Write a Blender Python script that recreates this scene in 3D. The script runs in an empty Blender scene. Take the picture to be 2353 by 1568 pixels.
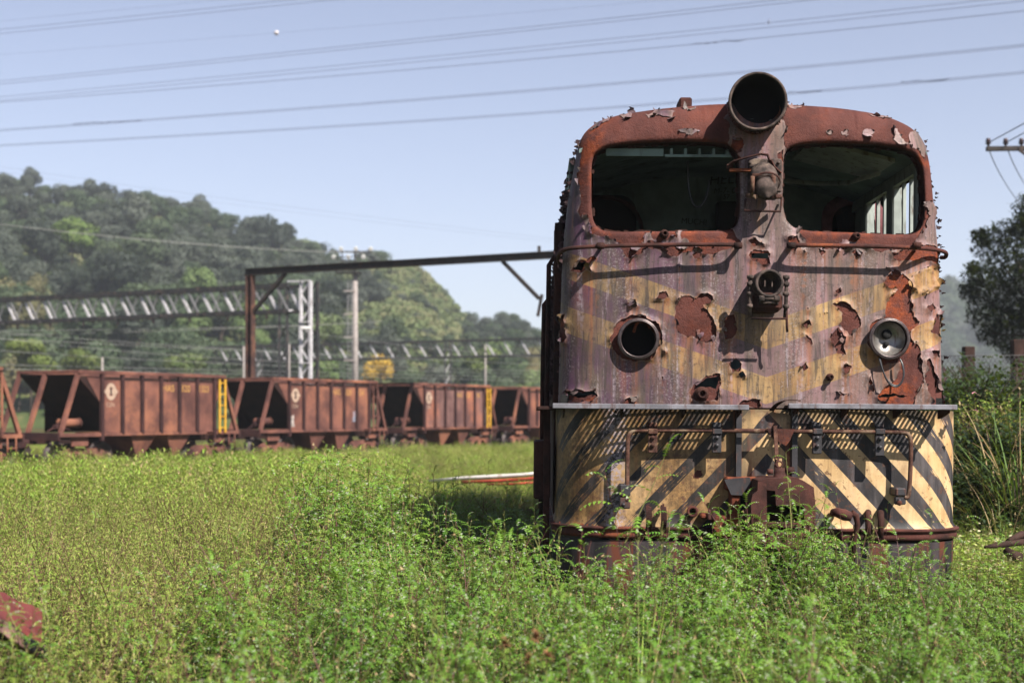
import bpy, bmesh, math, random
import numpy as np
from mathutils import Vector, Matrix, Euler, noise as mnoise
from mathutils.geometry import delaunay_2d_cdt

rnd = random.Random(7)
nrs = np.random.RandomState(11)
scene = bpy.context.scene
COL = scene.collection
R = math.radians

# ------------------------------------------------------------------ camera
F = 3267.0            # focal length in pixels of a 2352 px wide picture (50 mm on 36 mm)
HZ = 950.0            # row of the horizon
CZ = 1.65             # eye height
cam_d = bpy.data.cameras.new("camera")
cam = bpy.data.objects.new("camera", cam_d)
COL.objects.link(cam)
cam.location = (0, 0, CZ)
cam.rotation_euler = (R(90), 0, 0)
cam_d.lens = 50.0
cam_d.sensor_width = 36.0
cam_d.shift_y = (HZ - 784.0) / 2352.0
cam_d.clip_start = 0.1
cam_d.clip_end = 6000
cam_d.dof.use_dof = True
cam_d.dof.focus_distance = 10.35
cam_d.dof.aperture_fstop = 1.9
scene.camera = cam

# ------------------------------------------------------------------ light
SUN_D = Vector((-0.60, 0.75, -1.0)).normalized()      # the way the sunlight travels
SUN_EL = math.asin(-SUN_D.z)
SUN_AZ = math.atan2(-SUN_D.x, -SUN_D.y)               # clockwise from +Y
world = bpy.data.worlds.new("World")
scene.world = world
world.use_nodes = True
wn = world.node_tree
wn.nodes.clear()
sky = wn.nodes.new("ShaderNodeTexSky")
sky.sky_type = 'NISHITA'
sky.sun_disc = False
sky.sun_elevation = SUN_EL
sky.sun_rotation = SUN_AZ
sky.altitude = 0
sky.air_density = 1.0
sky.dust_density = 0.35
sky.ozone_density = 4.0
bg = wn.nodes.new("ShaderNodeBackground")
bg.inputs[1].default_value = 0.051
wo = wn.nodes.new("ShaderNodeOutputWorld")
hsv = wn.nodes.new("ShaderNodeHueSaturation")          # camera white balance leans to violet, hazy pale sky
hsv.inputs['Saturation'].default_value = 0.70
tint = wn.nodes.new("ShaderNodeMix"); tint.data_type = 'RGBA'; tint.blend_type = 'MULTIPLY'
tint.inputs[0].default_value = 1.0
tint.inputs[7].default_value = (1.055, 0.99, 1.055, 1)
wn.links.new(sky.outputs[0], hsv.inputs['Color'])
wn.links.new(hsv.outputs[0], tint.inputs[6])
wn.links.new(tint.outputs[2], bg.inputs[0])
wn.links.new(bg.outputs[0], wo.inputs[0])
sun_d = bpy.data.lights.new("sun", 'SUN')
sun_d.energy = 5.0
sun_d.angle = R(0.53)
sun_d.color = (1.0, 0.94, 0.85)
sun = bpy.data.objects.new("sun", sun_d)
COL.objects.link(sun)
sun.rotation_euler = SUN_D.to_track_quat('-Z', 'Y').to_euler()
sun.location = (20, -20, 40)

vs = scene.view_settings
scene.display_settings.display_device = 'sRGB'
vs.view_transform = 'Standard'
vs.look = 'None'
vs.exposure = 1.40
vs.gamma = 1.0
vs.use_curve_mapping = False
scene.render.engine = 'CYCLES'
scene.cycles.max_bounces = 8
scene.cycles.diffuse_bounces = 3
scene.cycles.transmission_bounces = 4
scene.cycles.volume_bounces = 0
scene.cycles.use_denoising = True

# ------------------------------------------------------------------ helpers: pixels to places
def at(px, py, Y):
    """the place seen at picture point (px, py) of a 2352 px wide picture, Y metres away"""
    return Vector(((px - 1176.0) / F * Y, Y, CZ + (HZ - py) / F * Y))

ALB = 0.66              # colours below are read off the sunlit picture; this brings them down to base colours
def lin(r, g, b):
    f = lambda c: (c / 255 / 12.92) if c / 255 <= 0.04045 else ((c / 255 + 0.055) / 1.055) ** 2.4
    return (f(r) * ALB, f(g) * ALB, f(b) * ALB, 1.0)

# ------------------------------------------------------------------ helpers: objects
def tag(o, label=None, cat=None, group=None, kind=None):
    if label: o["label"] = label
    if cat: o["category"] = cat
    if group: o["group"] = group
    if kind: o["kind"] = kind
    return o

def empty(name, loc=(0, 0, 0), rot=(0, 0, 0)):
    o = bpy.data.objects.new(name, None)
    o.empty_display_size = 0.2
    COL.objects.link(o)
    o.location = loc
    o.rotation_euler = rot
    return o

class MB:
    """collects simple shapes into one mesh"""
    def __init__(s):
        s.v, s.f, s.m, s.sm = [], [], [], []
    def add(s, verts, faces, mi=0, smooth=False):
        b = len(s.v)
        s.v += [tuple(p) for p in verts]
        for f in faces:
            s.f.append(tuple(b + i for i in f)); s.m.append(mi); s.sm.append(smooth)
        return s
    def box(s, lo, hi, mi=0, mat=None):
        x0, y0, z0 = lo; x1, y1, z1 = hi
        p = [Vector(q) for q in ((x0,y0,z0),(x1,y0,z0),(x1,y1,z0),(x0,y1,z0),(x0,y0,z1),(x1,y0,z1),(x1,y1,z1),(x0,y1,z1))]
        if mat is not None: p = [mat @ q for q in p]
        return s.add(p, [(0,3,2,1),(4,5,6,7),(0,1,5,4),(1,2,6,5),(2,3,7,6),(3,0,4,7)], mi)
    def bbox(s, lo, hi, b=0.006, mi=0, mat=None):
        """box with chamfered edges"""
        lo = Vector(lo); hi = Vector(hi); c = (lo + hi) / 2; h = (hi - lo) / 2
        b = min(b, h.x * .8, h.y * .8, h.z * .8)
        bm = bmesh.new()
        bmesh.ops.create_cube(bm, size=2.0)
        for v in bm.verts: v.co = Vector((v.co.x * h.x, v.co.y * h.y, v.co.z * h.z)) + c
        bmesh.ops.bevel(bm, geom=list(bm.edges), offset=b, segments=1, affect='EDGES')
        if mat is not None:
            for v in bm.verts: v.co = mat @ v.co
        bm.verts.index_update()
        s.add([v.co.copy() for v in bm.verts], [tuple(v.index for v in f.verts) for f in bm.faces], mi)
        bm.free()
        return s
    def beam(s, a, b, w, h=None, up=(0, 0, 1), mi=0):
        """rectangular bar from a to b, w wide (sideways), h deep (along up)"""
        a = Vector(a); b = Vector(b); h = w if h is None else h
        d = (b - a).normalized(); u = Vector(up)
        sd = d.cross(u)
        if sd.length < 1e-4: sd = d.cross(Vector((1, 0, 0)))
        sd.normalize(); u = sd.cross(d).normalized()
        p = []
        for e in (a, b):
            for i, j in ((-1,-1),(1,-1),(1,1),(-1,1)):
                p.append(e + sd * (w / 2 * i) + u * (h / 2 * j))
        return s.add(p, [(0,1,2,3),(7,6,5,4),(0,4,5,1),(1,5,6,2),(2,6,7,3),(3,7,4,0)], mi)
    def tube(s, pts, r, n=8, mi=0, cap=True, smooth=True):
        pts = [Vector(p) for p in pts]
        rr = r if hasattr(r, '__len__') else [r] * len(pts)
        ref = Vector((0, 0, 1)); rings = []
        for i, p in enumerate(pts):
            d = (pts[min(i + 1, len(pts) - 1)] - pts[max(i - 1, 0)])
            if d.length < 1e-9: d = Vector((0, 0, 1))
            d.normalize()
            if i == 0:
                ref = Vector((0, 0, 1)) if abs(d.z) < .9 else Vector((1, 0, 0))
            u = ref - d * ref.dot(d)
            if u.length < 1e-5: u = d.orthogonal()
            u.normalize(); ref = u
            w = d.cross(u)
            rings.append([p + (u * math.cos(2 * math.pi * k / n) + w * math.sin(2 * math.pi * k / n)) * rr[i] for k in range(n)])
        v = [q for ring in rings for q in ring]
        f = []
        for i in range(len(pts) - 1):
            for k in range(n):
                a = i * n + k; b = i * n + (k + 1) % n
                f.append((a, b, b + n, a + n))
        s.add(v, f, mi, smooth)
        if cap:
            b = len(s.v) - len(v)
            s.f.append(tuple(b + k for k in reversed(range(n)))); s.m.append(mi); s.sm.append(False)
            e = b + (len(pts) - 1) * n
            s.f.append(tuple(e + k for k in range(n))); s.m.append(mi); s.sm.append(False)
        return s
    def lathe(s, c, ax, prof, n=24, mi=0, smooth=True):
        """prof: list of (radius, distance along the axis)"""
        c = Vector(c); ax = Vector(ax).normalized(); u = ax.orthogonal().normalized(); w = ax.cross(u)
        v = []
        for r, h in prof:
            for k in range(n):
                t = 2 * math.pi * k / n
                v.append(c + ax * h + (u * math.cos(t) + w * math.sin(t)) * r)
        f = []
        for i in range(len(prof) - 1):
            for k in range(n):
                a = i * n + k; b = i * n + (k + 1) % n
                f.append((a, b, b + n, a + n))
        return s.add(v, f, mi, smooth)
    def ring(s, c, ax, r, t, n=28, m=8, mi=0):
        c = Vector(c); ax = Vector(ax).normalized(); u = ax.orthogonal().normalized(); w = ax.cross(u)
        v = []
        for k in range(n):
            a = 2 * math.pi * k / n
            d = u * math.cos(a) + w * math.sin(a)
            for j in range(m):
                b = 2 * math.pi * j / m
                v.append(c + d * (r + t * math.cos(b)) + ax * (t * math.sin(b)))
        f = [(k * m + j, ((k + 1) % n) * m + j, ((k + 1) % n) * m + (j + 1) % m, k * m + (j + 1) % m) for k in range(n) for j in range(m)]
        return s.add(v, f, mi, True)
    def prism(s, poly, y0, y1, mi=0, axis='y'):
        """outline poly [(a,b)] pushed from y0 to y1; axis is the pushing axis"""
        n = len(poly)
        def P(a, b, t):
            return {'y': (a, t, b), 'x': (t, a, b), 'z': (a, b, t)}[axis]
        v = [P(a, b, y0) for a, b in poly] + [P(a, b, y1) for a, b in poly]
        f = [tuple(range(n)), tuple(reversed(range(n, 2 * n)))] + [(i, i + n, (i + 1) % n + n, (i + 1) % n) for i in range(n)]
        return s.add(v, f, mi)
    def mesh(s, name, mats):
        me = bpy.data.meshes.new(name)
        me.from_pydata(s.v, [], s.f)
        for m in (mats if isinstance(mats, (list, tuple)) else [mats]): me.materials.append(m)
        if s.f:
            me.polygons.foreach_set("material_index", s.m)
            me.polygons.foreach_set("use_smooth", s.sm)
        me.update()
        return me
    def build(s, name, mats, parent=None, fix=True, **kw):
        me = s.mesh(name, mats)
        if fix:
            bm = bmesh.new(); bm.from_mesh(me)
            bmesh.ops.recalc_face_normals(bm, faces=bm.faces)
            bm.to_mesh(me); bm.free()
        o = bpy.data.objects.new(name, me)
        COL.objects.link(o)
        if parent is not None: o.parent = parent
        return tag(o, **kw)

def arr_obj(name, V, Fc, mat, parent=None, smooth=False, attrs=None, **kw):
    """mesh object from numpy arrays of points and triangles, with named point attributes"""
    me = bpy.data.meshes.new(name)
    V = np.asarray(V, np.float32); Fc = np.asarray(Fc, np.int32)
    me.vertices.add(len(V)); me.vertices.foreach_set("co", V.ravel())
    k = Fc.shape[1]
    me.loops.add(Fc.size); me.loops.foreach_set("vertex_index", Fc.ravel())
    me.polygons.add(len(Fc))
    me.polygons.foreach_set("loop_start", np.arange(0, Fc.size, k, dtype=np.int32))
    me.polygons.foreach_set("loop_total", np.full(len(Fc), k, np.int32))
    if smooth: me.polygons.foreach_set("use_smooth", np.ones(len(Fc), bool))
    for n, a in (attrs or {}).items():
        a = np.asarray(a, np.float32)
        t = me.attributes.new(n, 'FLOAT_VECTOR' if a.ndim == 2 else 'FLOAT', 'POINT')
        t.data.foreach_set("vector" if a.ndim == 2 else "value", a.ravel())
    me.materials.append(mat)
    me.update(calc_edges=True); me.validate()
    o = bpy.data.objects.new(name, me)
    COL.objects.link(o)
    if parent is not None: o.parent = parent
    return tag(o, **kw)

def text_mesh(o):
    """turn a text object into a plain mesh object"""
    me = bpy.data.meshes.new_from_object(o)
    m = bpy.data.objects.new(o.name, me); COL.objects.link(m)
    nm = o.name; bpy.data.objects.remove(o); m.name = nm
    return m

def copy_tree(o, parent=None):
    c = o.copy(); COL.objects.link(c)
    if parent is not None:
        c.parent = parent; c.matrix_parent_inverse = o.matrix_parent_inverse.copy()
    for ch in list(o.children): copy_tree(ch, c)
    return c

# ------------------------------------------------------------------ helpers: node materials
class NT:
    def __init__(s, name):
        s.mat = bpy.data.materials.new(name); s.mat.use_nodes = True
        s.t = s.mat.node_tree; s.t.nodes.clear()
        s.out = s.t.nodes.new("ShaderNodeOutputMaterial")
    def n(s, kind, ins=None, **props):
        nd = s.t.nodes.new(kind)
        for k, v in props.items(): setattr(nd, k, v)
        for k, v in (ins or {}).items(): s.put(nd.inputs[k], v)
        return nd
    def put(s, sock, v):
        if isinstance(v, bpy.types.NodeSocket): s.t.links.new(v, sock)
        elif isinstance(v, bpy.types.Node): s.t.links.new(v.outputs[0], sock)
        else: sock.default_value = v
    def math(s, op, a, b=0.0, c=0.0, clamp=False):
        nd = s.n("ShaderNodeMath", {0: a, 1: b, 2: c}, operation=op); nd.use_clamp = clamp
        return nd.outputs[0]
    def mix(s, f, a, b, blend='MIX'):
        nd = s.n("ShaderNodeMix", data_type='RGBA', blend_type=blend)
        s.put(nd.inputs[0], f); s.put(nd.inputs[6], a); s.put(nd.inputs[7], b)
        return nd.outputs[2]
    def mr(s, v, a, b, c=0.0, d=1.0, smooth=True):
        nd = s.n("ShaderNodeMapRange", {0: v, 1: a, 2: b, 3: c, 4: d}, interpolation_type='SMOOTHSTEP' if smooth else 'LINEAR')
        return nd.outputs[0]
    def noise(s, vec, scale=5, detail=4, rough=.55, dist=0.0):
        return s.n("ShaderNodeTexNoise", {'Vector': vec, 'Scale': scale, 'Detail': detail, 'Roughness': rough, 'Distortion': dist}).outputs[0]
    def vec(s, v, mul=(1, 1, 1), add=(0, 0, 0)):
        return s.n("ShaderNodeMapping", {0: v, 1: add, 3: mul}).outputs[0]
    def attr(s, name, out=2):
        return s.n("ShaderNodeAttribute", attribute_name=name).outputs[out]
    def pos(s): return s.n("ShaderNodeNewGeometry").outputs['Position']
    def obj(s): return s.n("ShaderNodeTexCoord").outputs['Object']
    def rand(s): return s.n("ShaderNodeObjectInfo").outputs['Random']
    def sep(s, v): return s.n("ShaderNodeSeparateXYZ", {0: v}).outputs
    def bump(s, h, strength=.4, dist=.01):
        return s.n("ShaderNodeBump", {'Height': h, 'Strength': strength, 'Distance': dist}).outputs[0]
    def bsdf(s, color, rough=.7, metal=0.0, normal=None, spec=.35):
        b = s.n("ShaderNodeBsdfPrincipled", {'Base Color': color, 'Roughness': rough, 'Metallic': metal, 'Specular IOR Level': spec})
        if normal is not None: s.put(b.inputs['Normal'], normal)
        return b.outputs[0]
    def dim(s, col, k):
        return s.mix(1.0, col, (k, k, k, 1), 'MULTIPLY')
    def done(s, shader):
        s.t.links.new(shader, s.out.inputs[0]); return s.mat

def rust_mat(name, dark, mid, bright, bright_at=.62, scale=5.0, bump=.5, streak=0.35, spec=.2):
    t = NT(name); p = t.pos()
    a = t.noise(p, scale, 5, .6)
    b = t.noise(t.vec(p, (1, 1, .13)), scale * 4, 4, .6)
    c = t.noise(p, scale * 14, 3, .7)
    d = t.noise(p, scale * .5, 4, .6)
    col = t.mix(t.mr(a, .32, .68), dark, mid)
    col = t.mix(t.math('MULTIPLY', t.mr(b, .5, .75), streak), col, dark)
    col = t.mix(t.math('MULTIPLY', t.mr(t.math('ADD', t.math('MULTIPLY', d, .7), t.math('MULTIPLY', c, .3)), bright_at - .06, bright_at + .1), .85), col, bright)
    col = t.mix(t.mr(c, .35, .7, 0, .4), col, t.mix(.5, col, dark, 'MULTIPLY'))
    n = t.bump(t.math('ADD', t.noise(p, 180, 3, .7), t.math('MULTIPLY', c, 1.5)), bump, .004)
    return t.done(t.bsdf(col, .86, 0, n, spec))

def plain_mat(name, col, rough=.6, var=.25, scale=8, metal=0.0, bump=.15, spec=.35, dirt=None):
    t = NT(name); p = t.pos()
    a = t.noise(p, scale, 5, .6)
    dk = tuple(c * (1 - var) for c in col[:3]) + (1,)
    c = t.mix(t.mr(a, .3, .7), dk, col)
    if dirt is not None:
        c = t.mix(t.mr(t.noise(t.vec(p, (1, 1, .3)), scale * 2.3, 4, .6), .52, .72, 0, .8), c, dirt)
    return t.done(t.bsdf(c, rough, metal, t.bump(t.noise(p, scale * 12, 3, .6), bump, .004), spec))

M = {}
M['rust'] = rust_mat("rust", lin(48, 28, 25), lin(96, 54, 46), lin(156, 84, 48), .60)
M['rust_dark'] = rust_mat("rust_dark", lin(34, 20, 18), lin(74, 42, 34), lin(128, 66, 38), .66)
M['rust_cast'] = rust_mat("rust_cast", lin(52, 30, 27), lin(90, 54, 47), lin(120, 70, 54), .62, 6, .6)
M['rust_bright'] = rust_mat("rust_bright", lin(70, 34, 25), lin(124, 64, 42), lin(176, 100, 58), .54)
M['pipe'] = rust_mat("pipe", lin(66, 40, 34), lin(110, 76, 62), lin(150, 134, 112), .56, 16, .6)
M['grey_steel'] = plain_mat("grey_steel", lin(136, 134, 142), .55, .5, 9, .1, .3, .3, lin(84, 54, 44))
M['black_paint'] = plain_mat("black_paint", lin(58, 56, 60), .55, .4, 10, 0, .2, .3, lin(96, 60, 46))
M['lamp_metal'] = rust_mat("lamp_metal", lin(46, 40, 38), lin(104, 88, 82), lin(160, 142, 124), .60, 16, .5)
M['lamp_ring'] = plain_mat("lamp_ring", lin(96, 84, 84), .35, .5, 20, .5, .2, .5, lin(72, 46, 38))
M['reflector'] = plain_mat("reflector", lin(172, 166, 160), .4, .45, 14, .7, .03, .5, lin(96, 70, 60))
M['inside'] = plain_mat("inside", lin(130, 150, 145), .8, .5, 2.4, 0, .2, .2, lin(52, 48, 42))
M['inside_pale'] = plain_mat("inside_pale", lin(172, 180, 174), .7, .3, 6, 0, .2, .25, lin(84, 56, 44))
M['inside_dark'] = plain_mat("inside_dark", lin(24, 24, 24), .9, .3, 5)
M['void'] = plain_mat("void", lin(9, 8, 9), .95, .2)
M['graffiti'] = plain_mat("graffiti", lin(16, 16, 18), .8, .1)
M['wire_black'] = plain_mat("wire_black", lin(46, 46, 50), .4, .2)
# ================================================================== the derelict locomotive
LX, LY = 1.77, 10.5
LEAN, YAW = R(0.5), R(-0.8)
loco = empty("locomotive", (LX, LY, 0), (0, LEAN, YAW))
tag(loco, "derelict rusty locomotive with mauve and yellow peeling paint and striped nose", "locomotive")
PXC = 1176 + LX / LY * F
PYC = HZ + CZ / LY * F
TH = math.tan(LEAN)

def unlean(px, py):
    dx, dy = px - PXC, py - PYC
    return PXC + dx + TH * dy, PYC + dy - TH * dx

def loc(px, py, y=0.0):
    """picture point to local x, z on the plane y (local) of the locomotive"""
    px, py = unlean(px, py)
    Y = LY + y
    return ((px - 1176) / F * Y - LX, CZ + (HZ - py) / F * Y)

def L3(px, py, y=0.0):
    x, z = loc(px, py, y)
    return Vector((x, y, z))

# --- outline of the upper front, from the picture
OUT_PX = [(1283,934),(1285,800),(1288,700),(1292,600),(1300,500),(1310,430),(1320,370),(1328,330),(1340,303),(1360,284),(1392,268),(1450,255),(1550,245),
          (1650,239),(1740,237),(1850,241),(1950,250),(2030,264),(2080,282),(2108,302),(2126,328),(2136,362),(2144,420),(2150,500),(2156,570),(2160,650),(2164,760),(2167,937)]
OUT = np.array([loc(px, py, .18) for px, py in OUT_PX])
# smooth and resample the outline
def chaikin(P, n=2):
    for _ in range(n):
        Q = [P[0]]
        for a, b in zip(P[:-1], P[1:]):
            Q += [a * .75 + b * .25, a * .25 + b * .75]
        P = np.array(Q + [P[-1]])
    return P
def resample(P, step, closed=False):
    P = np.asarray(P, float)
    if closed: P = np.vstack([P, P[:1]])
    s = np.concatenate([[0], np.cumsum(np.hypot(*np.diff(P, axis=0).T))])
    n = max(2, int(round(s[-1] / step)))
    t = np.linspace(0, s[-1], n + 1)
    Q = np.stack([np.interp(t, s, P[:, 0]), np.interp(t, s, P[:, 1])], 1)
    return Q[:-1] if closed else Q
OUTL = resample(chaikin(OUT, 2), .022)
ZB = loc(1725, 936)[1]
OUTL[0, 1] = OUTL[-1, 1] = ZB
OUTR = .26
def seg_dist(P, A, closed=False):
    """distance of points P to polyline A"""
    B = np.vstack([A, A[:1]]) if closed else A
    a, b = B[:-1], B[1:]
    d = b - a; L2 = (d ** 2).sum(1) + 1e-12
    best = np.full(len(P), 1e9)
    for i0 in range(0, len(P), 4000):
        p = P[i0:i0 + 4000]
        w = p[:, None, :] - a[None]
        t = np.clip((w * d[None]).sum(2) / L2[None], 0, 1)
        q = w - t[..., None] * d[None]
        best[i0:i0 + 4000] = np.sqrt((q ** 2).sum(2)).min(1)
    return best
def inside(P, A):
    x, y = P[:, 0], P[:, 1]
    c = np.zeros(len(P), bool)
    for (x0, y0), (x1, y1) in zip(A, np.roll(A, -1, axis=0)):
        k = ((y0 > y) != (y1 > y))
        if y1 != y0:
            k &= x < (x1 - x0) * (y - y0) / (y1 - y0) + x0
        c ^= k
    return c

# --- polygons traced in enlarged views of the picture
Z1 = lambda X, Y: (1246.3 + .27057 * X, 145.8 + .27057 * Y)
Z2 = lambda X, Y: (1690.4 + .27057 * X, 145.8 + .27057 * Y)
Z3 = lambda X, Y: (1246.3 + .27057 * X, 543.6 + .27057 * Y)
Z4 = lambda X, Y: (1690.4 + .2705 * X, 543.6 + .2705 * Y)
Z5 = lambda X, Y: (1233.0 + .2706 * X, 901.5 + .2706 * Y)
Z6 = lambda X, Y: (1690.4 + .2706 * X, 901.5 + .2706 * Y)

def height(P):
    """how far the front is set back at local (x, z)"""
    x = P[:, 0]
    d = np.clip(seg_dist(P, OUTL), 4e-4, None)
    g = .07 * (np.abs(x - .0) / 1.45) ** 2
    u = np.clip(1 - d / OUTR, 0, 1)
    g = g + OUTR * .8 * (1 - np.sqrt(np.clip(1 - u * u, 0, 1)))
    return g
def height_w(P):
    g = height(P)
    for W in (WIN_L, WIN_R):
        d = seg_dist(P, W, True)
        u = np.clip(1 - d / .032, 0, 1)
        g = g + .030 * (1 - np.sqrt(np.clip(1 - u * u, 0, 1)))
    return g
def trace(zf, pts):
    out = []
    for X, Y in pts:
        px, py = zf(X, Y)
        y = 0.0
        for _ in range(4):
            x, z = loc(px, py, y)
            y = float(height(np.array([[x, z]]))[0])
        out.append((x, z))
    return np.array(out)

def rounded(P, n=3):
    """closed corner cutting"""
    for _ in range(n):
        Q = []
        for a, b in zip(P, np.roll(P, -1, axis=0)):
            Q += [a * .75 + b * .25, a * .25 + b * .75]
        P = np.array(Q)
    return P
def jag(P, amp=.18, step=.011, seed=0):
    """ragged torn outline"""
    r = np.random.RandomState(seed + 5)
    pts = [np.array(p) for p in P]
    while True:
        Q = []; big = False
        for i, a in enumerate(pts):
            b = pts[(i + 1) % len(pts)]
            Q.append(a); d = b - a; L = np.hypot(*d)
            if L > step * 2:
                big = True
                Q.append((a + b) / 2 + np.array([-d[1], d[0]]) * r.uniform(-amp, amp) * (1.0 if L < .1 else .5))
        pts = Q
        if not big: break
    return np.array(pts)

WIN_L = rounded(trace(Z1, [(418,800),(470,735),(580,690),(720,674),(1000,660),(1250,655),(1480,664),(1600,690),(1672,770),(1680,1000),(1682,1290),(1650,1390),(1560,1415),(1300,1418),(900,1420),(560,1424),(470,1395),(420,1310),(415,1050)]), 2)
WIN_R = rounded(trace(Z2, [(405,900),(402,790),(440,715),(540,682),(720,672),(960,676),(1200,688),(1400,716),(1520,765),(1588,880),(1602,1100),(1602,1300),(1570,1420),(1470,1456),(1200,1442),(900,1430),(560,1418),(450,1370),(405,1270),(398,1050)]), 2)
WIN_L = resample(WIN_L, .03, True); WIN_R = resample(WIN_R, .03, True)

def circ(zf, cx, cy, r, n=28):
    return trace(zf, [(cx + r * math.cos(2 * math.pi * k / n), cy + r * math.sin(2 * math.pi * k / n)) for k in range(n)])

HL_C = L3(1741, 234, 0.0)
HOLES = [  # torn or cut right through the steel
    np.array([(HL_C.x + .17 * math.cos(2 * math.pi * k / 24) + .01, HL_C.z + .17 * math.sin(2 * math.pi * k / 24) + .01) for k in range(24)]),
    circ(Z3, 815, 868, 158), circ(Z4, 1300, 868, 160),
    jag(trace(Z3, [(1300,1290),(1400,1195),(1490,1182),(1470,1290),(1380,1278)]), .15, .011, 1),
    jag(circ(Z3, 1637, 1085, 44, 12), .12, .011, 2),
    jag(circ(Z3, 1692, 1172, 24, 8), .2, .011, 3),
    jag(trace(Z3, [(208,1305),(300,1318),(450,1308),(452,1345),(330,1362),(205,1352)]), .2, .011, 4),
    trace(Z4, [(130,140),(275,140),(270,186),(132,182)]),
    jag(trace(Z4, [(1200,1352),(1290,1336),(1330,1325),(1370,1342),(1455,1350),(1400,1366),(1215,1366)]), .15, .011, 5),
    jag(trace(Z3, [(262,270),(302,205),(368,212),(345,262),(325,290)]), .15, .011, 6),
]
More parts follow.
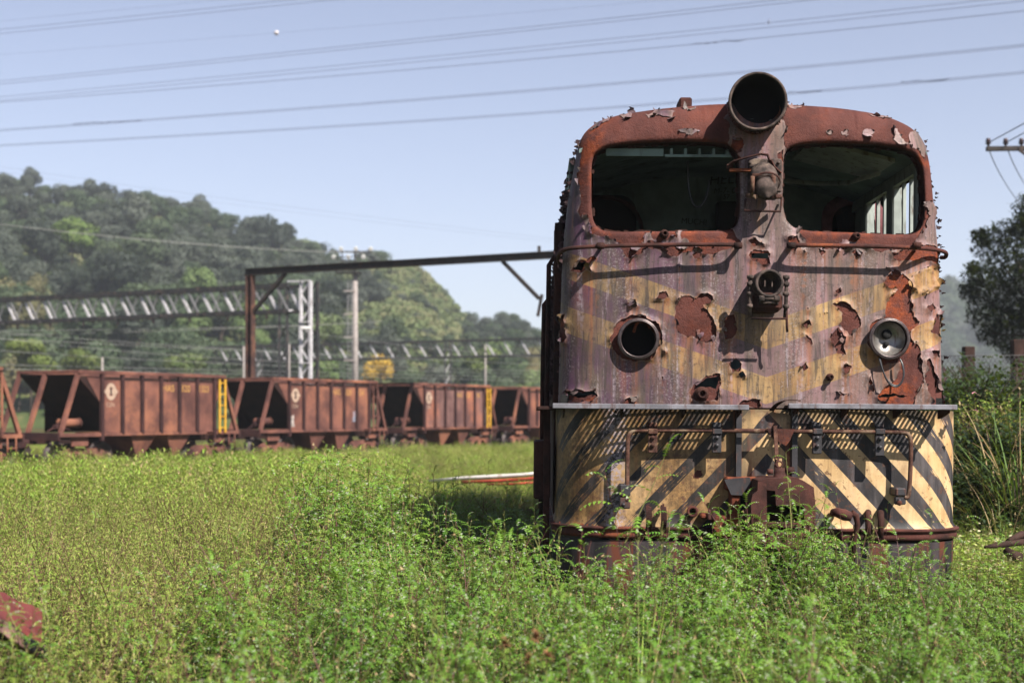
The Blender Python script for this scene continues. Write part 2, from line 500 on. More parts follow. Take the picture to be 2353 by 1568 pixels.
RUST_PX = [  # paint gone, rusty steel bare
    (Z1, [(335,590),(310,700),(322,860),(300,1000),(328,1100),(325,1200),(305,1250),(335,1330),(350,1285),(385,1290),(410,1440),(540,1460),(650,1525),(690,1610),(740,1660),(800,1640),(880,1570),(1000,1580),(1100,1640),(1240,1600),(1420,1620),(1620,1560),(1690,1530),(1640,1470),(1600,1400),(1500,1200),(1500,800),(1690,800),(1640,715),(1570,670),(1588,540),(1545,470),(1590,380),(1600,150),(1000,120),(300,150),(200,420)]),
    (Z2, [(432,100),(428,360),(398,480),(414,570),(405,690),(500,800),(700,1000),(700,1300),(520,1405),(600,1530),(760,1580),(1000,1560),(1200,1600),(1500,1570),(1515,1490),(1565,1450),(1605,1400),(1628,1300),(1605,1180),(1650,1180),(1680,1300),(1700,1250),(1760,1000),(1900,800),(1900,100),(1000,60)]),
    (Z3, [(1125,600),(1150,520),(1240,500),(1310,520),(1350,480),(1440,500),(1450,560),(1360,580),(1400,620),(1440,680),(1475,790),(1460,890),(1340,890),(1290,850),(1230,850),(1170,820),(1120,700)]),
    (Z3, [(1540,690),(1620,660),(1645,800),(1610,860),(1550,870),(1520,790)]),
    (Z3, [(955,530),(990,470),(1050,460),(1075,510),(1030,530)]),
    (Z3, [(720,550),(750,520),(790,530),(805,590),(770,600)]),
    (Z3, [(1270,150),(1310,120),(1350,140),(1340,175),(1290,185)]),
    (Z3, [(570,870),(600,780),(670,700),(760,660),(870,665),(960,715),(1000,780),(1020,900),(960,990),(880,1050),(790,1062),(700,1040),(620,980)]),
    (Z3, [(1265,1290),(1310,1230),(1390,1175),(1510,1165),(1500,1290),(1480,1395),(1330,1398),(1262,1370)]),
    (Z3, [(1580,1080),(1640,1030),(1690,1080),(1660,1150),(1610,1150)]),
    (Z3, [(1660,1165),(1700,1140),(1722,1180),(1690,1205)]),
    (Z3, [(195,1295),(250,1310),(300,1290),(380,1312),(452,1280),(470,1350),(420,1398),(215,1398)]),
    (Z3, [(690,90),(740,130),(810,90)]), (Z3, [(1270,75),(1310,100),(1330,75)]), (Z3, [(1410,75),(1440,100),(1470,75)]),
    (Z3, [(240,290),(300,200),(375,205),(440,160),(460,190),(400,250),(420,300),(380,270),(340,300)]),
    (Z3, [(1155,245),(1170,255),(1160,285)]), (Z3, [(1030,960),(1045,975),(1035,990)]), (Z3, [(1010,1180),(1028,1190),(1020,1215)]),
    (Z3, [(150,760),(190,650),(200,800),(190,900),(160,900)]),
    (Z4, [(105,160),(150,110),(270,120),(290,150),(290,235),(220,240),(150,210)]),
    (Z4, [(1250,390),(1280,330),(1340,275),(1400,310),(1450,350),(1490,420),(1480,560),(1500,680),(1550,720),(1480,790),(1490,880),(1530,890),(1560,970),(1560,1080),(1590,1240),(1530,1330),(1510,1440),(1220,1440),(1190,1350),(1270,1270),(1340,1220),(1390,1130),(1395,1040),(1240,1090),(1130,950),(1115,850),(1150,730),(1230,690),(1270,590),(1290,520),(1370,450),(1260,430)]),
    (Z4, [(815,570),(900,550),(975,600),(1030,650),(1050,760),(980,850),(940,800),(870,740),(900,650),(860,600)]),
    (Z4, [(815,800),(870,770),(900,830),(930,850),(910,950),(930,1000),(850,985),(800,900)]),
    (Z4, [(900,1110),(930,1070),(980,1100),(960,1150),(920,1160)]),
    (Z4, [(535,1090),(580,1050),(615,1110),(570,1140)]),
    (Z4, [(840,460),(880,430),(890,470),(850,485)]),
    (Z4, [(565,740),(620,705),(640,750),(600,780)]),
    (Z4, [(1600,600),(1660,560),(1680,610),(1640,640)]),
    (Z4, [(1650,740),(1700,610),(1730,680),(1725,860),(1640,800)]),
    (Z4, [(1640,970),(1700,960),(1720,1030),(1650,1010)]),
    (Z4, [(1600,1050),(1630,1030),(1680,1180),(1685,1290),(1740,1300),(1745,1440),(1620,1440),(1590,1200)]),
    (Z4, [(585,835),(600,830),(650,915),(635,920)]),
    (Z4, [(1310,140),(1500,80),(1690,90),(1700,300),(1640,210),(1560,190),(1470,200),(1380,215),(1330,190)]),
    (Z4, [(975,130),(1020,105),(1070,140),(1010,180)]),
    (Z4, [(1110,1260),(1130,1180),(1150,1230),(1160,1320),(1120,1300)]),
    (Z4, [(840,1330),(880,1310),(960,1330),(870,1350)]),
    (Z4, [(600,605),(615,600),(612,620)]), (Z4, [(745,640),(758,650),(750,665)]), (Z4, [(560,115),(590,130),(570,145)]),
    (Z4, [(680,95),(760,130),(720,165)]), (Z4, [(840,95),(900,100),(860,130)]),
    (Z4, [(1290,270),(1310,290),(1300,310)]),
    (Z2, [(-30,620),(40,625),(70,690),(50,750),(0,770),(-40,700)]),
    (Z2, [(350,770),(400,730),(395,830),(370,830)]),
    (Z2, [(100,1500),(160,1480),(240,1540),(150,1560)]),
    (Z2, [(430,1480),(520,1460),(560,1530),(500,1600),(440,1560)]),
    (Z3, [(1700,1385),(1850,1380),(1850,1440),(1650,1440)]), (Z3, [(700,1380),(800,1355),(780,1440),(690,1440)]),
]
ISLE_PX = [  # scraps of paint still holding on
    (Z1, [(870,430),(950,400),(1060,400),(1130,410),(1100,460),(1000,440),(900,465)]),
    (Z1, [(650,435),(750,420),(740,460),(690,465)]), (Z1, [(1220,385),(1300,365),(1290,395),(1230,405)]),
    (Z1, [(410,560),(470,480),(590,450),(560,490),(450,545),(390,575)]),
    (Z1, [(1150,560),(1230,560),(1260,550),(1340,575),(1280,600),(1220,590)]),
    (Z1, [(350,1290),(380,1285),(420,1420),(390,1440)]),
    (Z1, [(860,1450),(920,1430),(950,1500),(900,1500),(850,1530)]),
    (Z1, [(1010,1510),(1080,1480),(1240,1500),(1220,1560),(1020,1560)]),
    (Z1, [(1140,1430),(1190,1425),(1180,1500),(1150,1490)]),
    (Z2, [(440,360),(560,362),(540,380),(460,380)]), (Z2, [(1110,425),(1200,450),(1330,460),(1300,475),(1150,455)]),
    (Z2, [(760,575),(810,570),(812,605),(770,595)]), (Z2, [(890,580),(950,570),(940,615),(900,610)]), (Z2, [(1070,580),(1170,590),(1150,610),(1080,605)]),
    (Z2, [(1330,560),(1365,560),(1400,640),(1455,680),(1390,690),(1330,650)]),
    (Z2, [(1470,590),(1560,585),(1630,620),(1620,720),(1570,790),(1540,720),(1490,720),(1465,650)]),
    (Z2, [(890,1495),(1010,1520),(1000,1560),(880,1530)]),
    (Z4, [(1490,330),(1600,260),(1650,300),(1700,430),(1540,500),(1500,440)]),
    (Z3, [(1305,790),(1335,790),(1335,825),(1310,830)]),
]
RUSTS = [jag(trace(z, p), .16, .012, i) for i, (z, p) in enumerate(RUST_PX)]
ISLES = [jag(trace(z, p), .22, .012, 100 + i) for i, (z, p) in enumerate(ISLE_PX)]

# --- triangulate the flat (x, z) domain with all outlines as edges
outer = np.vstack([OUTL, [[OUTL[-1, 0], ZB], [OUTL[0, 0], ZB]]])
pts, edg = [], []
def add_loop(P, closed=True):
    b = len(pts); n = len(P)
    pts.extend(map(tuple, P))
    for i in range(n if closed else n - 1): edg.append((b + i, b + (i + 1) % n))
add_loop(OUTL, False)
bl = resample(np.array([[OUTL[-1, 0], ZB], [OUTL[0, 0], ZB]]), .03)
add_loop(bl, False)
for P in [WIN_L, WIN_R] + HOLES + RUSTS + ISLES: add_loop(P)
gx, gz = np.meshgrid(np.arange(-1.6, 1.6, .021), np.arange(ZB, 4.1, .021))
G = np.stack([gx.ravel(), gz.ravel()], 1) + nrs.uniform(-.006, .006, (gx.size, 2))
# rings that carry the rounding of the outer edge and of the window rims
tn = np.gradient(OUTL, axis=0); tn /= np.hypot(tn[:, 0], tn[:, 1])[:, None]
nin = np.stack([tn[:, 1], -tn[:, 0]], 1)
for s_ in (.03, .07, .13, .22, .34, .48, .64, .82):
    G = np.vstack([G, OUTL + nin * (OUTR * s_ ** 1.6)])
for W in (WIN_L, WIN_R):
    ctr = W.mean(0)
    t2 = np.roll(W, -1, 0) - np.roll(W, 1, 0); t2 /= np.hypot(t2[:, 0], t2[:, 1])[:, None]
    n2 = np.stack([t2[:, 1], -t2[:, 0]], 1)
    if ((W + n2 * .01 - ctr) ** 2).sum() < ((W - ctr) ** 2).sum(): n2 = -n2
    for s_ in (.003, .009, .018, .03): G = np.vstack([G, W + n2 * s_])
ok = inside(G, outer) & ~inside(G, WIN_L) & ~inside(G, WIN_R)
G = G[ok]
pts.extend(map(tuple, G))
cv, ce, cf, _a, _b, _c = delaunay_2d_cdt([Vector(p) for p in pts], edg, [], 0, 1e-6)
CV = np.array([(v[0], v[1]) for v in cv]); CF = np.array([f for f in cf if len(f) == 3])
CEN = CV[CF].mean(1)
keep = inside(CEN, outer) & ~inside(CEN, WIN_L) & ~inside(CEN, WIN_R)
for H_ in HOLES: keep &= ~inside(CEN, H_)
CF, CEN = CF[keep], CEN[keep]
bare = np.zeros(len(CEN), bool)
for P in RUSTS: bare |= inside(CEN, P)
isle = np.zeros(len(CEN), bool)
for P in ISLES: isle |= inside(CEN, P)
painted = ~bare | isle

GH = height_w(CV)
e_ = .002
dn = np.stack([(height_w(CV + [e_, 0]) - height_w(CV - [e_, 0])) / (2 * e_), (height_w(CV + [0, e_]) - height_w(CV - [0, e_])) / (2 * e_)], 1)
dn = np.clip(dn, -6, 6)
NRM = np.stack([dn[:, 0], -np.ones(len(CV)), dn[:, 1]], 1)
NRM /= np.linalg.norm(NRM, axis=1)[:, None]
S3 = np.stack([CV[:, 0], GH, CV[:, 1]], 1)
# gentle dents in the plating
dent = np.array([mnoise.noise(Vector((x * 2.2, z * 2.2, 3.3))) * .006 + mnoise.noise(Vector((x * 9, z * 9, 9.1))) * .0015 for x, z in CV])
S3 = S3 + NRM * dent[:, None]
# arc length round the corners, for stripes
dO = np.clip(seg_dist(CV, OUTL), 0, None)
sn = np.clip(1 - dO / OUTR, 0, 1)
side = np.where(np.abs(CV[:, 0]) > 1.0, 1.0, 0.0)
SX = CV[:, 0] + np.sign(CV[:, 0]) * side * OUTR * (np.arcsin(sn) - sn) * .8
allr = [P for P in RUSTS]
rd = np.full(len(CV), 9.0)
for P in RUSTS + ISLES: rd = np.minimum(rd, seg_dist(CV, P, True))
# rust washing down from every bare patch
gw, gh = 320, 260
gxx = np.linspace(-1.6, 1.6, gw); gzz = np.linspace(ZB - .02, 4.1, gh)
GP = np.stack(np.meshgrid(gxx, gzz), -1).reshape(-1, 2)
msk = np.zeros(len(GP))
for P in RUSTS[2:] + HOLES: msk = np.maximum(msk, inside(GP, P))
msk = msk.reshape(gh, gw)
colv = nrs.rand(gw); colv = np.convolve(np.pad(colv, 3, mode='wrap'), np.ones(4) / 4, 'same')[3:-3]
stk = msk.copy()
for j in range(gh - 2, -1, -1): stk[j] = np.maximum(msk[j], stk[j + 1] * (.90 + .09 * np.clip(colv * 1.5 - .25, 0, 1)))
ii = np.clip(((CV[:, 0] + 1.6) / 3.2 * (gw - 1)).round().astype(int), 0, gw - 1)
jj = np.clip(((CV[:, 1] - ZB + .02) / (4.1 - ZB + .02) * (gh - 1)).round().astype(int), 0, gh - 1)
STK = stk[jj, ii]
FPOS = np.stack([SX, CV[:, 1], np.zeros(len(CV))], 1)

def compact(Fc):
    u, inv = np.unique(Fc.ravel(), return_inverse=True)
    return u, inv.reshape(Fc.shape)

# --- materials of the front
t = NT("front_steel")
fp = t.attr("fpos", 1)
a = t.noise(fp, 3.2, 5, .6); b = t.noise(t.vec(fp, (22, 1.6, 1)), 1, 4, .6); c = t.noise(fp, 46, 3, .7); d = t.noise(fp, 1.7, 4, .6)
zz = t.sep(fp)[1]; xx = t.sep(fp)[0]
col = t.mix(t.mr(a, .3, .7), lin(86, 47, 42), lin(122, 72, 64))
col = t.mix(t.mr(b, .5, .78, 0, .5), col, lin(84, 36, 30))
drip = t.math('MULTIPLY', t.mr(zz, 3.70, 3.62), t.mr(zz, 3.44, 3.54))   # orange bloom along the drip line, right column, posts
low = t.math('MAXIMUM', t.math('MULTIPLY', drip, .8), t.math('MULTIPLY', t.mr(zz, 3.0, 2.8), t.mr(xx, .78, .95)))
low = t.math('MAXIMUM', low, t.math('MULTIPLY', t.mr(xx, -1.08, -1.2), .75))
low = t.math('MAXIMUM', low, t.math('MULTIPLY', t.math('MULTIPLY', t.mr(zz, 3.06, 3.0), t.mr(zz, 2.78, 2.84)), .55))
orange = t.math('MULTIPLY', t.mr(t.math('ADD', t.math('MULTIPLY', d, .6), t.math('MULTIPLY', t.noise(fp, 9, 4, .65), .4)), .46, .62), t.math('ADD', .15, t.math('MULTIPLY', low, .85)))
col = t.mix(orange, col, t.mix(t.mr(c, .35, .65), lin(160, 74, 40), lin(192, 96, 50)))
col = t.mix(t.mr(t.noise(fp, 90, 2, .7), .60, .72, 0, .35), col, lin(168, 112, 100))
nn = t.bump(t.math('ADD', t.noise(t.vec(fp, (1, .5, 1)), 110, 3, .8), t.math('ADD', t.math('MULTIPLY', c, 1.2), t.math('MULTIPLY', t.noise(fp, 13, 5, .7), 2.0))), .85, .005)
M['front_steel'] = t.done(t.bsdf(t.dim(col, .66), .84, 0, nn, .2))

def paint_common(t, fp, base, zlo, zhi):
    """dirt, rain streaks, pale lichen specks and rust washes over a base colour"""
    x, z = t.sep(fp)[0], t.sep(fp)[1]
    s1 = t.noise(t.vec(fp, (8.5, .9, 1)), 1, 7, .68, .7)
    s2 = t.noise(t.vec(fp, (27, 2.6, 1), (4, 1, 0)), 1, 5, .65, .5)
    big = t.noise(fp, 1.5, 4, .6)
    lf = t.mr(x, .75, -.95, .0, 1.0)
    col = t.mix(t.math('MULTIPLY', t.mr(s1, .40, .60), t.math('ADD', .70, t.math('MULTIPLY', lf, .2))), base, t.mix(t.mr(s2, .4, .6), lin(116, 98, 84), lin(94, 86, 76)))
    col = t.mix(t.math('MULTIPLY', t.mr(s2, .50, .64), t.math('ADD', .50, t.math('MULTIPLY', lf, .3))), col, lin(56, 46, 46))
    col = t.mix(t.math('MULTIPLY', t.mr(big, .25, .60), t.math('ADD', .14, t.math('MULTIPLY', lf, .50))), col, t.mix(t.mr(t.noise(fp, 5, 4, .6), .4, .6), lin(72, 54, 64), lin(80, 68, 56)))
    sp = t.math('MULTIPLY', t.mr(t.noise(fp, 58, 4, .8), .52, .62), t.mr(t.noise(t.vec(fp, (4.4, 1.1, 1)), 1, 4, .6), .44, .60))
    col = t.mix(t.math('MULTIPLY', sp, .6), col, lin(182, 170, 172))
    sk = t.math('MULTIPLY', t.attr("streak"), t.mr(t.noise(t.vec(fp, (26, 1.4, 1)), 1, 4, .6), .36, .62))
    col = t.mix(t.math('MULTIPLY', sk, .55, clamp=True), col, lin(184, 104, 52))
    ws = t.mr(t.noise(t.vec(fp, (9, 1.1, 1), (7, 3, 0)), 1, 5, .6), .60, .74, 0, .55)
    col = t.mix(ws, col, lin(168, 116, 70))
    pst = t.math('MULTIPLY', t.mr(t.noise(t.vec(fp, (15, .9, 1), (2, 5, 0)), 1, 6, .66, .4), .55, .68), t.mr(t.noise(fp, 30, 4, .7), .35, .6))
    col = t.mix(t.math('MULTIPLY', pst, .55), col, lin(198, 180, 190))
    dk = t.mr(t.noise(fp, 24, 5, .75), .53, .66, 0, .6)
    col = t.mix(dk, col, lin(60, 50, 48))
    edge = t.math('MULTIPLY', t.mr(t.attr("rdist"), .0, .018, .5, 0), t.mr(t.noise(fp, 11, 3, .6), .42, .6))
    col = t.mix(edge, col, lin(176, 146, 138))
    return col

t = NT("front_paint")
fp = t.attr("fpos", 1); x, z = t.sep(fp)[0], t.sep(fp)[1]
big = t.noise(fp, 1.6, 4, .6)
left = t.mr(x, .5, -1.2)
mauve = t.mix(t.mr(big, .35, .65), lin(170, 130, 134), lin(146, 118, 110))
mauve = t.mix(t.math('MULTIPLY', left, t.mr(t.noise(fp, 2.4, 4, .6), .25, .52)), mauve, lin(112, 70, 104))
yel = t.mix(t.mr(t.noise(fp, 3, 4, .6), .35, .65), lin(214, 174, 114), lin(186, 142, 84))
v = t.math('SUBTRACT', z, t.math('MULTIPLY', t.math('ABSOLUTE', t.math('SUBTRACT', x, .09)), .35))
v = t.math('ADD', v, t.math('MULTIPLY', t.math('SUBTRACT', t.noise(fp, 30, 2, .5), .5), .004))
def window(lo, hi):
    return t.math('MULTIPLY', t.mr(v, lo - .002, lo + .002), t.mr(v, hi + .002, hi - .002))
zpx = lambda py: loc(1761, py)[1]
band = t.math('ADD', window(zpx(802), zpx(740)), window(zpx(928), zpx(866)), clamp=True)
base = t.mix(t.math('MULTIPLY', band, .94), mauve, yel)
col = paint_common(t, fp, base, 1.7, 3.9)
nn = t.bump(t.math('ADD', t.noise(fp, 75, 4, .7), t.math('MULTIPLY', t.noise(fp, 12, 4, .6), 1.2)), .35, .004)
M['front_paint'] = t.done(t.bsdf(t.dim(col, .74), .6, 0, nn, .3))

# --- the steel shell and the paint on it
u, ff = compact(CF)
shell = arr_obj("cab_front", S3[u], ff, M['front_steel'], loco, True, {"fpos": FPOS[u], "streak": STK[u], "rdist": rd[u]})
u, ff = compact(CF[painted])
curl = np.array([max(0.0, mnoise.noise(Vector((x * 13, z * 13, 1.7))) + .18) for x, z in CV[u]])
fine = np.array([mnoise.noise(Vector((x * 45, z * 45, 5.7))) for x, z in CV[u]])
lift = .0028 + np.clip(1 - rd[u] / .038, 0, 1) ** 2 * (.004 + .034 * curl) * (1 + .4 * fine) * np.where(CV[u][:, 1] > 3.45, .22, 1.0)
paint = arr_obj("paint_layer", S3[u] + NRM[u] * lift[:, None], ff, M['front_paint'], loco, True, {"fpos": FPOS[u], "streak": STK[u], "rdist": rd[u]})

# --- curled flakes standing off along the torn edges
def flake(P, m, tdir, n, w, Lf, a0, a1, r, seg=4):
    """strip that leaves point P along m and bends up towards n"""
    V_, C_ = [], []
    p = P.copy(); ang = a0
    for i in range(seg + 1):
        s_ = i / seg
        ww = w * (1 - .75 * s_ ** 1.5) * (1 + .2 * r.uniform(-1, 1))
        off = .18 * w * r.uniform(-1, 1)
        V_ += [p + tdir * (off - ww / 2), p + tdir * off + n * .15 * ww * s_, p + tdir * (off + ww / 2)]
        ang = a0 + (a1 - a0) * s_
        p = p + (m * math.cos(ang) + n * math.sin(ang)) * (Lf / seg)
    for i in range(seg):
        for k in range(2):
            b = i * 3 + k
            C_ += [(b, b + 1, b + 4), (b, b + 4, b + 3)]
    return V_, C_
def surf(x, z):
    P = np.array([[x, z]]); g = height(P)[0]; e = .004
    nx = (height(P + [e, 0])[0] - height(P - [e, 0])[0]) / (2 * e); nz = (height(P + [0, e])[0] - height(P - [0, e])[0]) / (2 * e)
    n = Vector((max(-4, min(4, nx)), -1, max(-4, min(4, nz)))).normalized()
    return Vector((x, g, z)), n
fr = random.Random(21)
small_v, small_f, small_pos = [], [], []
edge_v, edge_f = [], []
M['scale'] = rust_mat('scale_paint', lin(40, 30, 32), lin(78, 58, 60), lin(140, 110, 114), .62, 9, .2)  # peeled paint scales, the shade they lie in put into the colour
nbig = 0
def in_front(x, z):
    q = np.array([[x, z]])
    return inside(q, outer)[0] and not inside(q, WIN_L)[0] and not inside(q, WIN_R)[0]
for li, P in enumerate(RUSTS + ISLES):
    n_ = len(P)
    area = .5 * np.sum(P[:, 0] * np.roll(P[:, 1], -1) - np.roll(P[:, 0], -1) * P[:, 1])
    sg = 1 if area > 0 else -1
    if li >= len(RUSTS): sg = -sg
    i = fr.randint(0, 5)
    while i < n_:
        x, z = P[i]
        big_ = fr.random() < .20
        if in_front(x, z):
            d = P[(i + 2) % n_] - P[(i - 2) % n_]; d = d / (np.hypot(*d) + 1e-9)
            S_, nrm = surf(x, z)
            td = Vector((d[0], 0, d[1])); td = (td - nrm * td.dot(nrm)).normalized()
            mdir = nrm.cross(td)                 # along the surface, square to the edge
            want = Vector((-d[1] * sg, 0, d[0] * sg))   # towards the bare steel
            if mdir.dot(want) < 0: mdir = -mdir
            w = fr.uniform(.035, .075) if big_ else fr.uniform(.012, .032)
            Lf = fr.uniform(.03, .075) if big_ else fr.uniform(.010, .030)
            V_, C_ = flake(S_ + nrm * .003 - mdir * .004, mdir, td, nrm, w, Lf, fr.uniform(.15, .7), fr.uniform(1.1, 2.9), fr)
            st = [(q.x, q.z, 0) for q in V_]
            if big_ and nbig < 140:
                nbig += 1
                arr_obj("paint_flake", [tuple(q) for q in V_], C_, M['front_paint'], paint, True,
                        {"fpos": np.array([(x + (k % 3) * .01, z - k * .002, 0) for k in range(len(V_))]), "streak": np.zeros(len(V_)), "rdist": np.full(len(V_), .05)})
            else:
                b = len(small_v); small_v += [tuple(q) for q in V_]; small_pos += [(x, z, 0)] * len(V_)
                small_f += [tuple(b + k for k in f_) for f_ in C_]
        i += fr.randint(2, 6) if not big_ else fr.randint(5, 9)
# flakes along both outer edges of the front
for i in range(4, len(OUTL) - 4):
    x, z = OUTL[i]
    if z > 3.72 or (x < 0 and 1.9 < z < 2.3 and fr.random() < .7): continue
    for rep in range(2 if z > 2.5 else 1):
        if fr.random() < (.75 if x < 0 else .5):
            tdir = Vector((tn[i, 0], 0, tn[i, 1]))
            nrm = Vector((-nin[i, 0], 0, -nin[i, 1])); md = Vector((0, 1 if fr.random() < .5 else -1, 0))
            y0 = OUTR * .8 + fr.uniform(-.05, .5 if x < 0 else .2)
            V_, C_ = flake(Vector((x, y0, z + fr.uniform(-.02, .02))) + nrm * .002, md, tdir, nrm, fr.uniform(.012, .045), fr.uniform(.015, .045), fr.uniform(.3, 1.0), fr.uniform(1.2, 2.4), fr)
            b = len(edge_v); edge_v += [tuple(q) for q in V_]
            edge_f += [tuple(b + k for k in f_) for f_ in C_]
arr_obj("paint_scales", small_v, small_f, M['front_paint'], paint, True, {"fpos": np.array(small_pos), "streak": np.zeros(len(small_v)), "rdist": np.full(len(small_v), .05)}, kind="stuff")
arr_obj("edge_scales", edge_v, edge_f, M['scale'], paint, True, kind="stuff")

# --- window rims: the steel turned inwards round the openings
for W in (WIN_L, WIN_R):
    g = height_w(W + 0) ; n_ = len(W); ctr = W.mean(0)
    mb = MB()
    rings = []
    for dy, sh in ((0, 1.0), (.05, 1.0), (.10, .992), (.104, .975), (.07, .970)):
        rings.append([(ctr[0] + (p[0] - ctr[0]) * sh, gg + dy, ctr[1] + (p[1] - ctr[1]) * sh) for p, gg in zip(W, g)])
    v = [q for r_ in rings for q in r_]
    mb.add(v, [(k * n_ + i, k * n_ + (i + 1) % n_, (k + 1) * n_ + (i + 1) % n_, (k + 1) * n_ + i) for k in range(4) for i in range(n_)], 0, True)
    rim = mb.build("window_frame", M['rust_dark'], loco)
    # crumbling remains of the rubber seal
    mb = MB()
    for i in range(0, n_):
        if fr.random() < .33:
            p = Vector((ctr[0] + (W[i][0] - ctr[0]) * .978, g[i] + .075, ctr[1] + (W[i][1] - ctr[1]) * .978))
            q = Vector((W[(i + 1) % n_][0] - W[i][0], 0, W[(i + 1) % n_][1] - W[i][1]))
            mb.beam(p, p + q * fr.uniform(.8, 1.6), fr.uniform(.014, .03), fr.uniform(.012, .026), (0, 1, 0))
    mb.build("seal_remains", M['rust_dark'], rim, kind="stuff")

# --- roof, sides: the outline pushed back
BACK = 11.5
ys = [OUTR * .8, .5, 1.12, 1.34, 2.05, 2.4, 4, 7, BACK]
zwin = (2.66, 3.50)
o2 = []
for a, b in zip(OUTL[:-1], OUTL[1:]):
    o2.append(tuple(a))
    for zc_ in zwin:
        if (a[1] - zc_) * (b[1] - zc_) < 0:
            f_ = (zc_ - a[1]) / (b[1] - a[1]); o2.append(tuple(a + (b - a) * f_))
o2.append(tuple(OUTL[-1])); o2 = np.array(o2)
gcorner = height(OUTL).max()
mbs = {'side_wall': MB(), 'roof': MB()}
for i in range(len(o2) - 1):
    (xa, za), (xb, zb_) = o2[i], o2[i + 1]
    zm = (za + zb_) / 2
    nm = 'roof' if zm > 3.58 else 'side_wall'
    for j in range(len(ys) - 1):
        if xa > 1.2 and zwin[0] < zm < zwin[1] and j in (1, 3): continue
        y0 = ys[j] if j else float(height(np.array([[xa, za]]))[0]); y1 = ys[j]if j else float(height(np.array([[xb, zb_]]))[0])
        mbs[nm].add([(xa, y0, za), (xb, y1, zb_), (xb, ys[j + 1], zb_), (xa, ys[j + 1], za)], [(0, 1, 2, 3)], 0, True)
mbs['roof'].build("roof", M['rust'], loco)
side_o = mbs['side_wall'].build("side_wall", M['rust_dark'], loco)
# left side furniture seen edge-on: jambs, rails, box
NL_ = int(np.argmax(OUTL[:, 1] > 3.72))
xl = lambda z: float(np.interp(z, OUTL[:NL_, 1], OUTL[:NL_, 0]))
mb = MB()
for y, w, m in ((.36, .05, 0), (.52, .035, 0), (.80, .05, 0)):
    mb.bbox((xl(2.3) - .045, y, ZB), (xl(2.3) + .02, y + w, 3.1), .006)
mb.build("door_jamb", M['rust_dark'], loco)
for yy, xo in ((.62, .09), (1.25, .12)):
    mb = MB()
    top = 2.86 if yy < 1 else 2.6
    mb.tube([(xl(2.8), yy, top), (xl(2.8) - xo * .7, yy, top), (xl(2.5) - xo, yy, top - .06), (xl(2.2) - xo, yy, 2.0), (xl(2.0) - xo, yy, 1.2), (-1.56, yy, .85)], .019, 8)
    mb.build("side_handrail", M['rust_dark'], loco)
# peeling scales all down the left side, seen as a ragged edge against the sky
sv, sf, sp = [], [], []
for _ in range(700):
    z = fr.uniform(1.8, 3.62); y = fr.uniform(.25, 6.0)
    V_, C_ = flake(Vector((xl(z) - .002, y, z)), Vector((0, fr.choice((-1, 1)), 0)), Vector((0, 0, 1)), Vector((-1, 0, .05)).normalized(), fr.uniform(.03, .10), fr.uniform(.03, .08), fr.uniform(.2, .8), fr.uniform(1.0, 2.4), fr)
    b = len(sv); sv += [tuple(q) for q in V_]; sp += [(fr.uniform(-1.5, -1.2), z, 0)] * len(V_)
    sf += [tuple(b + k for k in f_) for f_ in C_]
arr_obj("side_paint_scales", sv, sf, M['scale'], side_o, True, kind="stuff")

# --- the cab inside
cab = empty("cab_interior"); cab.parent = loco
YB = 2.6
ceil_z = lambda x: 3.83 - .20 * (x / 1.2) ** 2
dx0, dz1 = loc(1898, 466, YB); dx1 = loc(2001, 466, YB)[0]
def wall_piece(x0, x1, z0):
    xs_ = np.linspace(x0, x1, 9)
    return [(x0, z0)] + [(float(x), float(ceil_z(x)) + .02) for x in xs_] + [(x1, z0)]
mb = MB(); mb.prism(wall_piece(-1.33, dx0, 1.72), YB, YB + .05); mb.prism(wall_piece(dx0, dx1, dz1), YB + .001, YB + .05); mb.prism(wall_piece(dx1, 1.34, 1.72), YB, YB + .05)
mb.build("rear_wall", M['inside'], cab)
xs_ = np.linspace(-1.30, 1.30, 15)
mb = MB(); mb.prism([(float(x), float(ceil_z(x))) for x in xs_] + [(float(x), float(ceil_z(x)) + .03) for x in xs_[::-1]], .16, YB); mb.build("ceiling", M['inside'], cab)
mb = MB()
for k in range(6): mb.box((-.62 + k * .105, .13, 3.585), (-.60 + k * .105, .30, 3.628))
mb.box((-.66, .13, 3.565), (-.02, .15, 3.584)); mb.box((-1.1, .13, 3.57), (-.67, .17, 3.625))
mb.build("ceiling_rib", M['inside'], cab, kind="stuff")
mb = MB(); mb.tube([(.25, 1.9, 3.70), (.45, 1.9, 3.69), (.85, 1.9, 3.66), (1.0, 1.5, 3.60), (1.12, .9, 3.58)], .02, 8); mb.build("conduit", M['inside_pale'], cab)
mb = MB(); mb.prism([(.50, 3.79), (1.15, 3.63), (1.15, 3.60), (.50, 3.76)], .5, 1.3); mb.build("ceiling_panel", M['inside_pale'], cab)
mb = MB(); mb.box((-1.42, .12, 1.72), (1.42, YB, 1.78)); mb.build("floor", M['inside_dark'], cab)
mb = MB(); mb.box((-1.37, .3, 1.78), (-1.33, YB, 3.58)); mb.build("inner_wall", M['inside'], cab)
mb = MB(); mb.box((1.32, .3, 1.78), (1.36, YB, 2.64)); mb.box((1.29, .3, 3.51), (1.33, YB, 3.60)); mb.box((1.32, 2.06, 2.64), (1.36, YB, 3.51)); mb.build("inner_wall", M['inside_pale'], cab)
for y0, y1 in ((.40, .50), (1.12, 1.34), (2.05, 2.22)):
    mb = MB(); mb.bbox((1.29, y0, 2.60), (1.37, y1, 3.53), .012); mb.build("window_post", M['inside_pale'], cab)
mb = MB(); mb.bbox((1.29, .35, 2.58), (1.42, 2.25, 2.642), .01); mb.build("side_window_sill", M['inside_pale'], cab)
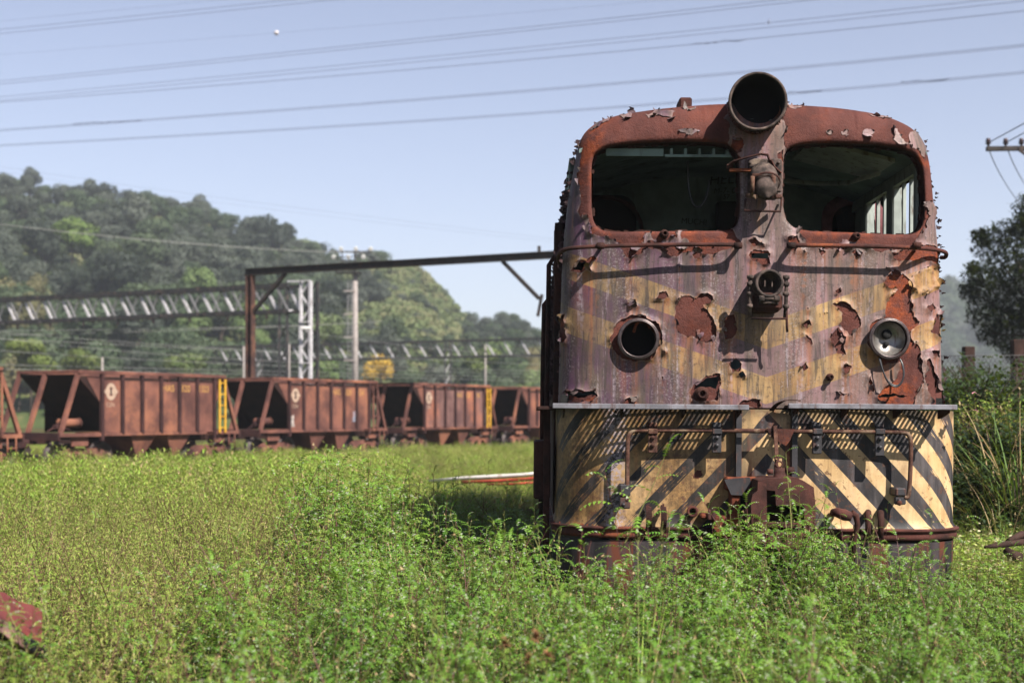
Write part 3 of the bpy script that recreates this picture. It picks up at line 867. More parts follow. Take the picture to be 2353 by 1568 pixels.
for y0 in (.68, .90, 1.52, 1.76):
    mb = MB(); mb.bbox((1.315, y0, 2.642), (1.345, y0 + .035, 3.515), .004); mb.build("window_bar", M['inside_pale'], cab)
mb = MB(); q = chaikin(np.array([(-.45, .5, 3.60), (-.44, .5, 3.35), (-.38, .5, 3.22), (-.30, .5, 3.30), (-.28, .5, 3.45)]), 2); mb.tube([Vector(v_) for v_ in q], .008, 6); mb.build('hanging_wire', M['wire_black'], cab)
# doorway in the rear wall with a rounded frame, darkness behind
def arch(x0, x1, z0, z1, r, n=6):
    P = [(x0, z0)]
    P += [(x0 + r - r * math.cos(k / n * math.pi / 2), z1 - r + r * math.sin(k / n * math.pi / 2)) for k in range(n + 1)]
    P += [(x1 - r + r * math.sin(k / n * math.pi / 2), z1 - r + r * math.cos(k / n * math.pi / 2)) for k in range(n + 1)]
    return P + [(x1, z0)]
A1, A2 = arch(dx0 - .08, dx1 + .08, 1.78, dz1 + .06, .2), arch(dx0 + .01, dx1 - .01, 1.78, dz1 - .02, .17)
mb = MB(); n_ = len(A1)
for i in range(n_ - 1):
    q = [(*A1[i], 0), (*A1[i + 1], 0), (*A2[i + 1], 0), (*A2[i], 0)]
    mb.add([(a_, YB - .05, b_) for a_, b_, _ in q] + [(a_, YB + .06, b_) for a_, b_, _ in q], [(0,1,2,3), (7,6,5,4), (0,4,5,1), (3,2,6,7)])
mb.build("doorway_frame", rust_mat("door_frame_paint", lin(92, 52, 50), lin(150, 98, 104), lin(120, 60, 40)), cab)
mb = MB(); a_, b_ = dx0 - .2, dx1 + .2
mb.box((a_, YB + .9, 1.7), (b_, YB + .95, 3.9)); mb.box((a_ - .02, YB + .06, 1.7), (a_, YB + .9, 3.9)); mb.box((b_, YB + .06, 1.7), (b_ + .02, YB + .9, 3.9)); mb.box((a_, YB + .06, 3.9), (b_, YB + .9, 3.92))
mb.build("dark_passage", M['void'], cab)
xx0, zz0 = loc(1638, 535, YB - .1); xx1, zz1 = loc(1725, 464, YB - .1)
mb = MB(); mb.bbox((xx0, YB - .16, zz0 - .2), (xx1, YB - .002, zz1), .01); mb.build("control_cabinet", M['inside_dark'], cab)
xx0, zz0 = loc(1372, 560, YB - .06); xx1, zz1 = loc(1455, 446, YB - .06)
mb = MB(); mb.prism(arch(xx0 - .3, xx1, zz0 - .3, zz1, .16), YB - .03, YB - .002); mb.build("side_door", M['inside_dark'], cab)
mb = MB(); mb.lathe((xx0 + .05, YB - .12, zz0 + .1), (0, -1, 0), [(.30, 0), (.34, .0), (.34, .03), (.30, .03), (.30, 0)], 28); mb.build("wheel_rim", M['rust_dark'], cab)
def letters(name, txt, px, py, y, size, mat, parent, tilt=0.0, shear=0.0, thick=.001):
    cu = bpy.data.curves.new(name, 'FONT'); cu.body = txt; cu.size = size; cu.extrude = thick; cu.shear = shear
    cu.materials.append(mat)
    o = bpy.data.objects.new(name, cu); COL.objects.link(o)
    o = text_mesh(o)
    if parent is not None: o.parent = parent
    o.location = L3(px, py, y); o.rotation_euler = (R(90), -tilt, 0)
    return o
letters("graffiti", "HELLO", 1620, 424, YB - .004, .135, M['graffiti'], cab, R(4), .2)
letters("graffiti", "M-7- 02", 1630, 444, YB - .004, .075, M['graffiti'], cab, R(2), .2)
letters("graffiti", "57", 1652, 456, YB - .004, .06, M['graffiti'], cab, R(2), .2)
letters("graffiti", "MUCH!", 1556, 512, YB - .004, .075, M['graffiti'], cab, R(-4))
letters("graffiti", "KAD", 1368, 408, YB - .004, .075, M['graffiti'], cab, R(2))

# --- great headlight on the brow
hc = L3(1741, 234, -.18); ax = Vector((-.07, -1, -.02)).normalized(); hr = .205
hp = empty("headlight"); hp.parent = loco
mb = MB(); mb.lathe(hc + ax * .02, ax, [(hr - .004, -.75), (hr, -.10), (hr, 0), (hr - .012, .0)], 40)
mb.build("headlight_drum", rust_mat("drum_rust", lin(60, 34, 34), lin(104, 62, 56), lin(140, 80, 60), .6), hp)
mb = MB(); mb.ring(hc + ax * .02, ax, hr - .003, .011, 44, 8); mb.build("headlight_rim", M['lamp_metal'], hp)
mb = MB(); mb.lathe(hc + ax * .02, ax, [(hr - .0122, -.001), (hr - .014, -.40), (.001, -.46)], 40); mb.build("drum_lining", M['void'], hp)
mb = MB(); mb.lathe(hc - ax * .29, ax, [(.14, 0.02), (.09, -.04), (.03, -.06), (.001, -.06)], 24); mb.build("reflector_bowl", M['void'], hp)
mb = MB()
for k in range(46):
    a_ = -math.pi * (k + fr.random()) / 46
    u_ = ax.cross(Vector((0, 0, 1))).normalized(); w_ = u_.cross(ax)
    d_ = u_ * math.cos(a_) + w_ * math.sin(a_)
    V_, C_ = flake(hc + ax * .01 + d_ * (hr + .003), ax * -1, ax.cross(d_), d_, fr.uniform(.012, .03), fr.uniform(.015, .035), .4, fr.uniform(.9, 1.8), fr, 3)
    mb.add(V_, C_)
mb.build("rust_scales", M['rust_dark'], hp, fix=False, kind="stuff")
# hatch block on the roof
a_, b_ = L3(1558, 245, .35), L3(1587, 229, .35)
mb = MB(); mb.bbox((a_.x, .3, a_.z - .05), (b_.x, .55, b_.z + .01), .012); mb.build("roof_hatch", M['rust'], loco)

# --- signal lamp between the windows
sl = empty("signal_lamp"); sl.parent = loco
P0 = lambda px, py, y: L3(px, py, y)
mb = MB(); a_, b_ = P0(1716, 480, -.02), P0(1795, 366, -.02); mb.bbox((a_.x, -.05, a_.z + .12), (b_.x, -.022, b_.z), .01); mb.build("mounting_plate", M['lamp_metal'], sl)
c_ = P0(1752, 418, -.05); axd = Vector((0.03, -.62, -.78)).normalized()
mb = MB(); mb.lathe(c_ + Vector((0, .02, .10)), axd, [(.001, -.02), (.05, -.01), (.092, .03), (.102, .09), (.098, .15), (.104, .152), (.104, .175), (.085, .176), (.088, .20), (.075, .25), (.045, .285), (.018, .295), (.016, .31), (.001, .312)], 28)
mb.build("lamp_body", M['lamp_metal'], sl)
cy = c_ + Vector((0, .02, .10)) + axd * .16
mb = MB(); mb.ring(cy, axd, .104, .010, 30, 6); mb.build("clamp_ring", M['rust_dark'], sl)
mb = MB()
mb.tube([P0(1730, 424, -.17), P0(1731, 402, -.20), P0(1775, 403, -.20), P0(1778, 430, -.17)], .014, 6)
mb.tube([P0(1728, 450, -.17), P0(1730, 405, -.22)], .016, 6); mb.tube([P0(1779, 455, -.17), P0(1777, 405, -.22)], .016, 6)
mb.tube([P0(1716, 449, -.10), P0(1738, 452, -.19)], .017, 8); mb.tube([P0(1794, 452, -.10), P0(1770, 452, -.19)], .017, 8)
mb.build("lamp_yoke", M['pipe'], sl)
mb = MB()
mb.tube([P0(1713, 458, -.03), P0(1711, 484, -.13), P0(1793, 486, -.13), P0(1795, 458, -.03)], .009, 6)
mb.build("lower_bracket", M['rust_dark'], sl)
mb = MB(); pp = [P0(1676, 388, -.03), P0(1677, 378, -.07), P0(1690, 369, -.10), P0(1718, 361, -.12), P0(1748, 354, -.13), P0(1763, 356, -.12), P0(1768, 368, -.12), P0(1776, 385, -.10), P0(1790, 398, -.04)]
for q0, q1 in zip(pp[:-1], pp[1:]): mb.beam(q0, q1, .045, .008, (0, 0, 1))
mb.build("bent_strap", M['rust_cast'], sl)
mb = MB(); a_, b_ = P0(1675, 395, -.05), P0(1726, 388, -.05); mb.bbox((a_.x, -.075, a_.z), (b_.x, -.03, b_.z), .004); mb.build("bracket_arm", M['rust_bright'], sl)
mb = MB()
for px, py in ((1722, 374), (1788, 374), (1722, 418), (1790, 420)): mb.lathe(P0(px, py, -.05), (0, -1, 0), [(.013, 0), (.013, .014), (.001, .016)], 6)
mb.build("bolt", M['lamp_metal'], sl)

# --- lower lamp in the middle of the face
ll = empty("marker_lamp"); ll.parent = loco
c_ = P0(1768, 651, -.26); axm = Vector((.03, -1, .03)).normalized()
mb = MB(); mb.lathe(c_, axm, [(.098, -.27), (.112, -.20), (.108, -.06), (.098, -.004), (.098, 0), (.082, .0), (.080, -.10), (.03, -.13), (.001, -.13)], 32)
mb.build("lamp_body", M['lamp_metal'], ll)
mb = MB(); mb.ring(c_, axm, .092, .012, 36, 8); mb.build("lens_rim", M['lamp_metal'], ll)
mb = MB(); mb.box((c_.x - .03, c_.y + .03, c_.z - .02), (c_.x - .022, c_.y + .11, c_.z + .025)); mb.box((c_.x + .022, c_.y + .03, c_.z - .02), (c_.x + .03, c_.y + .11, c_.z + .025)); mb.build("bulb_contact", M['lamp_metal'], ll)
mb = MB(); mb.bbox((c_.x - .105, c_.y + .03, c_.z - .20), (c_.x + .105, c_.y + .26, c_.z - .06), .03); mb.build("lamp_bracket", M['rust_dark'], ll)
mb = MB(); mb.lathe(Vector((c_.x, c_.y + .10, c_.z - .165)), (0, -.25, -1), [(.10, -.02), (.105, 0), (.09, .005), (.085, -.01)], 26); mb.build("lower_shade", M['lamp_metal'], ll)
for sx_ in (-1, 1):
    mb = MB(); mb.tube([c_ + Vector((sx_ * .128, .06, .06)), c_ + Vector((sx_ * .132, .05, 0)), c_ + Vector((sx_ * .13, .05, -.14)), c_ + Vector((sx_ * .125, .07, -.24))], [.016, .014, .015, .012], 7)
    for dz in (.05, .0, -.07, -.16): mb.lathe(c_ + Vector((sx_ * .13, .05, dz)), (0, 0, 1), [(.012, -.015), (.024, -.012), (.024, .012), (.012, .015)], 8)
    mb.build("hinge_rod", M['lamp_metal'], ll)
mb = MB(); mb.tube([c_ + Vector((-.065, .0, -.11)), c_ + Vector((.065, .0, -.11))], .012, 7)
for s_ in (-1, 1): mb.lathe(c_ + Vector((s_ * .055, 0, -.11)), (1, 0, 0), [(.02, -.02), (.024, -.018), (.024, .018), (.02, .02)], 10)
mb.build("hinge", M['lamp_metal'], ll)
mb = MB(); mb.tube([c_ + Vector((.135, .06, -.16)), c_ + Vector((.14, .06, -.30)), c_ + Vector((.145, .07, -.345))], .009, 6); mb.build("hanging_wire", M['rust_dark'], ll)
mb = MB(); mb.tube([c_ + Vector((-.12, .04, -.25)), c_ + Vector((.13, .04, -.25))], .008, 6); mb.build("cross_rod", M['rust_dark'], ll)

# --- two round lamp openings low on the face
for side_, (px, py) in enumerate(((1467, 778), (2042, 778))):
    lo_ = empty("lamp_socket"); lo_.parent = loco
    c_ = P0(px, py, -.035); n_ = Vector((.06 * (1 if side_ else -1), -1, 0)).normalized()
    mb = MB(); mb.ring(c_, n_, .142, .013, 40, 8); mb.ring(c_ + n_ * .01, n_, .134, .007, 40, 6); mb.build("lamp_ring", M['lamp_ring'], lo_)
    mb = MB(); mb.lathe(c_, n_, [(.150, -.02), (.146, .0), (.132, 0), (.128, -.10), (.128, -.22)], 40); mb.lathe(c_, n_, [(.1275, -.215), (.001, -.216)], 40, 1); mb.build("lamp_tube", [M['rust'], M['void']], lo_)  # tube, plus an added black end cap standing in for the dark depth
    if side_ == 1:
        mb = MB(); mb.lathe(c_ - n_ * .015, n_, [(.124, 0), (.112, -.03), (.085, -.055), (.05, -.07), (.02, -.075), (.001, -.075)], 36); mb.build("reflector", M['reflector'], lo_)
        mb = MB(); mb.lathe(c_ - n_ * .075 + Vector((0, 0, .035)), n_, [(.036, 0), (.036, .02), (.02, .03), (.001, .03)], 18); mb.lathe(c_ - n_ * .068 + Vector((0, 0, -.035)), n_, [(.02, 0), (.016, .012), (.001, .012)], 14); mb.build("bulb_holder", M['inside_dark'], lo_)
        mb = MB()
        for k in range(2):
            q = [P0(2020 - 2 * k, 822, -.03), P0(2026, 850, -.05), P0(2040, 880 + 3 * k, -.06), P0(2062, 888 + 3 * k, -.06), P0(2076, 868, -.06), P0(2072 + 2 * k, 838, -.05), P0(2066, 824, -.03)]
            q = [tuple(v_) for v_ in q]
            cs = chaikin(np.array(q), 2); mb.tube([Vector(v_) for v_ in cs], .006, 6)
        mb.build("hanging_cable", M['wire_black'], lo_)
    else:
        mb = MB()
        q = chaikin(np.array([tuple(P0(*v_)) for v_ in ((1456, 762, .02), (1462, 742, -.02), (1474, 736, -.02), (1488, 740, .0), (1492, 752, .05))]), 2)
        mb.tube([Vector(v_) for v_ in q], .011, 6); mb.build("torn_strip", M['rust_bright'], lo_)

# --- face handrails
def rail(name, pts_, r, mat, parent=loco, n=10):
    q = chaikin(np.array([tuple(P0(*p)) for p in pts_]), 3)
    mb = MB(); mb.tube([Vector(v_) for v_ in q], r, n)
    return mb.build(name, mat, parent)
hr1 = rail("handrail", [(1284, 604, .30), (1281, 592, .18), (1284, 580, .05), (1300, 571, -.06), (1330, 567, -.10), (1450, 563, -.115), (1600, 561, -.12), (1690, 562, -.12), (1699, 562, -.06), (1700, 562, .01)], .0155, M['rust'])
hr2 = rail("handrail", [(1814, 563, .01), (1814, 563, -.06), (1818, 563, -.12), (1900, 564, -.12), (2050, 567, -.11), (2110, 570, -.08), (2150, 574, .05), (2172, 580, .16), (2170, 592, .24), (2158, 592, .28)], .0155, M['rust'])
for h_, px in ((hr1, 1696), (hr1, 1380), (hr2, 1818), (hr2, 2105)):
    mb = MB(); mb.lathe(P0(px, 564, -.115), (1, 0, 0), [(.016, -.03), (.024, -.028), (.026, 0), (.024, .028), (.016, .03)], 10); mb.tube([P0(px, 564, -.11), P0(px, 568, .03)], .014, 7)
    mb.build("rail_bracket", M['rust_dark'], h_)
# small fittings: plug below each window, nipple, torn bolt
for px, py, r_ in ((1526, 537, .022), (1966, 543, .02), (1906, 866, .018), (1612, 904, .036)):
    q = P0(px, py, -.01)
    mb = MB(); mb.lathe(q, (.05, -1, 0), [(r_ * 1.5, -.02), (r_ * 1.5, .01), (r_, .014), (r_, .045), (r_ * .6, .045), (r_ * .55, .01), (.001, .01)], 14); mb.build("pipe_stub", M['rust_dark'], loco)

# --- walkway: two plates with gratings on brackets
SH = 1.65 + (950 - 933) / F * 10.3
mats_w = M['grey_steel']
for (pa, pb, dep) in ((1270, 1721, .24), (1811, 2197, .25)):
    wk = empty("walkway"); wk.parent = loco
    xa = loc(pa, 935, -.24)[0]; xb = loc(pb, 935, -.24)[0]
    z0 = loc((pa + pb) / 2, 934, -.24)[1]
    mb = MB(); mb.bbox((xa, -.255, z0 - .018), (xb, -.235, z0 + .020), .004); mb.build("edge_bar", mats_w, wk)
    mb = MB(); x = xa + .02
    while x < xb - .01:
        yb = .035 + .36 * max(0, abs(x) - 1.02) ** 2 * 2.2
        mb.box((x, -.236, z0 - .010), (x + .011, min(yb, .18), z0 + .008)); x += .036
    for yk in (-.17, -.095, -.02): mb.box((xa + .01, yk, z0 - .016), (xb - .01, yk + .012, z0 - .0105))
    mb.build("grating", M['rust_dark'], wk, kind="stuff")
    for f_ in (.06, .36, .68, .96):
        xk = xa + (xb - xa) * f_
        mb = MB(); mb.prism([(-.232, z0 - .012), (.06, z0 - .018), (.06, z0 - .085), (-.02, z0 - .08), (-.215, z0 - .04)], xk - .006, xk + .006, 0, 'x'); mb.build("shelf_bracket", M['rust_dark'], wk)
# curled strip standing between the two plates
mb = MB(); q = chaikin(np.array([tuple(P0(*v_)) for v_ in ((1772, 943, -.02), (1782, 930, -.05), (1797, 921, -.09), (1815, 918, -.10), (1838, 920, -.10))]), 2)
for q0, q1 in zip(q[:-1], q[1:]): mb.beam(q0, q1, .05, .006, (0, 0, 1))
mb.build("curled_strip", M['rust_dark'], loco)

# --- striped nose below the walkway
WL, RL, NX = 1.515, .46, .07
ZN0, ZN1 = loc(1725, 1214)[1], ZB - .012
def nose_plan(n=150):
    xs = np.concatenate([-WL + RL * (1 - np.cos(np.linspace(0, math.pi / 2, 26)))[:-1] * 1.0, np.linspace(-WL + RL, WL - RL, 70), WL - RL * (1 - np.cos(np.linspace(math.pi / 2, 0, 26)))[1:]])
    d = np.clip(WL - np.abs(xs), 0, RL); u_ = 1 - d / RL
    y = .05 * (np.abs(xs) / WL) ** 2 + RL * .85 * (1 - np.sqrt(np.clip(1 - u_ * u_, 0, 1)))
    return np.stack([xs + NX, y], 1)
NP = nose_plan()
sarc = np.concatenate([[0], np.cumsum(np.hypot(*np.diff(NP, axis=0).T))]); sarc -= np.interp(0, NP[:, 0], sarc)
def nose_y(x):
    return float(np.interp(x, NP[:, 0], NP[:, 1]))
def sheet(zs, grow, name, mat, back=True, dent_=.004):
    xs = NP[:, 0]; V_, A_ = [], []
    pl = NP.copy()
    if back: pl = np.vstack([[NP[0, 0], 3.0], NP, [NP[-1, 0], 3.0]]); sa = np.concatenate([[sarc[0] - 2.5], sarc, [sarc[-1] + 2.5]])
    else: sa = sarc
    tg = np.gradient(pl, axis=0); tg /= np.hypot(tg[:, 0], tg[:, 1])[:, None]
    no = np.stack([tg[:, 1], -tg[:, 0]], 1)
    for z, g_ in zip(zs, grow):
        for i, (x, y) in enumerate(pl):
            dd = g_ + mnoise.noise(Vector((sa[i] * 2.5, z * 2.5, 8))) * dent_
            V_.append((x + no[i, 0] * dd, y + no[i, 1] * dd, z)); A_.append((sa[i], z, 0))
    n_ = len(pl); Fc = [(k * n_ + i, k * n_ + i + 1, (k + 1) * n_ + i + 1, (k + 1) * n_ + i) for k in range(len(zs) - 1) for i in range(n_ - 1)]
    return arr_obj(name, V_, Fc, mat, loco, True, {"fpos": np.array(A_), "streak": np.zeros(len(V_)), "rdist": np.full(len(V_), .5)})
t = NT("nose_paint")
fp = t.attr("fpos", 1); x, z = t.sep(fp)[0], t.sep(fp)[1]
ax_ = t.math('ABSOLUTE', t.math('SUBTRACT', x, .10))
vv = t.math('ADD', z, t.math('MULTIPLY', ax_, 1.06))
vv = t.math('ADD', vv, t.math('MULTIPLY', t.math('SUBTRACT', t.noise(fp, 5, 3, .6), .5), .008))
fr_ = t.math('FRACT', t.math('DIVIDE', t.math('SUBTRACT', vv, 1.205), .305))
left0 = t.mr(x, .1, -.1)
blk = t.math('MULTIPLY', t.mr(fr_, .0, .012), t.mr(fr_, t.math('SUBTRACT', .512, t.math('MULTIPLY', left0, .10)), t.math('SUBTRACT', .50, t.math('MULTIPLY', left0, .10))))
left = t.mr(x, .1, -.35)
# worn black: scratched along the stripes on the left
uu = t.math('SUBTRACT', z, t.math('MULTIPLY', ax_, 1.06))
cmb = t.n("ShaderNodeCombineXYZ", {0: vv, 1: uu, 2: 0.0}).outputs[0]
scr = t.noise(t.vec(cmb, (46, 2.2, 1)), 1, 5, .65)
wear = t.math('ADD', t.math('MULTIPLY', scr, .55), t.math('MULTIPLY', t.noise(fp, 2.6, 5, .65), .55))
farl = t.mr(x, -.15, -1.1)
keepb = t.mr(wear, t.math('ADD', .675, t.math('MULTIPLY', farl, -.075)), t.math('ADD', .64, t.math('MULTIPLY', farl, -.075)))
yel = t.mix(t.mr(t.noise(fp, 2.4, 4, .6), .35, .65), lin(238, 204, 156), lin(216, 178, 124))
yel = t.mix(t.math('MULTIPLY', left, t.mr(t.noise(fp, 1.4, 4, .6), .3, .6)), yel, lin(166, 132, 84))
yel = t.mix(t.mr(t.noise(t.vec(fp, (8, 1, 1)), 1, 5, .6), .55, .72, 0, .35), yel, lin(222, 140, 72))
blc = t.mix(t.mr(t.noise(t.vec(fp, (7, 1.2, 1)), 1, 5, .65), .42, .70), lin(46, 43, 46), lin(98, 91, 92))
base = t.mix(t.math('MULTIPLY', blk, keepb), yel, blc)
dirt = t.math('ADD', t.math('MULTIPLY', t.noise(t.vec(fp, (7, .9, 1), (3, 8, 0)), 1, 7, .7, .8), .65), t.math('MULTIPLY', t.noise(fp, 3.1, 6, .7), .35))
base = t.mix(t.math('MULTIPLY', t.mr(dirt, .44, .60), t.math('ADD', .50, t.math('MULTIPLY', left, .4))), base, t.mix(t.noise(fp, 6, 3, .6), (.42, .36, .30, 1), (.26, .23, .21, 1)), 'MULTIPLY')  # dirt, with the left also darkened for its weaker sun
base = t.mix(t.math('MULTIPLY', t.mr(t.noise(t.vec(fp, (5, .7, 1), (1, 2, 0)), 1, 4, .6), .58, .7), t.math('ADD', .20, t.math('MULTIPLY', left, .7))), base, t.mix(t.mr(t.noise(fp, 50, 3, .7), .4, .6), lin(140, 76, 46), lin(176, 160, 166)))
base = t.mix(t.math('MULTIPLY', t.mr(t.noise(fp, 40, 4, .75), .56, .70), t.math('ADD', .25, t.math('MULTIPLY', left, .4))), base, lin(66, 54, 44))
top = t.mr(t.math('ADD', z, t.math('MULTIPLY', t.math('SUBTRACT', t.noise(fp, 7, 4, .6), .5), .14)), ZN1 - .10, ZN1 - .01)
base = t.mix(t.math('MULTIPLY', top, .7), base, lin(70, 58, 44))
wst = t.math('MULTIPLY', t.math('MULTIPLY', t.mr(t.math('ADD', x, t.math('MULTIPLY', t.noise(t.vec(fp, (3, 2.5, 1)), 1, 4, .6), .25)), -1.02, -.92), t.mr(t.math('ADD', x, t.math('MULTIPLY', t.noise(t.vec(fp, (3, 2.5, 1)), 1, 4, .6), .25)), -.78, -.86)), t.mr(t.noise(fp, 34, 4, .75), .44, .58))
base = t.mix(t.math('MULTIPLY', left, t.mr(t.noise(fp, 1.1, 5, .65), .25, .6, .4, .95)), base, t.mix(t.mr(t.noise(fp, 21, 5, .75), .4, .6), (.34, .30, .27, 1), (.72, .64, .54, 1)), 'MULTIPLY')  # left side darkened further, weaker sunlight and grime painted in together
base = t.mix(t.math('MULTIPLY', wst, .8), base, lin(172, 160, 170))
chip = t.math('MULTIPLY', t.mr(t.noise(fp, 17, 5, .7), .55, .62), t.mr(t.noise(fp, 2.2, 3, .6), .42, .56))
base = t.mix(t.math('MULTIPLY', chip, .8), base, lin(96, 62, 44))
mid = t.math('MULTIPLY', t.mr(x, -.28, -.2), t.mr(x, .42, .34))
base = t.mix(t.math('MULTIPLY', mid, t.mr(t.noise(t.vec(fp, (6, 1, 1), (2, 2, 0)), 1, 5, .65), .38, .62, 0, .75)), base, t.mix(t.mr(t.noise(t.vec(fp, (9, 1.4, 1)), 1, 4, .6), .45, .6), lin(96, 84, 66), lin(164, 88, 44)))
nn = t.bump(t.math('ADD', t.noise(fp, 80, 4, .7), t.noise(fp, 14, 4, .6)), .3, .004)
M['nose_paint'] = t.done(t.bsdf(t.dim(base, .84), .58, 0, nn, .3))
zs = np.linspace(ZN0, ZN1, 22)
gz_ = np.where(zs < ZN0 + .05, .02 * (1 - (zs - ZN0) / .05) ** 2, 0)
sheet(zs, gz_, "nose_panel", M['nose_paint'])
FLZ = ZN0
sheet(np.array([FLZ + .012, FLZ + .004, FLZ - .012, FLZ - .016, FLZ - .03, FLZ - .05, FLZ - .075, FLZ - .08]), np.array([.0, .040, .042, .026, .020, .028, .022, .0]), "nose_flange", M['rust'], dent_=.018)
t = NT("pilot_paint"); fp = t.attr("fpos", 1)
c0 = t.mix(t.mr(t.noise(t.vec(fp, (6, 1, 1)), 1, 5, .65), .38, .65), lin(52, 48, 52), lin(104, 92, 96))
c0 = t.mix(t.mr(t.noise(t.vec(fp, (6, .6, 1), (9, 2, 0)), 1, 6, .7, .5), .50, .62, 0, .9), c0, lin(150, 78, 50))
M['pilot'] = t.done(t.bsdf(t.dim(c0, .42), .7, 0, t.bump(t.noise(fp, 60, 4, .7), .4, .004), .25))
pil = sheet(np.array([FLZ - .092, .62, .45, .28, .20]), np.array([.005, .005, -.0, -.02, -.05]), "pilot_plate", M['pilot'])
# the hull below and behind (closes the body against the light)
mb = MB(); mb.box((-1.46, 1.0, .75), (1.46, BACK, 1.7)); mb.build("underframe", M['rust_dark'], loco)
mb = MB(); mb.box((-1.40, .6, 1.70), (1.40, BACK, 1.716)); mb.build("deck", M['rust_dark'], loco)
for yw in (2.2, 4.1, 7.6, 9.5):
    mb = MB()
    for sx_ in (-.72, .72): mb.lathe((sx_, yw, .50), (1, 0, 0), [(.001, -.06), (.46, -.06), (.50, -.05), (.50, .03), (.52, .06), (.001, .06)], 26)
    mb.tube([(-.72, yw, .5), (.72, yw, .5)], .08, 10); mb.build("wheelset", M['rust_dark'], loco)
# box on the left side
mb = MB(); a_ = loc(1243, 1010, .9); b_ = loc(1243, 1140, .9)
mb.bbox((-1.62, .55, b_[1]), (-1.49, 1.25, a_[1]), .015); mb.build("side_box", M['rust_dark'], loco)
mb = MB(); mb.bbox((-1.60, .30, ZB - .03), (-1.46, 2.2, ZB), .006); mb.build("side_step", M['rust_dark'], loco)
mb = MB(); mb.bbox((-1.545, .50, .55), (-1.495, .56, 1.7), .006); mb.build("step_post", M['rust_dark'], loco)
mb = MB()
for k in range(26):
    V_, C_ = flake(Vector((-1.44 + k * .035 + fr.uniform(-.01, .01), nose_y(-1.44 + k * .035) - .004, FLZ + .02)), Vector((0, 0, -1)), Vector((1, 0, 0)), Vector((0, -1, 0)), fr.uniform(.03, .06), fr.uniform(.02, .045), .3, fr.uniform(.8, 1.6), fr)
    mb.add(V_, C_)
mb.build("flange_scales", M['rust_bright'], loco, fix=False, kind="stuff")

# --- uncoupling rail in front of the nose
YR = -.13
ur = rail("uncoupling_rail", [(1441, 1150, YR), (1442, 1030, YR), (1443, 1005, YR), (1449, 992, YR), (1462, 988, YR), (1600, 988, YR), (1780, 990, YR), (2000, 991, YR), (2072, 992, YR), (2086, 996, YR), (2092, 1012, YR), (2091, 1060, YR), (2088, 1130, YR), (2084, 1143, YR), (2076, 1141, YR)], .0165, M['pipe'])
for px, zt, zb2 in ((1500, 967, 1040), (1647, 967, 1040), (1877, 971, 1042), (2020, 973, 1047)):
    yb = nose_y(P0(px, 1000, 0).x)
    a_, b_ = P0(px - 12, zb2, YR), P0(px + 12, zt, YR)
    mb = MB(); xm = (a_.x + b_.x) / 2; zr = P0(px, 989, YR).z
    mb.bbox((a_.x, YR - .022, zr - .028), (b_.x, YR + .03, zr + .02), .008)
    mb.bbox((a_.x + .003, YR - .008, a_.z), (b_.x - .003, YR + .024, zr - .028), .006)
    mb.bbox((a_.x + .004, YR + .01, zr + .02), (b_.x - .004, yb + .01, zr + .062), .006)
    for k in (.35, .7): mb.lathe((xm, YR - .01, a_.z + (zr - a_.z) * k), (0, -1, 0), [(.016, 0), (.016, .016), (.001, .018)], 6)
    mb.build("rail_clamp", M['black_paint'] if px > 1600 else M['pipe'], ur)
for px, py0, py1 in ((1436, 1168, 1112), (2067, 1158, 1120)):
    yb = nose_y(P0(px, 1100, 0).x); a_, b_ = P0(px - 13, py0, YR), P0(px + 13, py1, YR)
    mb = MB(); mb.bbox((a_.x, YR - .02, (a_.z + b_.z) / 2), (b_.x, yb + .01, b_.z), .01); mb.bbox((a_.x, YR - .01, a_.z), (b_.x, YR + .03, (a_.z + b_.z) / 2 - .002), .008)
    mb.lathe((a_.x + .03, YR - .01, a_.z + .03), (0, -1, 0), [(.014, 0), (.014, .018), (.001, .02)], 6)
    mb.build("rail_clamp", M['black_paint'], ur)
# two upright angle bars
for px in (1697, 1825):
    a_, b_ = P0(px - 7, 1112, -.06), P0(px + 7, 942, -.06)
    mb = MB(); mb.box((a_.x, -.075, a_.z), (a_.x + .012, .03, b_.z)); mb.box((a_.x + .012, -.075, a_.z), (b_.x, -.063, b_.z)); mb.build("upright_bar", M['black_paint'], loco)
# lever, plate and chain down to the coupler
mb = MB(); mb.prism([(P0(1752, 990, 0).x, P0(1752, 984, YR).z), (P0(1816, 990, 0).x, P0(1816, 985, YR).z), (P0(1806, 1010, 0).x, P0(1806, 1010, YR).z), (P0(1796, 1023, 0).x, P0(1796, 1024, YR).z), (P0(1768, 1008, 0).x, P0(1768, 1006, YR).z)], YR - .03, YR - .018); mb.build("lever_plate", M['rust'], ur)
mb = MB(); mb.beam(P0(1781, 978, YR - .04), P0(1785, 1052, YR - .10), .026, .014, (0, 1, 0)); mb.build("lever", M['pipe'], ur)
ch = empty("chain"); ch.parent = loco
pz = [P0(1785, 1050, YR - .10), P0(1783, 1085, YR - .16)]
for k in range(4):
    c_ = pz[0] + (pz[1] - pz[0]) * ((k + .5) / 4)
    mb = MB(); th = math.pi / 2 * (k % 2) + .4; dx_ = Vector((math.cos(th), math.sin(th), 0))
    q = [c_ + dx_ * (.014 * math.cos(j / 10 * 2 * math.pi)) + Vector((0, 0, .024 * math.sin(j / 10 * 2 * math.pi))) for j in range(11)]
    mb.tube(q, .0055, 5, cap=False); mb.build("link", M['rust_cast'], ch)

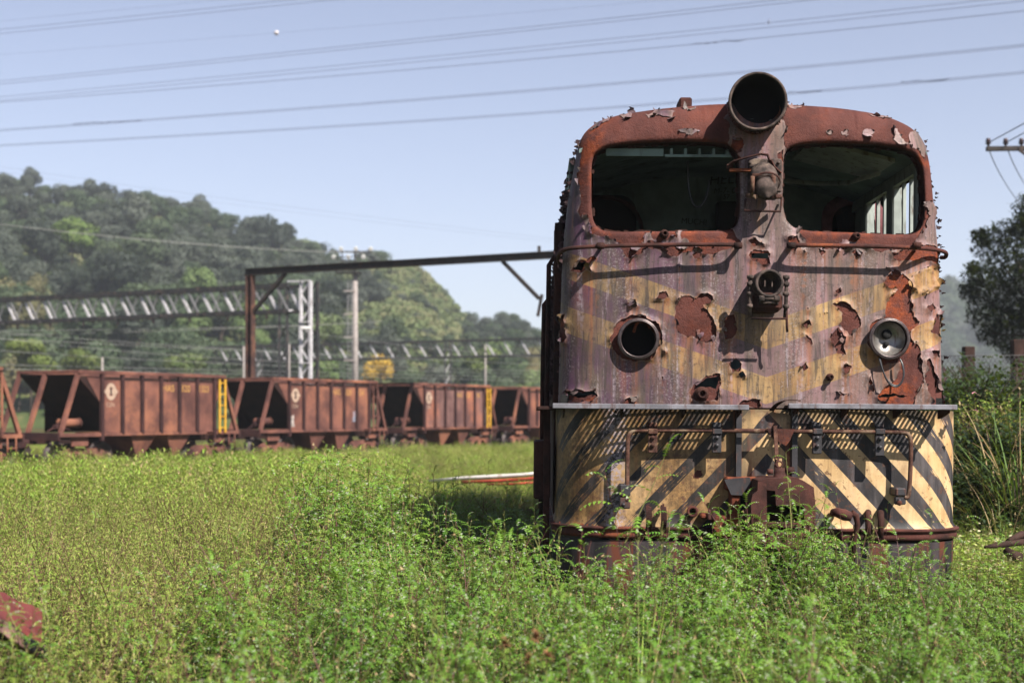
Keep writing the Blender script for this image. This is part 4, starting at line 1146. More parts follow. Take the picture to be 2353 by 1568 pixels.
# --- coupler in its pocket
cp = empty("coupler"); cp.parent = loco
def BX(mb, px0, py0, px1, py1, yf, yb, b=.012):
    a_, c_ = P0(px0, py1, yf), P0(px1, py0, yf)
    mb.bbox((a_.x, yf, a_.z), (c_.x, yb, c_.z), b)
mb = MB(); BX(mb, 1678, 1104, 1702, 1232, -.12, .05); BX(mb, 1640, 1186, 1700, 1212, -.16, .03); BX(mb, 1610, 1180, 1650, 1192, -.13, .03); BX(mb, 1668, 1096, 1770, 1126, -.13, .04); mb.build("pocket_frame", M['rust_bright'], cp)
mb = MB(); a_ = P0(1664, 1140, -.13); mb.prism([P0(1664, 1101, -.13).to_tuple()[::2], P0(1722, 1095, -.13).to_tuple()[::2], P0(1726, 1110, -.13).to_tuple()[::2], P0(1704, 1137, -.13).to_tuple()[::2], P0(1680, 1136, -.13).to_tuple()[::2]], -.138, -.126); mb.build("gusset", M['black_paint'], cp)
mb = MB(); BX(mb, 1690, 1128, 1840, 1235, -.02, .30); mb.build("pocket_dark", M['inside_dark'], cp)
mb = MB()
hd = [P0(*v_, -.42).to_tuple()[::2] for v_ in ((1744, 1103), (1762, 1098), (1830, 1096), (1846, 1104), (1868, 1118), (1872, 1160), (1872, 1250), (1848, 1256), (1846, 1160), (1782, 1160), (1780, 1126), (1746, 1124))]
mb.prism(hd, -.46, -.02); mb.build("coupler_head", M['rust_cast'], cp)
mb = MB(); kn = [P0(*v_, -.5) for v_ in ((1742, 1104), (1762, 1110), (1763, 1245), (1742, 1248), (1729, 1236), (1726, 1150), (1730, 1136), (1741, 1126))]
mb.prism([q.to_tuple()[::2] for q in kn], -.52, -.24); mb.build("knuckle", M['rust_cast'], cp)
mb = MB(); BX(mb, 1763, 1200, 1848, 1212, -.44, -.2, .006); BX(mb, 1763, 1222, 1850, 1262, -.45, -.2, .01); BX(mb, 1790, 1128, 1846, 1160, -.44, -.3, .02); mb.build("jaw", M['rust_cast'], cp)
mb = MB(); q = P0(1792, 1084, -.3); mb.lathe(q, (0, 0, -1), [(.001, -.03), (.035, -.03), (.04, 0), (.045, .04), (.06, .05)], 12); mb.lathe(P0(1815, 1080, -.3), (1, 0, 0), [(.001, -.03), (.024, -.03), (.026, .03), (.001, .03)], 10); mb.lathe(P0(1770, 1083, -.3), (1, 0, 0), [(.001, -.02), (.02, -.02), (.02, .02), (.001, .02)], 10)
mb.ring(P0(1791, 1066, -.3), (0, 1, 0), .022, .006, 14, 6); mb.build("lock_lifter", M['rust_cast'], cp)
mb = MB(); mb.lathe(P0(1740, 1215, .1), (0, -1, 0), [(.2, 0), (.2, .3), (.14, .32), (.001, .32)], 18); mb.build("draft_gear", M['rust_dark'], cp)
mb = MB(); lipz = [P0(*v_, -.25).to_tuple()[::2] for v_ in ((1640, 1212), (1700, 1212), (1770, 1230), (1770, 1255), (1690, 1248), (1655, 1232))]
mb.prism(lipz, -.28, .04); mb.build("coupler_carrier", M['rust_bright'], cp)
# hooks, hose stubs and valves low on the nose
for px in (1490, 1524):
    q = [(px, 1163, -.02), (px, 1164, -.07), (px + 1, 1172, -.10), (px + 2, 1190, -.10), (px + 1, 1205, -.08), (px, 1214, -.03)]
    c = chaikin(np.array([tuple(P0(*v_)) for v_ in q]), 2); mb = MB()
    for q0, q1 in zip(c[:-1], c[1:]): mb.beam(q0, q1, .042, .014, (0, -1, 0))
    mb.build("hose_hook", M['rust'], loco)
mb = MB(); mb.lathe(P0(1592, 1174, -.05), (-.2, -1, 0), [(.016, -.06), (.03, -.05), (.03, 0), (.042, .0), (.044, .04), (.024, .042), (.02, .0)], 14); mb.build("pipe_nipple", M['rust'], loco)
for px in (1630, 1640): 
    mb = MB(); mb.lathe(P0(px, 1186, -.14), (0, 0, 1), [(.016, -.02), (.016, .02), (.010, .022), (.010, .05), (.001, .052)], 6); mb.build("bolt", M['rust'], loco)
hv = empty("brake_hose_valve"); hv.parent = loco
mb = MB(); mb.tube([P0(1915, 1176, -.02), P0(1922, 1176, -.12), P0(1940, 1182, -.15), P0(1955, 1186, -.15)], [.03, .035, .042, .034], 12); mb.build("valve_body", M['rust_cast'], hv)
mb = MB(); mb.tube([P0(1955, 1176, -.15), P0(1966, 1184, -.15), P0(1970, 1205, -.14), P0(1962, 1240, -.14), P0(1958, 1290, -.12)], [.022, .024, .02, .018, .018], 10); mb.build("hose", M['rust_dark'], hv)
for px in (1993, 2022):
    mb = MB(); mb.tube([P0(px, 1176, .01), P0(px, 1178, -.08), P0(px + 1, 1195, -.11), P0(px, 1235, -.10)], [.024, .026, .024, .020], 10); mb.build("hose_stub", M['rust_dark'], loco)
mb = MB(); mb.lathe(P0(2064, 1154, YR - .01), (0, -1, 0), [(.02, 0), (.02, .02), (.001, .022)], 8); mb.build("bolt", M['rust_dark'], loco)
# patch of bare rust on the nose, and yellow scraps
def nose_patch(pts_, name, mat, lift_=.002):
    P = jag(np.array([loc(px, py, 0) for px, py in pts_]), .18, .012, int(pts_[0][0]))
    mb = MB(); mb.add([(x_, nose_y(x_) - lift_, z_) for x_, z_ in P] , [tuple(range(len(P)))]); return mb.build(name, mat, loco, fix=False)
nose_patch([Z5(*p) for p in ((1335, 690), (1360, 655), (1400, 660), (1410, 695), (1370, 730), (1330, 725))], "rust_patch", M['rust'])
# ================================================================== the ground
def ground_h(x, y):
    h = 0.0
    s = max(0.0, min(1.0, (x - (.19 * y + .6)) / 2.2)); s = s * s * (3 - 2 * s)
    q = max(0.0, min(1.0, (y - 13.5) / 5.0)); q = q * q * (3 - 2 * q)
    h += 1.25 * s * q * max(0.0, min(1.0, (90 - y) / 40))
    h += .05 * mnoise.noise(Vector((x * .35, y * .35, .5)))
    return h
gx_ = np.concatenate([-np.geomspace(1500, 14, 22), np.linspace(-12, 16, 57), np.geomspace(18, 1500, 22)])
gy_ = np.concatenate([-np.geomspace(200, 2, 10), np.linspace(0, 40, 81), np.geomspace(41, 2600, 40)])
V_ = [(x, y, ground_h(x, y)) for y in gy_ for x in gx_]
nx_ = len(gx_)
F_ = [(j * nx_ + i, j * nx_ + i + 1, (j + 1) * nx_ + i + 1, (j + 1) * nx_ + i) for j in range(len(gy_) - 1) for i in range(nx_ - 1)]
t = NT("ground_soil"); p = t.pos()
c0 = t.mix(t.mr(t.noise(p, .6, 5, .6), .35, .65), lin(62, 58, 34), lin(92, 92, 44))
c0 = t.mix(t.mr(t.noise(p, 8, 4, .6), .45, .7, 0, .6), c0, lin(84, 70, 50))
M['soil'] = t.done(t.bsdf(c0, .95, 0, t.bump(t.noise(p, 20, 4, .6), .6, .03), .1))
ground = arr_obj("ground", V_, F_, M['soil'], None, True, kind="structure")

# ================================================================== hopper wagons on the far track
TD = Vector((.456, .89, 0)).normalized()
TNV = Vector((TD.y, -TD.x, 0))                  # towards the viewer
T0 = Vector((-11.34, 42.3, 0))
M['wagon_rust'] = rust_mat("wagon_rust", lin(86, 56, 52), lin(134, 88, 76), lin(164, 108, 82), .54, 1.1, .25, .35)
M['wagon_rust_grey'] = rust_mat("wagon_rust_grey", lin(98, 70, 68), lin(138, 104, 98), lin(176, 106, 76), .55, 1.0, .25, .35)
M['wagon_dark'] = rust_mat("wagon_dark", lin(50, 30, 32), lin(76, 48, 46), lin(108, 66, 52), .62, 1.6, .25)
M['wagon_inside'] = rust_mat("wagon_inside", lin(40, 24, 22), lin(60, 36, 30), lin(86, 48, 34), .62, 1.6, .25)
M['yellow_paint'] = plain_mat("yellow_paint", lin(232, 178, 52), .5, .2, 8, 0, .1, .3, lin(150, 96, 50))
M['cream_paint'] = plain_mat("cream_paint", lin(186, 160, 140), .7, .2, 8, 0, .05)
M['number_paint'] = plain_mat("number_paint", lin(204, 154, 84), .7, .25, 8, 0, .05)
M['wheel_steel'] = plain_mat("wheel_steel", lin(78, 66, 64), .6, .4, 6, .2, .1)
WLEN, WW = 6.6, 2.4
def make_wagon():
    """local axes: x along the train, y away from the viewer, z up; origin on the rail line below the near rim corner"""
    w = empty("hopper_wagon")
    mb = MB()
    mb.bbox((0, -.02, 2.80), (WLEN, .08, 2.90), .01); mb.bbox((0, WW - .08, 2.80), (WLEN, WW + .02, 2.90), .01)
    mb.bbox((0, .081, 2.805), (.09, WW - .081, 2.895), .01); mb.bbox((WLEN - .09, .081, 2.805), (WLEN, WW - .081, 2.895), .01)
    mb.build("top_rim", M['wagon_rust'], w)
    xs = [1.0 + i * (5.08 / 6) for i in range(7)]
    for i in range(6):                          # near side plates between the ribs
        mb = MB(); mb.box((xs[i] + .056, .085, 1.10), (xs[i + 1] - .056, .10, 2.63)); mb.build("side_panel", M['wagon_rust'], w)
    mb = MB(); mb.prism([(.40, 2.72), (.944, 2.72), (.944, 2.0)], .085, .10); mb.build("gusset_plate", M['wagon_rust'], w)
    mb = MB(); mb.prism([(6.14, 2.72), (6.5, 2.72), (6.14, 2.2)], .09, .10); mb.build("gusset_plate", M['wagon_rust'], w)
    mb = MB(); mb.box((1.0, WW - .10, 1.10), (6.08, WW - .085, 2.79)); mb.prism([(.2, 2.79), (.999, 2.79), (.999, 1.9)], WW - .10, WW - .085); mb.prism([(6.4, 2.79), (6.081, 2.79), (6.081, 1.9)], WW - .10, WW - .085); mb.build("far_side", M['wagon_inside'], w)
    for i, x in enumerate(xs):
        mb = MB(); lo_ = .86 if i in (0, 6) else 1.06
        mb.bbox((x - .055, .0, lo_), (x + .055, .11, 2.798), .008); mb.build("side_rib", M['wagon_dark'], w)
    mb = MB(); mb.bbox((.945, .02, 1.0), (6.14, .115, 1.09), .008); mb.build("side_sill", M['wagon_rust'], w)
    for sx in (0, 1):
        f = (lambda x: x) if not sx else (lambda x: WLEN - x)
        mb = MB(); a, b = f(.05), f(2.0)
        mb.add([(a, .1, 2.78), (a, WW - .1, 2.78), (b, WW - .1, 1.15), (b, .1, 1.15), (a, .1, 2.74), (a, WW - .1, 2.74), (b, WW - .1, 1.11), (b, .1, 1.11)], [(0,1,2,3), (7,6,5,4), (0,4,5,1), (2,6,7,3), (0,3,7,4), (1,5,6,2)])
        mb.build("slope_sheet", M['wagon_inside'], w)
        for yy in (.03, WW - .11) if not sx else (.03, WW - .11):
            mb = MB(); mb.beam((f(.06), yy + .04, 2.80), (f(-.62), yy + .04, 1.10), .09, .12, (1, 0, 0)); mb.build("end_post", M['wagon_rust'], w)
        if not sx:
            mb = MB(); mb.beam((.06, WW * .55, 2.80), (-.62, WW * .55, 1.10), .12, .10, (1, 0, 0)); mb.build("end_post", M['wagon_rust'], w)
        mb = MB(); x0, x1 = sorted((f(-.70), f(.94)))
        mb.bbox((x0, .02, .99), (x1, .12, 1.10), .008); mb.build("end_sill", M['wagon_rust'], w)
        mb = MB(); x0, x1 = sorted((f(-.76), f(-.70)))
        mb.bbox((x0, .0, .88), (x1, WW, 1.12), .008); mb.build("buffer_beam", M['wagon_dark'], w)
        mb = MB(); x0, x1 = sorted((f(-.1), f(.55))); mb.bbox((x0, .14, .72), (x1, .2, .985), .01); mb.build("step_plate", M['wagon_rust'], w)
        # truck
        tx = f(.5)
        mb = MB(); P = [(-.85, .56), (-.62, .66), (.62, .66), (.85, .56), (.85, .34), (.55, .34), (.35, .5), (.14, .5), (.14, .2), (-.14, .2), (-.14, .5), (-.35, .5), (-.55, .34), (-.85, .34)]
        mb.prism([(tx + a, b) for a, b in P], .28, .38); mb.build("truck_frame", M['wagon_rust'], w)
        mb = MB()
        for k in (-.12, -.04, .04, .12): mb.lathe((tx + k, .34, .2), (0, 0, 1), [(.035, 0), (.045, .05), (.035, .1), (.045, .15), (.035, .2), (.045, .25), (.035, .28)], 8)
        mb.build("truck_spring", M['wagon_dark'], w)
        for k in (-.88, .88):
            mb = MB()
            for yy, s in ((.50, 1), (WW - .50, -1)): mb.lathe((tx + k, yy, .42), (0, -s, 0), [(.001, -.02), (.36, -.02), (.40, -.05), (.45, -.05), (.45, -.02), (.42, .0), (.42, .10), (.37, .10), (.34, .04), (.12, .02), (.10, .08), (.001, .08)], 22)
            mb.tube([(tx + k, .5, .42), (tx + k, WW - .5, .42)], .07, 8); mb.build("wheelset", M['wheel_steel'], w)
            mb = MB(); mb.bbox((tx + k - .12, .27, .32), (tx + k + .12, .40, .54), .02); mb.build("axle_box", M['wagon_dark'], w)
        mb = MB(); x0, x1 = sorted((f(-1.25), f(-.76))); mb.bbox((x0, WW / 2 - .12, .68), (x1, WW / 2 + .12, .92), .03); mb.bbox((x0 - .02, WW / 2 - .2, .66), (x0 + .2, WW / 2 + .2, .94), .04); mb.build("coupler", M['wagon_dark'], w)
        mb = MB(); x0, x1 = sorted((f(-.74), f(1.9))); mb.bbox((x0, WW / 2 - .2, .78), (x1, WW / 2 + .2, 1.02), .01); mb.build("centre_sill", M['wagon_inside'], w)
    for x0 in (2.35, 3.95):                      # discharge hoppers
        mb = MB(); a, b, c, d = x0 - .12, x0 + 1.12, x0 + .36, x0 + .60
        for y0, y1 in ((.12, .6),):
            mb.add([(a, .10, 1.09), (b, .10, 1.09), (b, WW - .1, 1.09), (a, WW - .1, 1.09), (c, .3, .34), (d, .3, .34), (d, WW - .3, .34), (c, WW - .3, .34)], [(0,1,5,4), (1,2,6,5), (2,3,7,6), (3,0,4,7), (4,5,6,7)])
        mb.build("discharge_hopper", M['wagon_rust'], w)
    mb = MB(); mb.lathe((.0, .75, 1.38), (1, 0, 0), [(.001, -.02), (.10, -.02), (.13, .02), (.13, .72), (.10, .76), (.001, .76)], 18); mb.lathe((.72, .75, 1.38), (1, 0, 0), [(.16, 0), (.16, .05), (.10, .07), (.001, .07)], 18); mb.build("brake_cylinder", M['wagon_rust'], w)
    mb = MB()
    for xx, zz in ((-.3, 1.2), (-.15, 1.25)): mb.bbox((xx, .5, zz), (xx + .12, .7, zz + .14), .02)
    mb.tube([(-.6, .6, 1.15), (-.1, .7, 1.3), (.3, .6, 1.18)], .025, 6); mb.build("brake_gear", M['wagon_dark'], w)
    la = empty("ladder"); la.parent = w
    for k in (6.24, 6.52):
        mb = MB(); mb.bbox((k - .03, -.06, 1.04), (k + .03, -.01, 2.76), .006); mb.build("ladder_rail", M['yellow_paint'], la)
    for k in range(5):
        mb = MB(); mb.tube([(6.24, -.03, 1.2 + k * .36), (6.52, -.03, 1.2 + k * .36)], .018, 6); mb.build("rung", M['yellow_paint'], la)
    st = empty("step"); st.parent = w
    mb = MB(); mb.tube([(6.75, .0, 1.0), (6.75, 0, .45), (7.05, 0, .45), (7.05, 0, 1.0)], .02, 6); mb.tube([(6.75, 0, .72), (7.05, 0, .72)], .018, 6); mb.build("step_iron", M['wagon_rust'], st)
    return w
wag = make_wagon()
ANG = math.atan2(TD.y, TD.x)
def yard(t_, off=0.0, z=0.0):
    return T0 + TD * t_ - TNV * off + Vector((0, 0, z))
WAGONS = [(-11.5, "brown hopper wagon cut off by the left picture edge, only its sloped end showing", 'rust', None),
          (-2.14, "largest hopper wagon, with cream emblem, clear yellow number and yellow ladder", 'yellow', "HAS 320 1323"),
          (7.0, "rust brown hopper wagon with plain rusty ladder and pale blue scuff low on its side", 'rust', "HAS 320 154"),
          (16.2, "greyish faded hopper wagon with yellow ladder and very blurred number", 'yellow', "HAS 320 190"),
          (25.7, "hopper wagon half hidden behind the locomotive's left edge", 'rust', None)]
def flat_text(name, txt, w, x, z, size, mat, sx=1.0):
    cu = bpy.data.curves.new(name, 'FONT'); cu.body = txt; cu.size = size; cu.extrude = .002; cu.space_character = 1.05
    cu.materials.append(mat)
    o = bpy.data.objects.new(name, cu); COL.objects.link(o); o = text_mesh(o); o.parent = w
    o.location = (x, .082, z); o.rotation_euler = (R(90), 0, 0); o.scale = (sx, 1, 1)
    return o
wlist = []
for i, (t_, lab, lad, num) in enumerate(WAGONS):
    wlist.append(wag if i == 0 else copy_tree(wag))
for i, (w, (t_, lab, lad, num)) in enumerate(zip(wlist, WAGONS)):
    w.location = yard(t_); w.rotation_euler = (0, 0, ANG)
    tag(w, lab, "freight wagon", "hopper wagons in a row on the far track")
    if lad == 'rust' or i == 3:
        def walk(o):
            for c in o.children:
                yield c
                yield from walk(c)
        for c in walk(w):
            if c.type != 'MESH': continue
            if lad == 'rust' and c.name.split('.')[0] in ('ladder_rail', 'rung'):
                c.material_slots[0].link = 'OBJECT'; c.material_slots[0].material = M['wagon_rust']
            if i == 3 and c.name.split('.')[0] == 'side_panel':
                c.material_slots[0].link = 'OBJECT'; c.material_slots[0].material = M['wagon_rust_grey']
    if i in (1, 2, 3):
        xs = [1.0 + k * (5.08 / 6) for k in range(7)]
        for k, part_ in enumerate(num.split()):
            flat_text("number", part_, w, xs[3 + k] + .10, 2.34, .30, M['number_paint'], .95 if len(part_) < 4 else .82)
        # round emblem with a cross bar and letters below
        em = empty("emblem"); em.parent = w
        cx, cz = 1.40, 2.30
        mb = MB(); n_ = 28
        ro, ri = .25, .13
        v = [(cx + r_ * math.cos(2 * math.pi * k / n_) * .86, .079, cz + r_ * math.sin(2 * math.pi * k / n_)) for r_ in (ro, ri) for k in range(n_)]
        mb.add(v, [(k, (k + 1) % n_, n_ + (k + 1) % n_, n_ + k) for k in range(n_)])
        mb.add([(cx - .30, .0785, cz), (cx - .22, .0785, cz + .07), (cx + .22, .0785, cz + .07), (cx + .30, .0785, cz), (cx + .22, .0785, cz - .07), (cx - .22, .0785, cz - .07)], [(0, 1, 2, 3, 4, 5)])
        mb.build("emblem_disc", M['cream_paint'], em, fix=False)
        mb = MB(); mb.box((cx - .03, .0755, cz - .10), (cx + .03, .078, cz + .12)); mb.build("emblem_mark", M['wagon_dark'], em)
        flat_text("emblem_letters", "CSN", w, cx - .19, cz - .44, .17, M['cream_paint'])
    if i == 2:
        for x0, x1, z0, z1, m in ((5.0, 5.26, 1.35, 1.78, plain_mat("blue_scuff", lin(150, 158, 178), .7, .5, 6, 0, .05, .3, lin(170, 110, 90))), (1.12, 1.35, 1.2, 1.62, plain_mat("pale_scuff", lin(196, 186, 180), .7, .5, 6, 0, .05, .3, lin(170, 110, 90)))):
            P = jag(np.array([(x0, z0), (x1, z0), (x1 - .04, z1), (x0 + .03, z1 - .05)]), .2, .05, 3)
            mb = MB(); mb.add([(a, .082, b) for a, b in P], [tuple(range(len(P)))]); mb.build("scuff_mark", m, w, fix=False)

# --- rails of the far track
M['rail_steel'] = rust_mat("rail_steel", lin(60, 44, 38), lin(100, 76, 62), lin(140, 104, 80), .6, 3, .2)
for nm, off, lab in (("rail", .5, "near rail of the far track under the hopper wagons"), ("rail", WW - .5, "further rail of the far track under the hopper wagons")):
    mb = MB(); P = [(-.06, -.14), (.06, -.14), (.06, -.12), (.012, -.10), (.012, -.03), (.034, -.02), (.034, .0), (-.034, .0), (-.034, -.02), (-.012, -.03), (-.012, -.10), (-.06, -.12)]
    a, b = yard(-60, off), yard(90, off)
    v = []
    for q in (a, b): v += [q - TNV * u_ + Vector((0, 0, w_ + .0)) for u_, w_ in P]
    n_ = len(P); mb.add(v, [tuple(range(n_)), tuple(reversed(range(n_, 2 * n_)))] + [(k, (k + 1) % n_, n_ + (k + 1) % n_, n_ + k) for k in range(n_)])
    mb.build(nm, M['rail_steel'], None, label=lab, cat="rail", group="rails of the far track")

# ================================================================== line-side portals and masts
M['portal_rust'] = rust_mat("portal_rust", lin(58, 42, 40), lin(92, 64, 56), lin(142, 98, 72), .60, 1.4, .2)
M['portal_dark'] = plain_mat("portal_dark", lin(62, 56, 54), .7, .4, 3, 0, .1, .2, lin(92, 66, 54))
M['lattice_pale'] = plain_mat("lattice_pale", lin(222, 218, 222), .55, .25, 3, 0, .1, .3, lin(120, 104, 96))
M['lattice_dark'] = plain_mat("lattice_dark", lin(56, 56, 58), .6, .4, 3, 0, .1, .3, lin(110, 92, 82))
M['lattice_mid'] = plain_mat("lattice_mid", lin(136, 134, 136), .6, .3, 3, 0, .1, .3)
M['concrete'] = plain_mat("concrete", lin(164, 154, 150), .8, .25, 3, 0, .1, .2)
M['lamp_white'] = plain_mat("lamp_white", lin(226, 224, 222), .4, .1, 3)
M['insulator'] = plain_mat("insulator", lin(70, 52, 56), .25, .3, 5)
M['cable'] = plain_mat("cable", lin(128, 136, 160), .5, .1, 3)  # pale blue tone holds the haze in front of the wires
M['cable_pale'] = plain_mat("cable_pale", lin(150, 150, 146), .5, .1, 3)

def ibeam(mb, a, b, h, w, up):
    a, b = Vector(a), Vector(b); up = Vector(up).normalized()
    d = (b - a).normalized(); tf = h * .10
    mb.beam(a + up * (h / 2 - tf / 2), b + up * (h / 2 - tf / 2), w, tf, up); mb.beam(a - up * (h / 2 - tf / 2), b - up * (h / 2 - tf / 2), w, tf, up)
    mb.beam(a, b, w * .18, h - 2 * tf - .002, up)
# rusty I-beam portal
A = at(575, 617, 58.0); zt = A.z
dirp = TNV
Bp = A + dirp * 24
g1 = empty("line_portal", (A.x, A.y, 0)); tag(g1, "rusty I-beam portal spanning the tracks from a single post beside the wagons", "portal")
q = lambda v: Vector(v) - Vector((A.x, A.y, 0))
mb = MB(); ibeam(mb, q((A.x, A.y, 0)), q((A.x, A.y, zt - .28)), .30, .28, TNV); mb.build("post", M['portal_rust'], g1)
mb = MB(); ibeam(mb, q((Bp.x, Bp.y, 0)), q((Bp.x, Bp.y, zt - .28)), .30, .28, TNV); mb.build("post", M['portal_rust'], g1)
mb = MB(); ibeam(mb, q(A - dirp * .25 - Vector((0, 0, .13))), q(Bp + dirp * .25 - Vector((0, 0, .13))), .27, .26, (0, 0, 1)); mb.build("cross_beam", M['portal_dark'], g1)
for e, s in ((A, 1), (Bp, -1)):
    mb = MB(); mb.beam(q(e + dirp * (1.75 * s) - Vector((0, 0, .27))), q(e + dirp * (.15 * s) - Vector((0, 0, 1.75))), .14, .14); mb.build("knee_brace", M['portal_dark'], g1)
mb = MB(); m_ = A + dirp * 11.6; mb.beam(q(m_ - Vector((0, 0, .27))), q(m_ + dirp * 1.5 - Vector((0, 0, 1.7))), .13, .13); mb.beam(q(m_ + dirp * 1.62 - Vector((0, 0, 1.55))), q(m_ + dirp * 1.45 - Vector((0, 0, 2.35))), .09, .09); mb.build("knee_brace", M['portal_dark'], g1)
mb = MB(); m_ = A + dirp * 13.1; mb.beam(q(m_), q(m_ + Vector((0, 0, .22))), .12); mb.build("beam_fitting", M['portal_dark'], g1)

def lattice_truss(name, a, b, h, dpt, mat_ch, mat_d, nbay, parent, cross=True):
    """box truss from a to b (top chords), h deep, dpt wide"""
    d = (b - a).normalized(); s = Vector((-d.y, d.x, 0)); dn_ = Vector((0, 0, -h))
    for k, off in enumerate((Vector((0, 0, 0)), s * dpt)):
        for z, nm in ((Vector((0, 0, 0)), "chord"), (dn_, "chord")):
            mb = MB(); mb.beam(a + off + z, b + off + z, .17, .17); mb.build(nm, mat_ch, parent)
    L = (b - a).length
    for k in range(nbay):
        p0 = a + d * (L * k / nbay); p1 = a + d * (L * (k + .55) / nbay); p2 = a + d * (L * (k + 1) / nbay)
        mb = MB(); mb.beam(p1 - s * .07, p0 + dn_ - s * .07,   .15, .06, s); mb.build("lattice_bar", mat_d[0], parent)
        mb = MB(); mb.beam(p1 - s * .005, p2 + dn_ - s * .005, .07, .05, s); mb.build("lattice_bar", mat_d[1], parent)
        mb = MB(); mb.beam(p1 + s * dpt, p0 + s * dpt + dn_, .10, .05, s); mb.build("lattice_bar", mat_d[2], parent)
        if cross and k % 2 == 0:
            mb = MB(); mb.beam(p1 + dn_, p1 + dn_ + s * dpt, .06, .06); mb.build("tie_bar", mat_d[1], parent)
def lattice_column(base, h, w, mat, parent, mats_back, d):
    """four-legged column, w wide along d"""
    s = Vector((-d.y, d.x, 0))
    for i in (0, 1):
        for j in (0, 1):
            p = base + d * (w * i) + s * (w * j)
            mb = MB(); mb.beam(p, p + Vector((0, 0, h)), .15, .15, d); mb.build("leg", mat if j == 0 else mats_back, parent)
    n_ = max(4, int(h / (w * 1.15)))
    for k in range(n_):
        z0, z1 = h * k / n_, h * (k + 1) / n_
        for off, m in ((Vector(), mat), (s * w, mats_back)):
            a, b = (0, w) if k % 2 else (w, 0)
            mb = MB(); mb.beam(base + off + d * a + Vector((0, 0, z0)), base + off + d * b + Vector((0, 0, z1)), .09, .05, s); mb.build("lattice_bar", m, parent)
        if k % 3 == 2 or k == n_ - 1:
            mb = MB(); mb.beam(base - s * .08 + Vector((0, 0, z1)), base - s * .08 + d * w + Vector((0, 0, z1)), .14, .05); mb.build("tie_bar", mat, parent)
# big lattice portal with the pale column
g2 = empty("lattice_portal"); tag(g2, "grey lattice truss portal ending in a bright lattice column behind the wagons", "portal")
cR = at(690, 655, 75.0); zT = cR.z
dl = -TNV
aa = Vector((cR.x, cR.y, zT - .05)); bb = aa + dl * 25
lattice_truss("lattice_portal", aa, bb, 1.35, 1.1, M['lattice_dark'], (M['lattice_pale'], M['lattice_mid'], M['lattice_mid']), 17, g2)
lattice_column(Vector((cR.x, cR.y, 0)) + Vector((.02, .0, 0)), zT + .22, .62, M['lattice_pale'], g2, M['lattice_dark'], TNV)
mb = MB(); mb.beam(aa + Vector((0, -.1, .25)), aa + dl * .8 + Vector((0, -.1, .28)), .12, .08); mb.build("cap_plate", M['lattice_pale'], g2)
c2 = aa + dl * 1.35
for o_ in (0, .5):
    mb = MB(); p = Vector((c2.x, c2.y, 0)) + TNV * o_; mb.beam(p, p + Vector((0, 0, zT)), .14); mb.build("rear_leg", M['lattice_dark'], g2)
for k in range(6):
    mb = MB(); p = Vector((c2.x, c2.y, k * 1.25 + .6)); mb.beam(p, p + TNV * .5 + Vector((0, 0, .8)), .08); mb.build("lattice_bar", M['lattice_dark'], g2)
p = at(703, 753, 74.6); mb = MB(); mb.bbox((p.x - .28, p.y - .3, p.z - .09), (p.x + .28, p.y - .1, p.z + .07), .03); mb.build("lamp", M['lamp_white'], g2)
for k in range(9):
    mb = MB(); p = aa + dl * (2.2 + k * 2.6) + Vector((0, 0, -1.42)); mb.lathe(p, (0, 0, -1), [(.03, 0), (.10, .06), (.03, .12), (.10, .18), (.03, .24), (.02, .3)], 8); mb.build("insulator", M['insulator'], g2)
for k in range(17):
    if k % 2: continue
    mb = MB(); p = aa + dl * (.8 + k * 1.45) + Vector((0, 0, -1.28)); mb.bbox((p.x - .12, p.y - .2, p.z - .05), (p.x + .3, p.y, p.z + .06), .03); mb.build("clamp", M['lattice_pale'], g2)
# further portal, right
g3 = empty("lattice_portal"); tag(g3, "further pale lattice truss portal low behind the wagons near the locomotive", "portal")
aR = at(1300, 777, 128); bR = aR + dl * 40
lattice_truss("lattice_portal", aR, bR, 1.5, 1.2, M['lattice_dark'], (M['lattice_pale'], M['lattice_dark'], M['lattice_dark']), 22, g3)
for px, Y in ((1022, 136.5), (590, 152)):
    p = at(px, 800, Y)
    for o_ in (0, .55):
        mb = MB(); b_ = Vector((p.x + o_, p.y, 0)); mb.beam(b_, b_ + Vector((0, 0, aR.z - .1)), .17); mb.build("post", M['lattice_dark'], g3)
    for k in range(7):
        mb = MB(); mb.beam(Vector((p.x, p.y, k * 1.1)), Vector((p.x + .55, p.y, k * 1.1 + 1.1)), .07); mb.build("lattice_bar", M['lattice_pale'], g3)
# floodlight mast
ms = empty("floodlight_mast"); tag(ms, "tall pale concrete mast with floodlights and caged ladder", "mast")
b_ = at(816, 950, 108); b_.z = 0; ztop = at(816, 625, 108).z
mb = MB(); mb.tube([b_, b_ + Vector((0, 0, ztop))], [.26, .17], 12); mb.build("mast_pole", M['concrete'], ms)
mb = MB(); mb.tube([b_ + Vector((-.02, 0, ztop)), b_ + Vector((-.02, 0, ztop + 1.6))], .07, 8); mb.tube([b_ + Vector((-1.0, 0, ztop)), b_ + Vector((-1.0, 0, ztop + 1.6))], .05, 8); mb.build("lamp_post", M['lattice_dark'], ms)
pl = empty("platform"); pl.parent = ms
mb = MB(); mb.box((b_.x - 1.5, b_.y - .6, ztop - .08), (b_.x + .5, b_.y + .6, ztop)); mb.build("deck", M['lattice_dark'], pl)
for z in (.4, .8, 1.1):
    mb = MB(); mb.beam((b_.x - 1.5, b_.y - .6, ztop + z), (b_.x + .5, b_.y - .6, ztop + z), .05); mb.build("guard_rail", M['lattice_dark'], pl)
mb = MB(); mb.beam((b_.x - 1.6, b_.y, ztop + 1.55), (b_.x + 1.2, b_.y, ztop + 1.55), .10); mb.build("lamp_bar", M['lattice_dark'], ms)
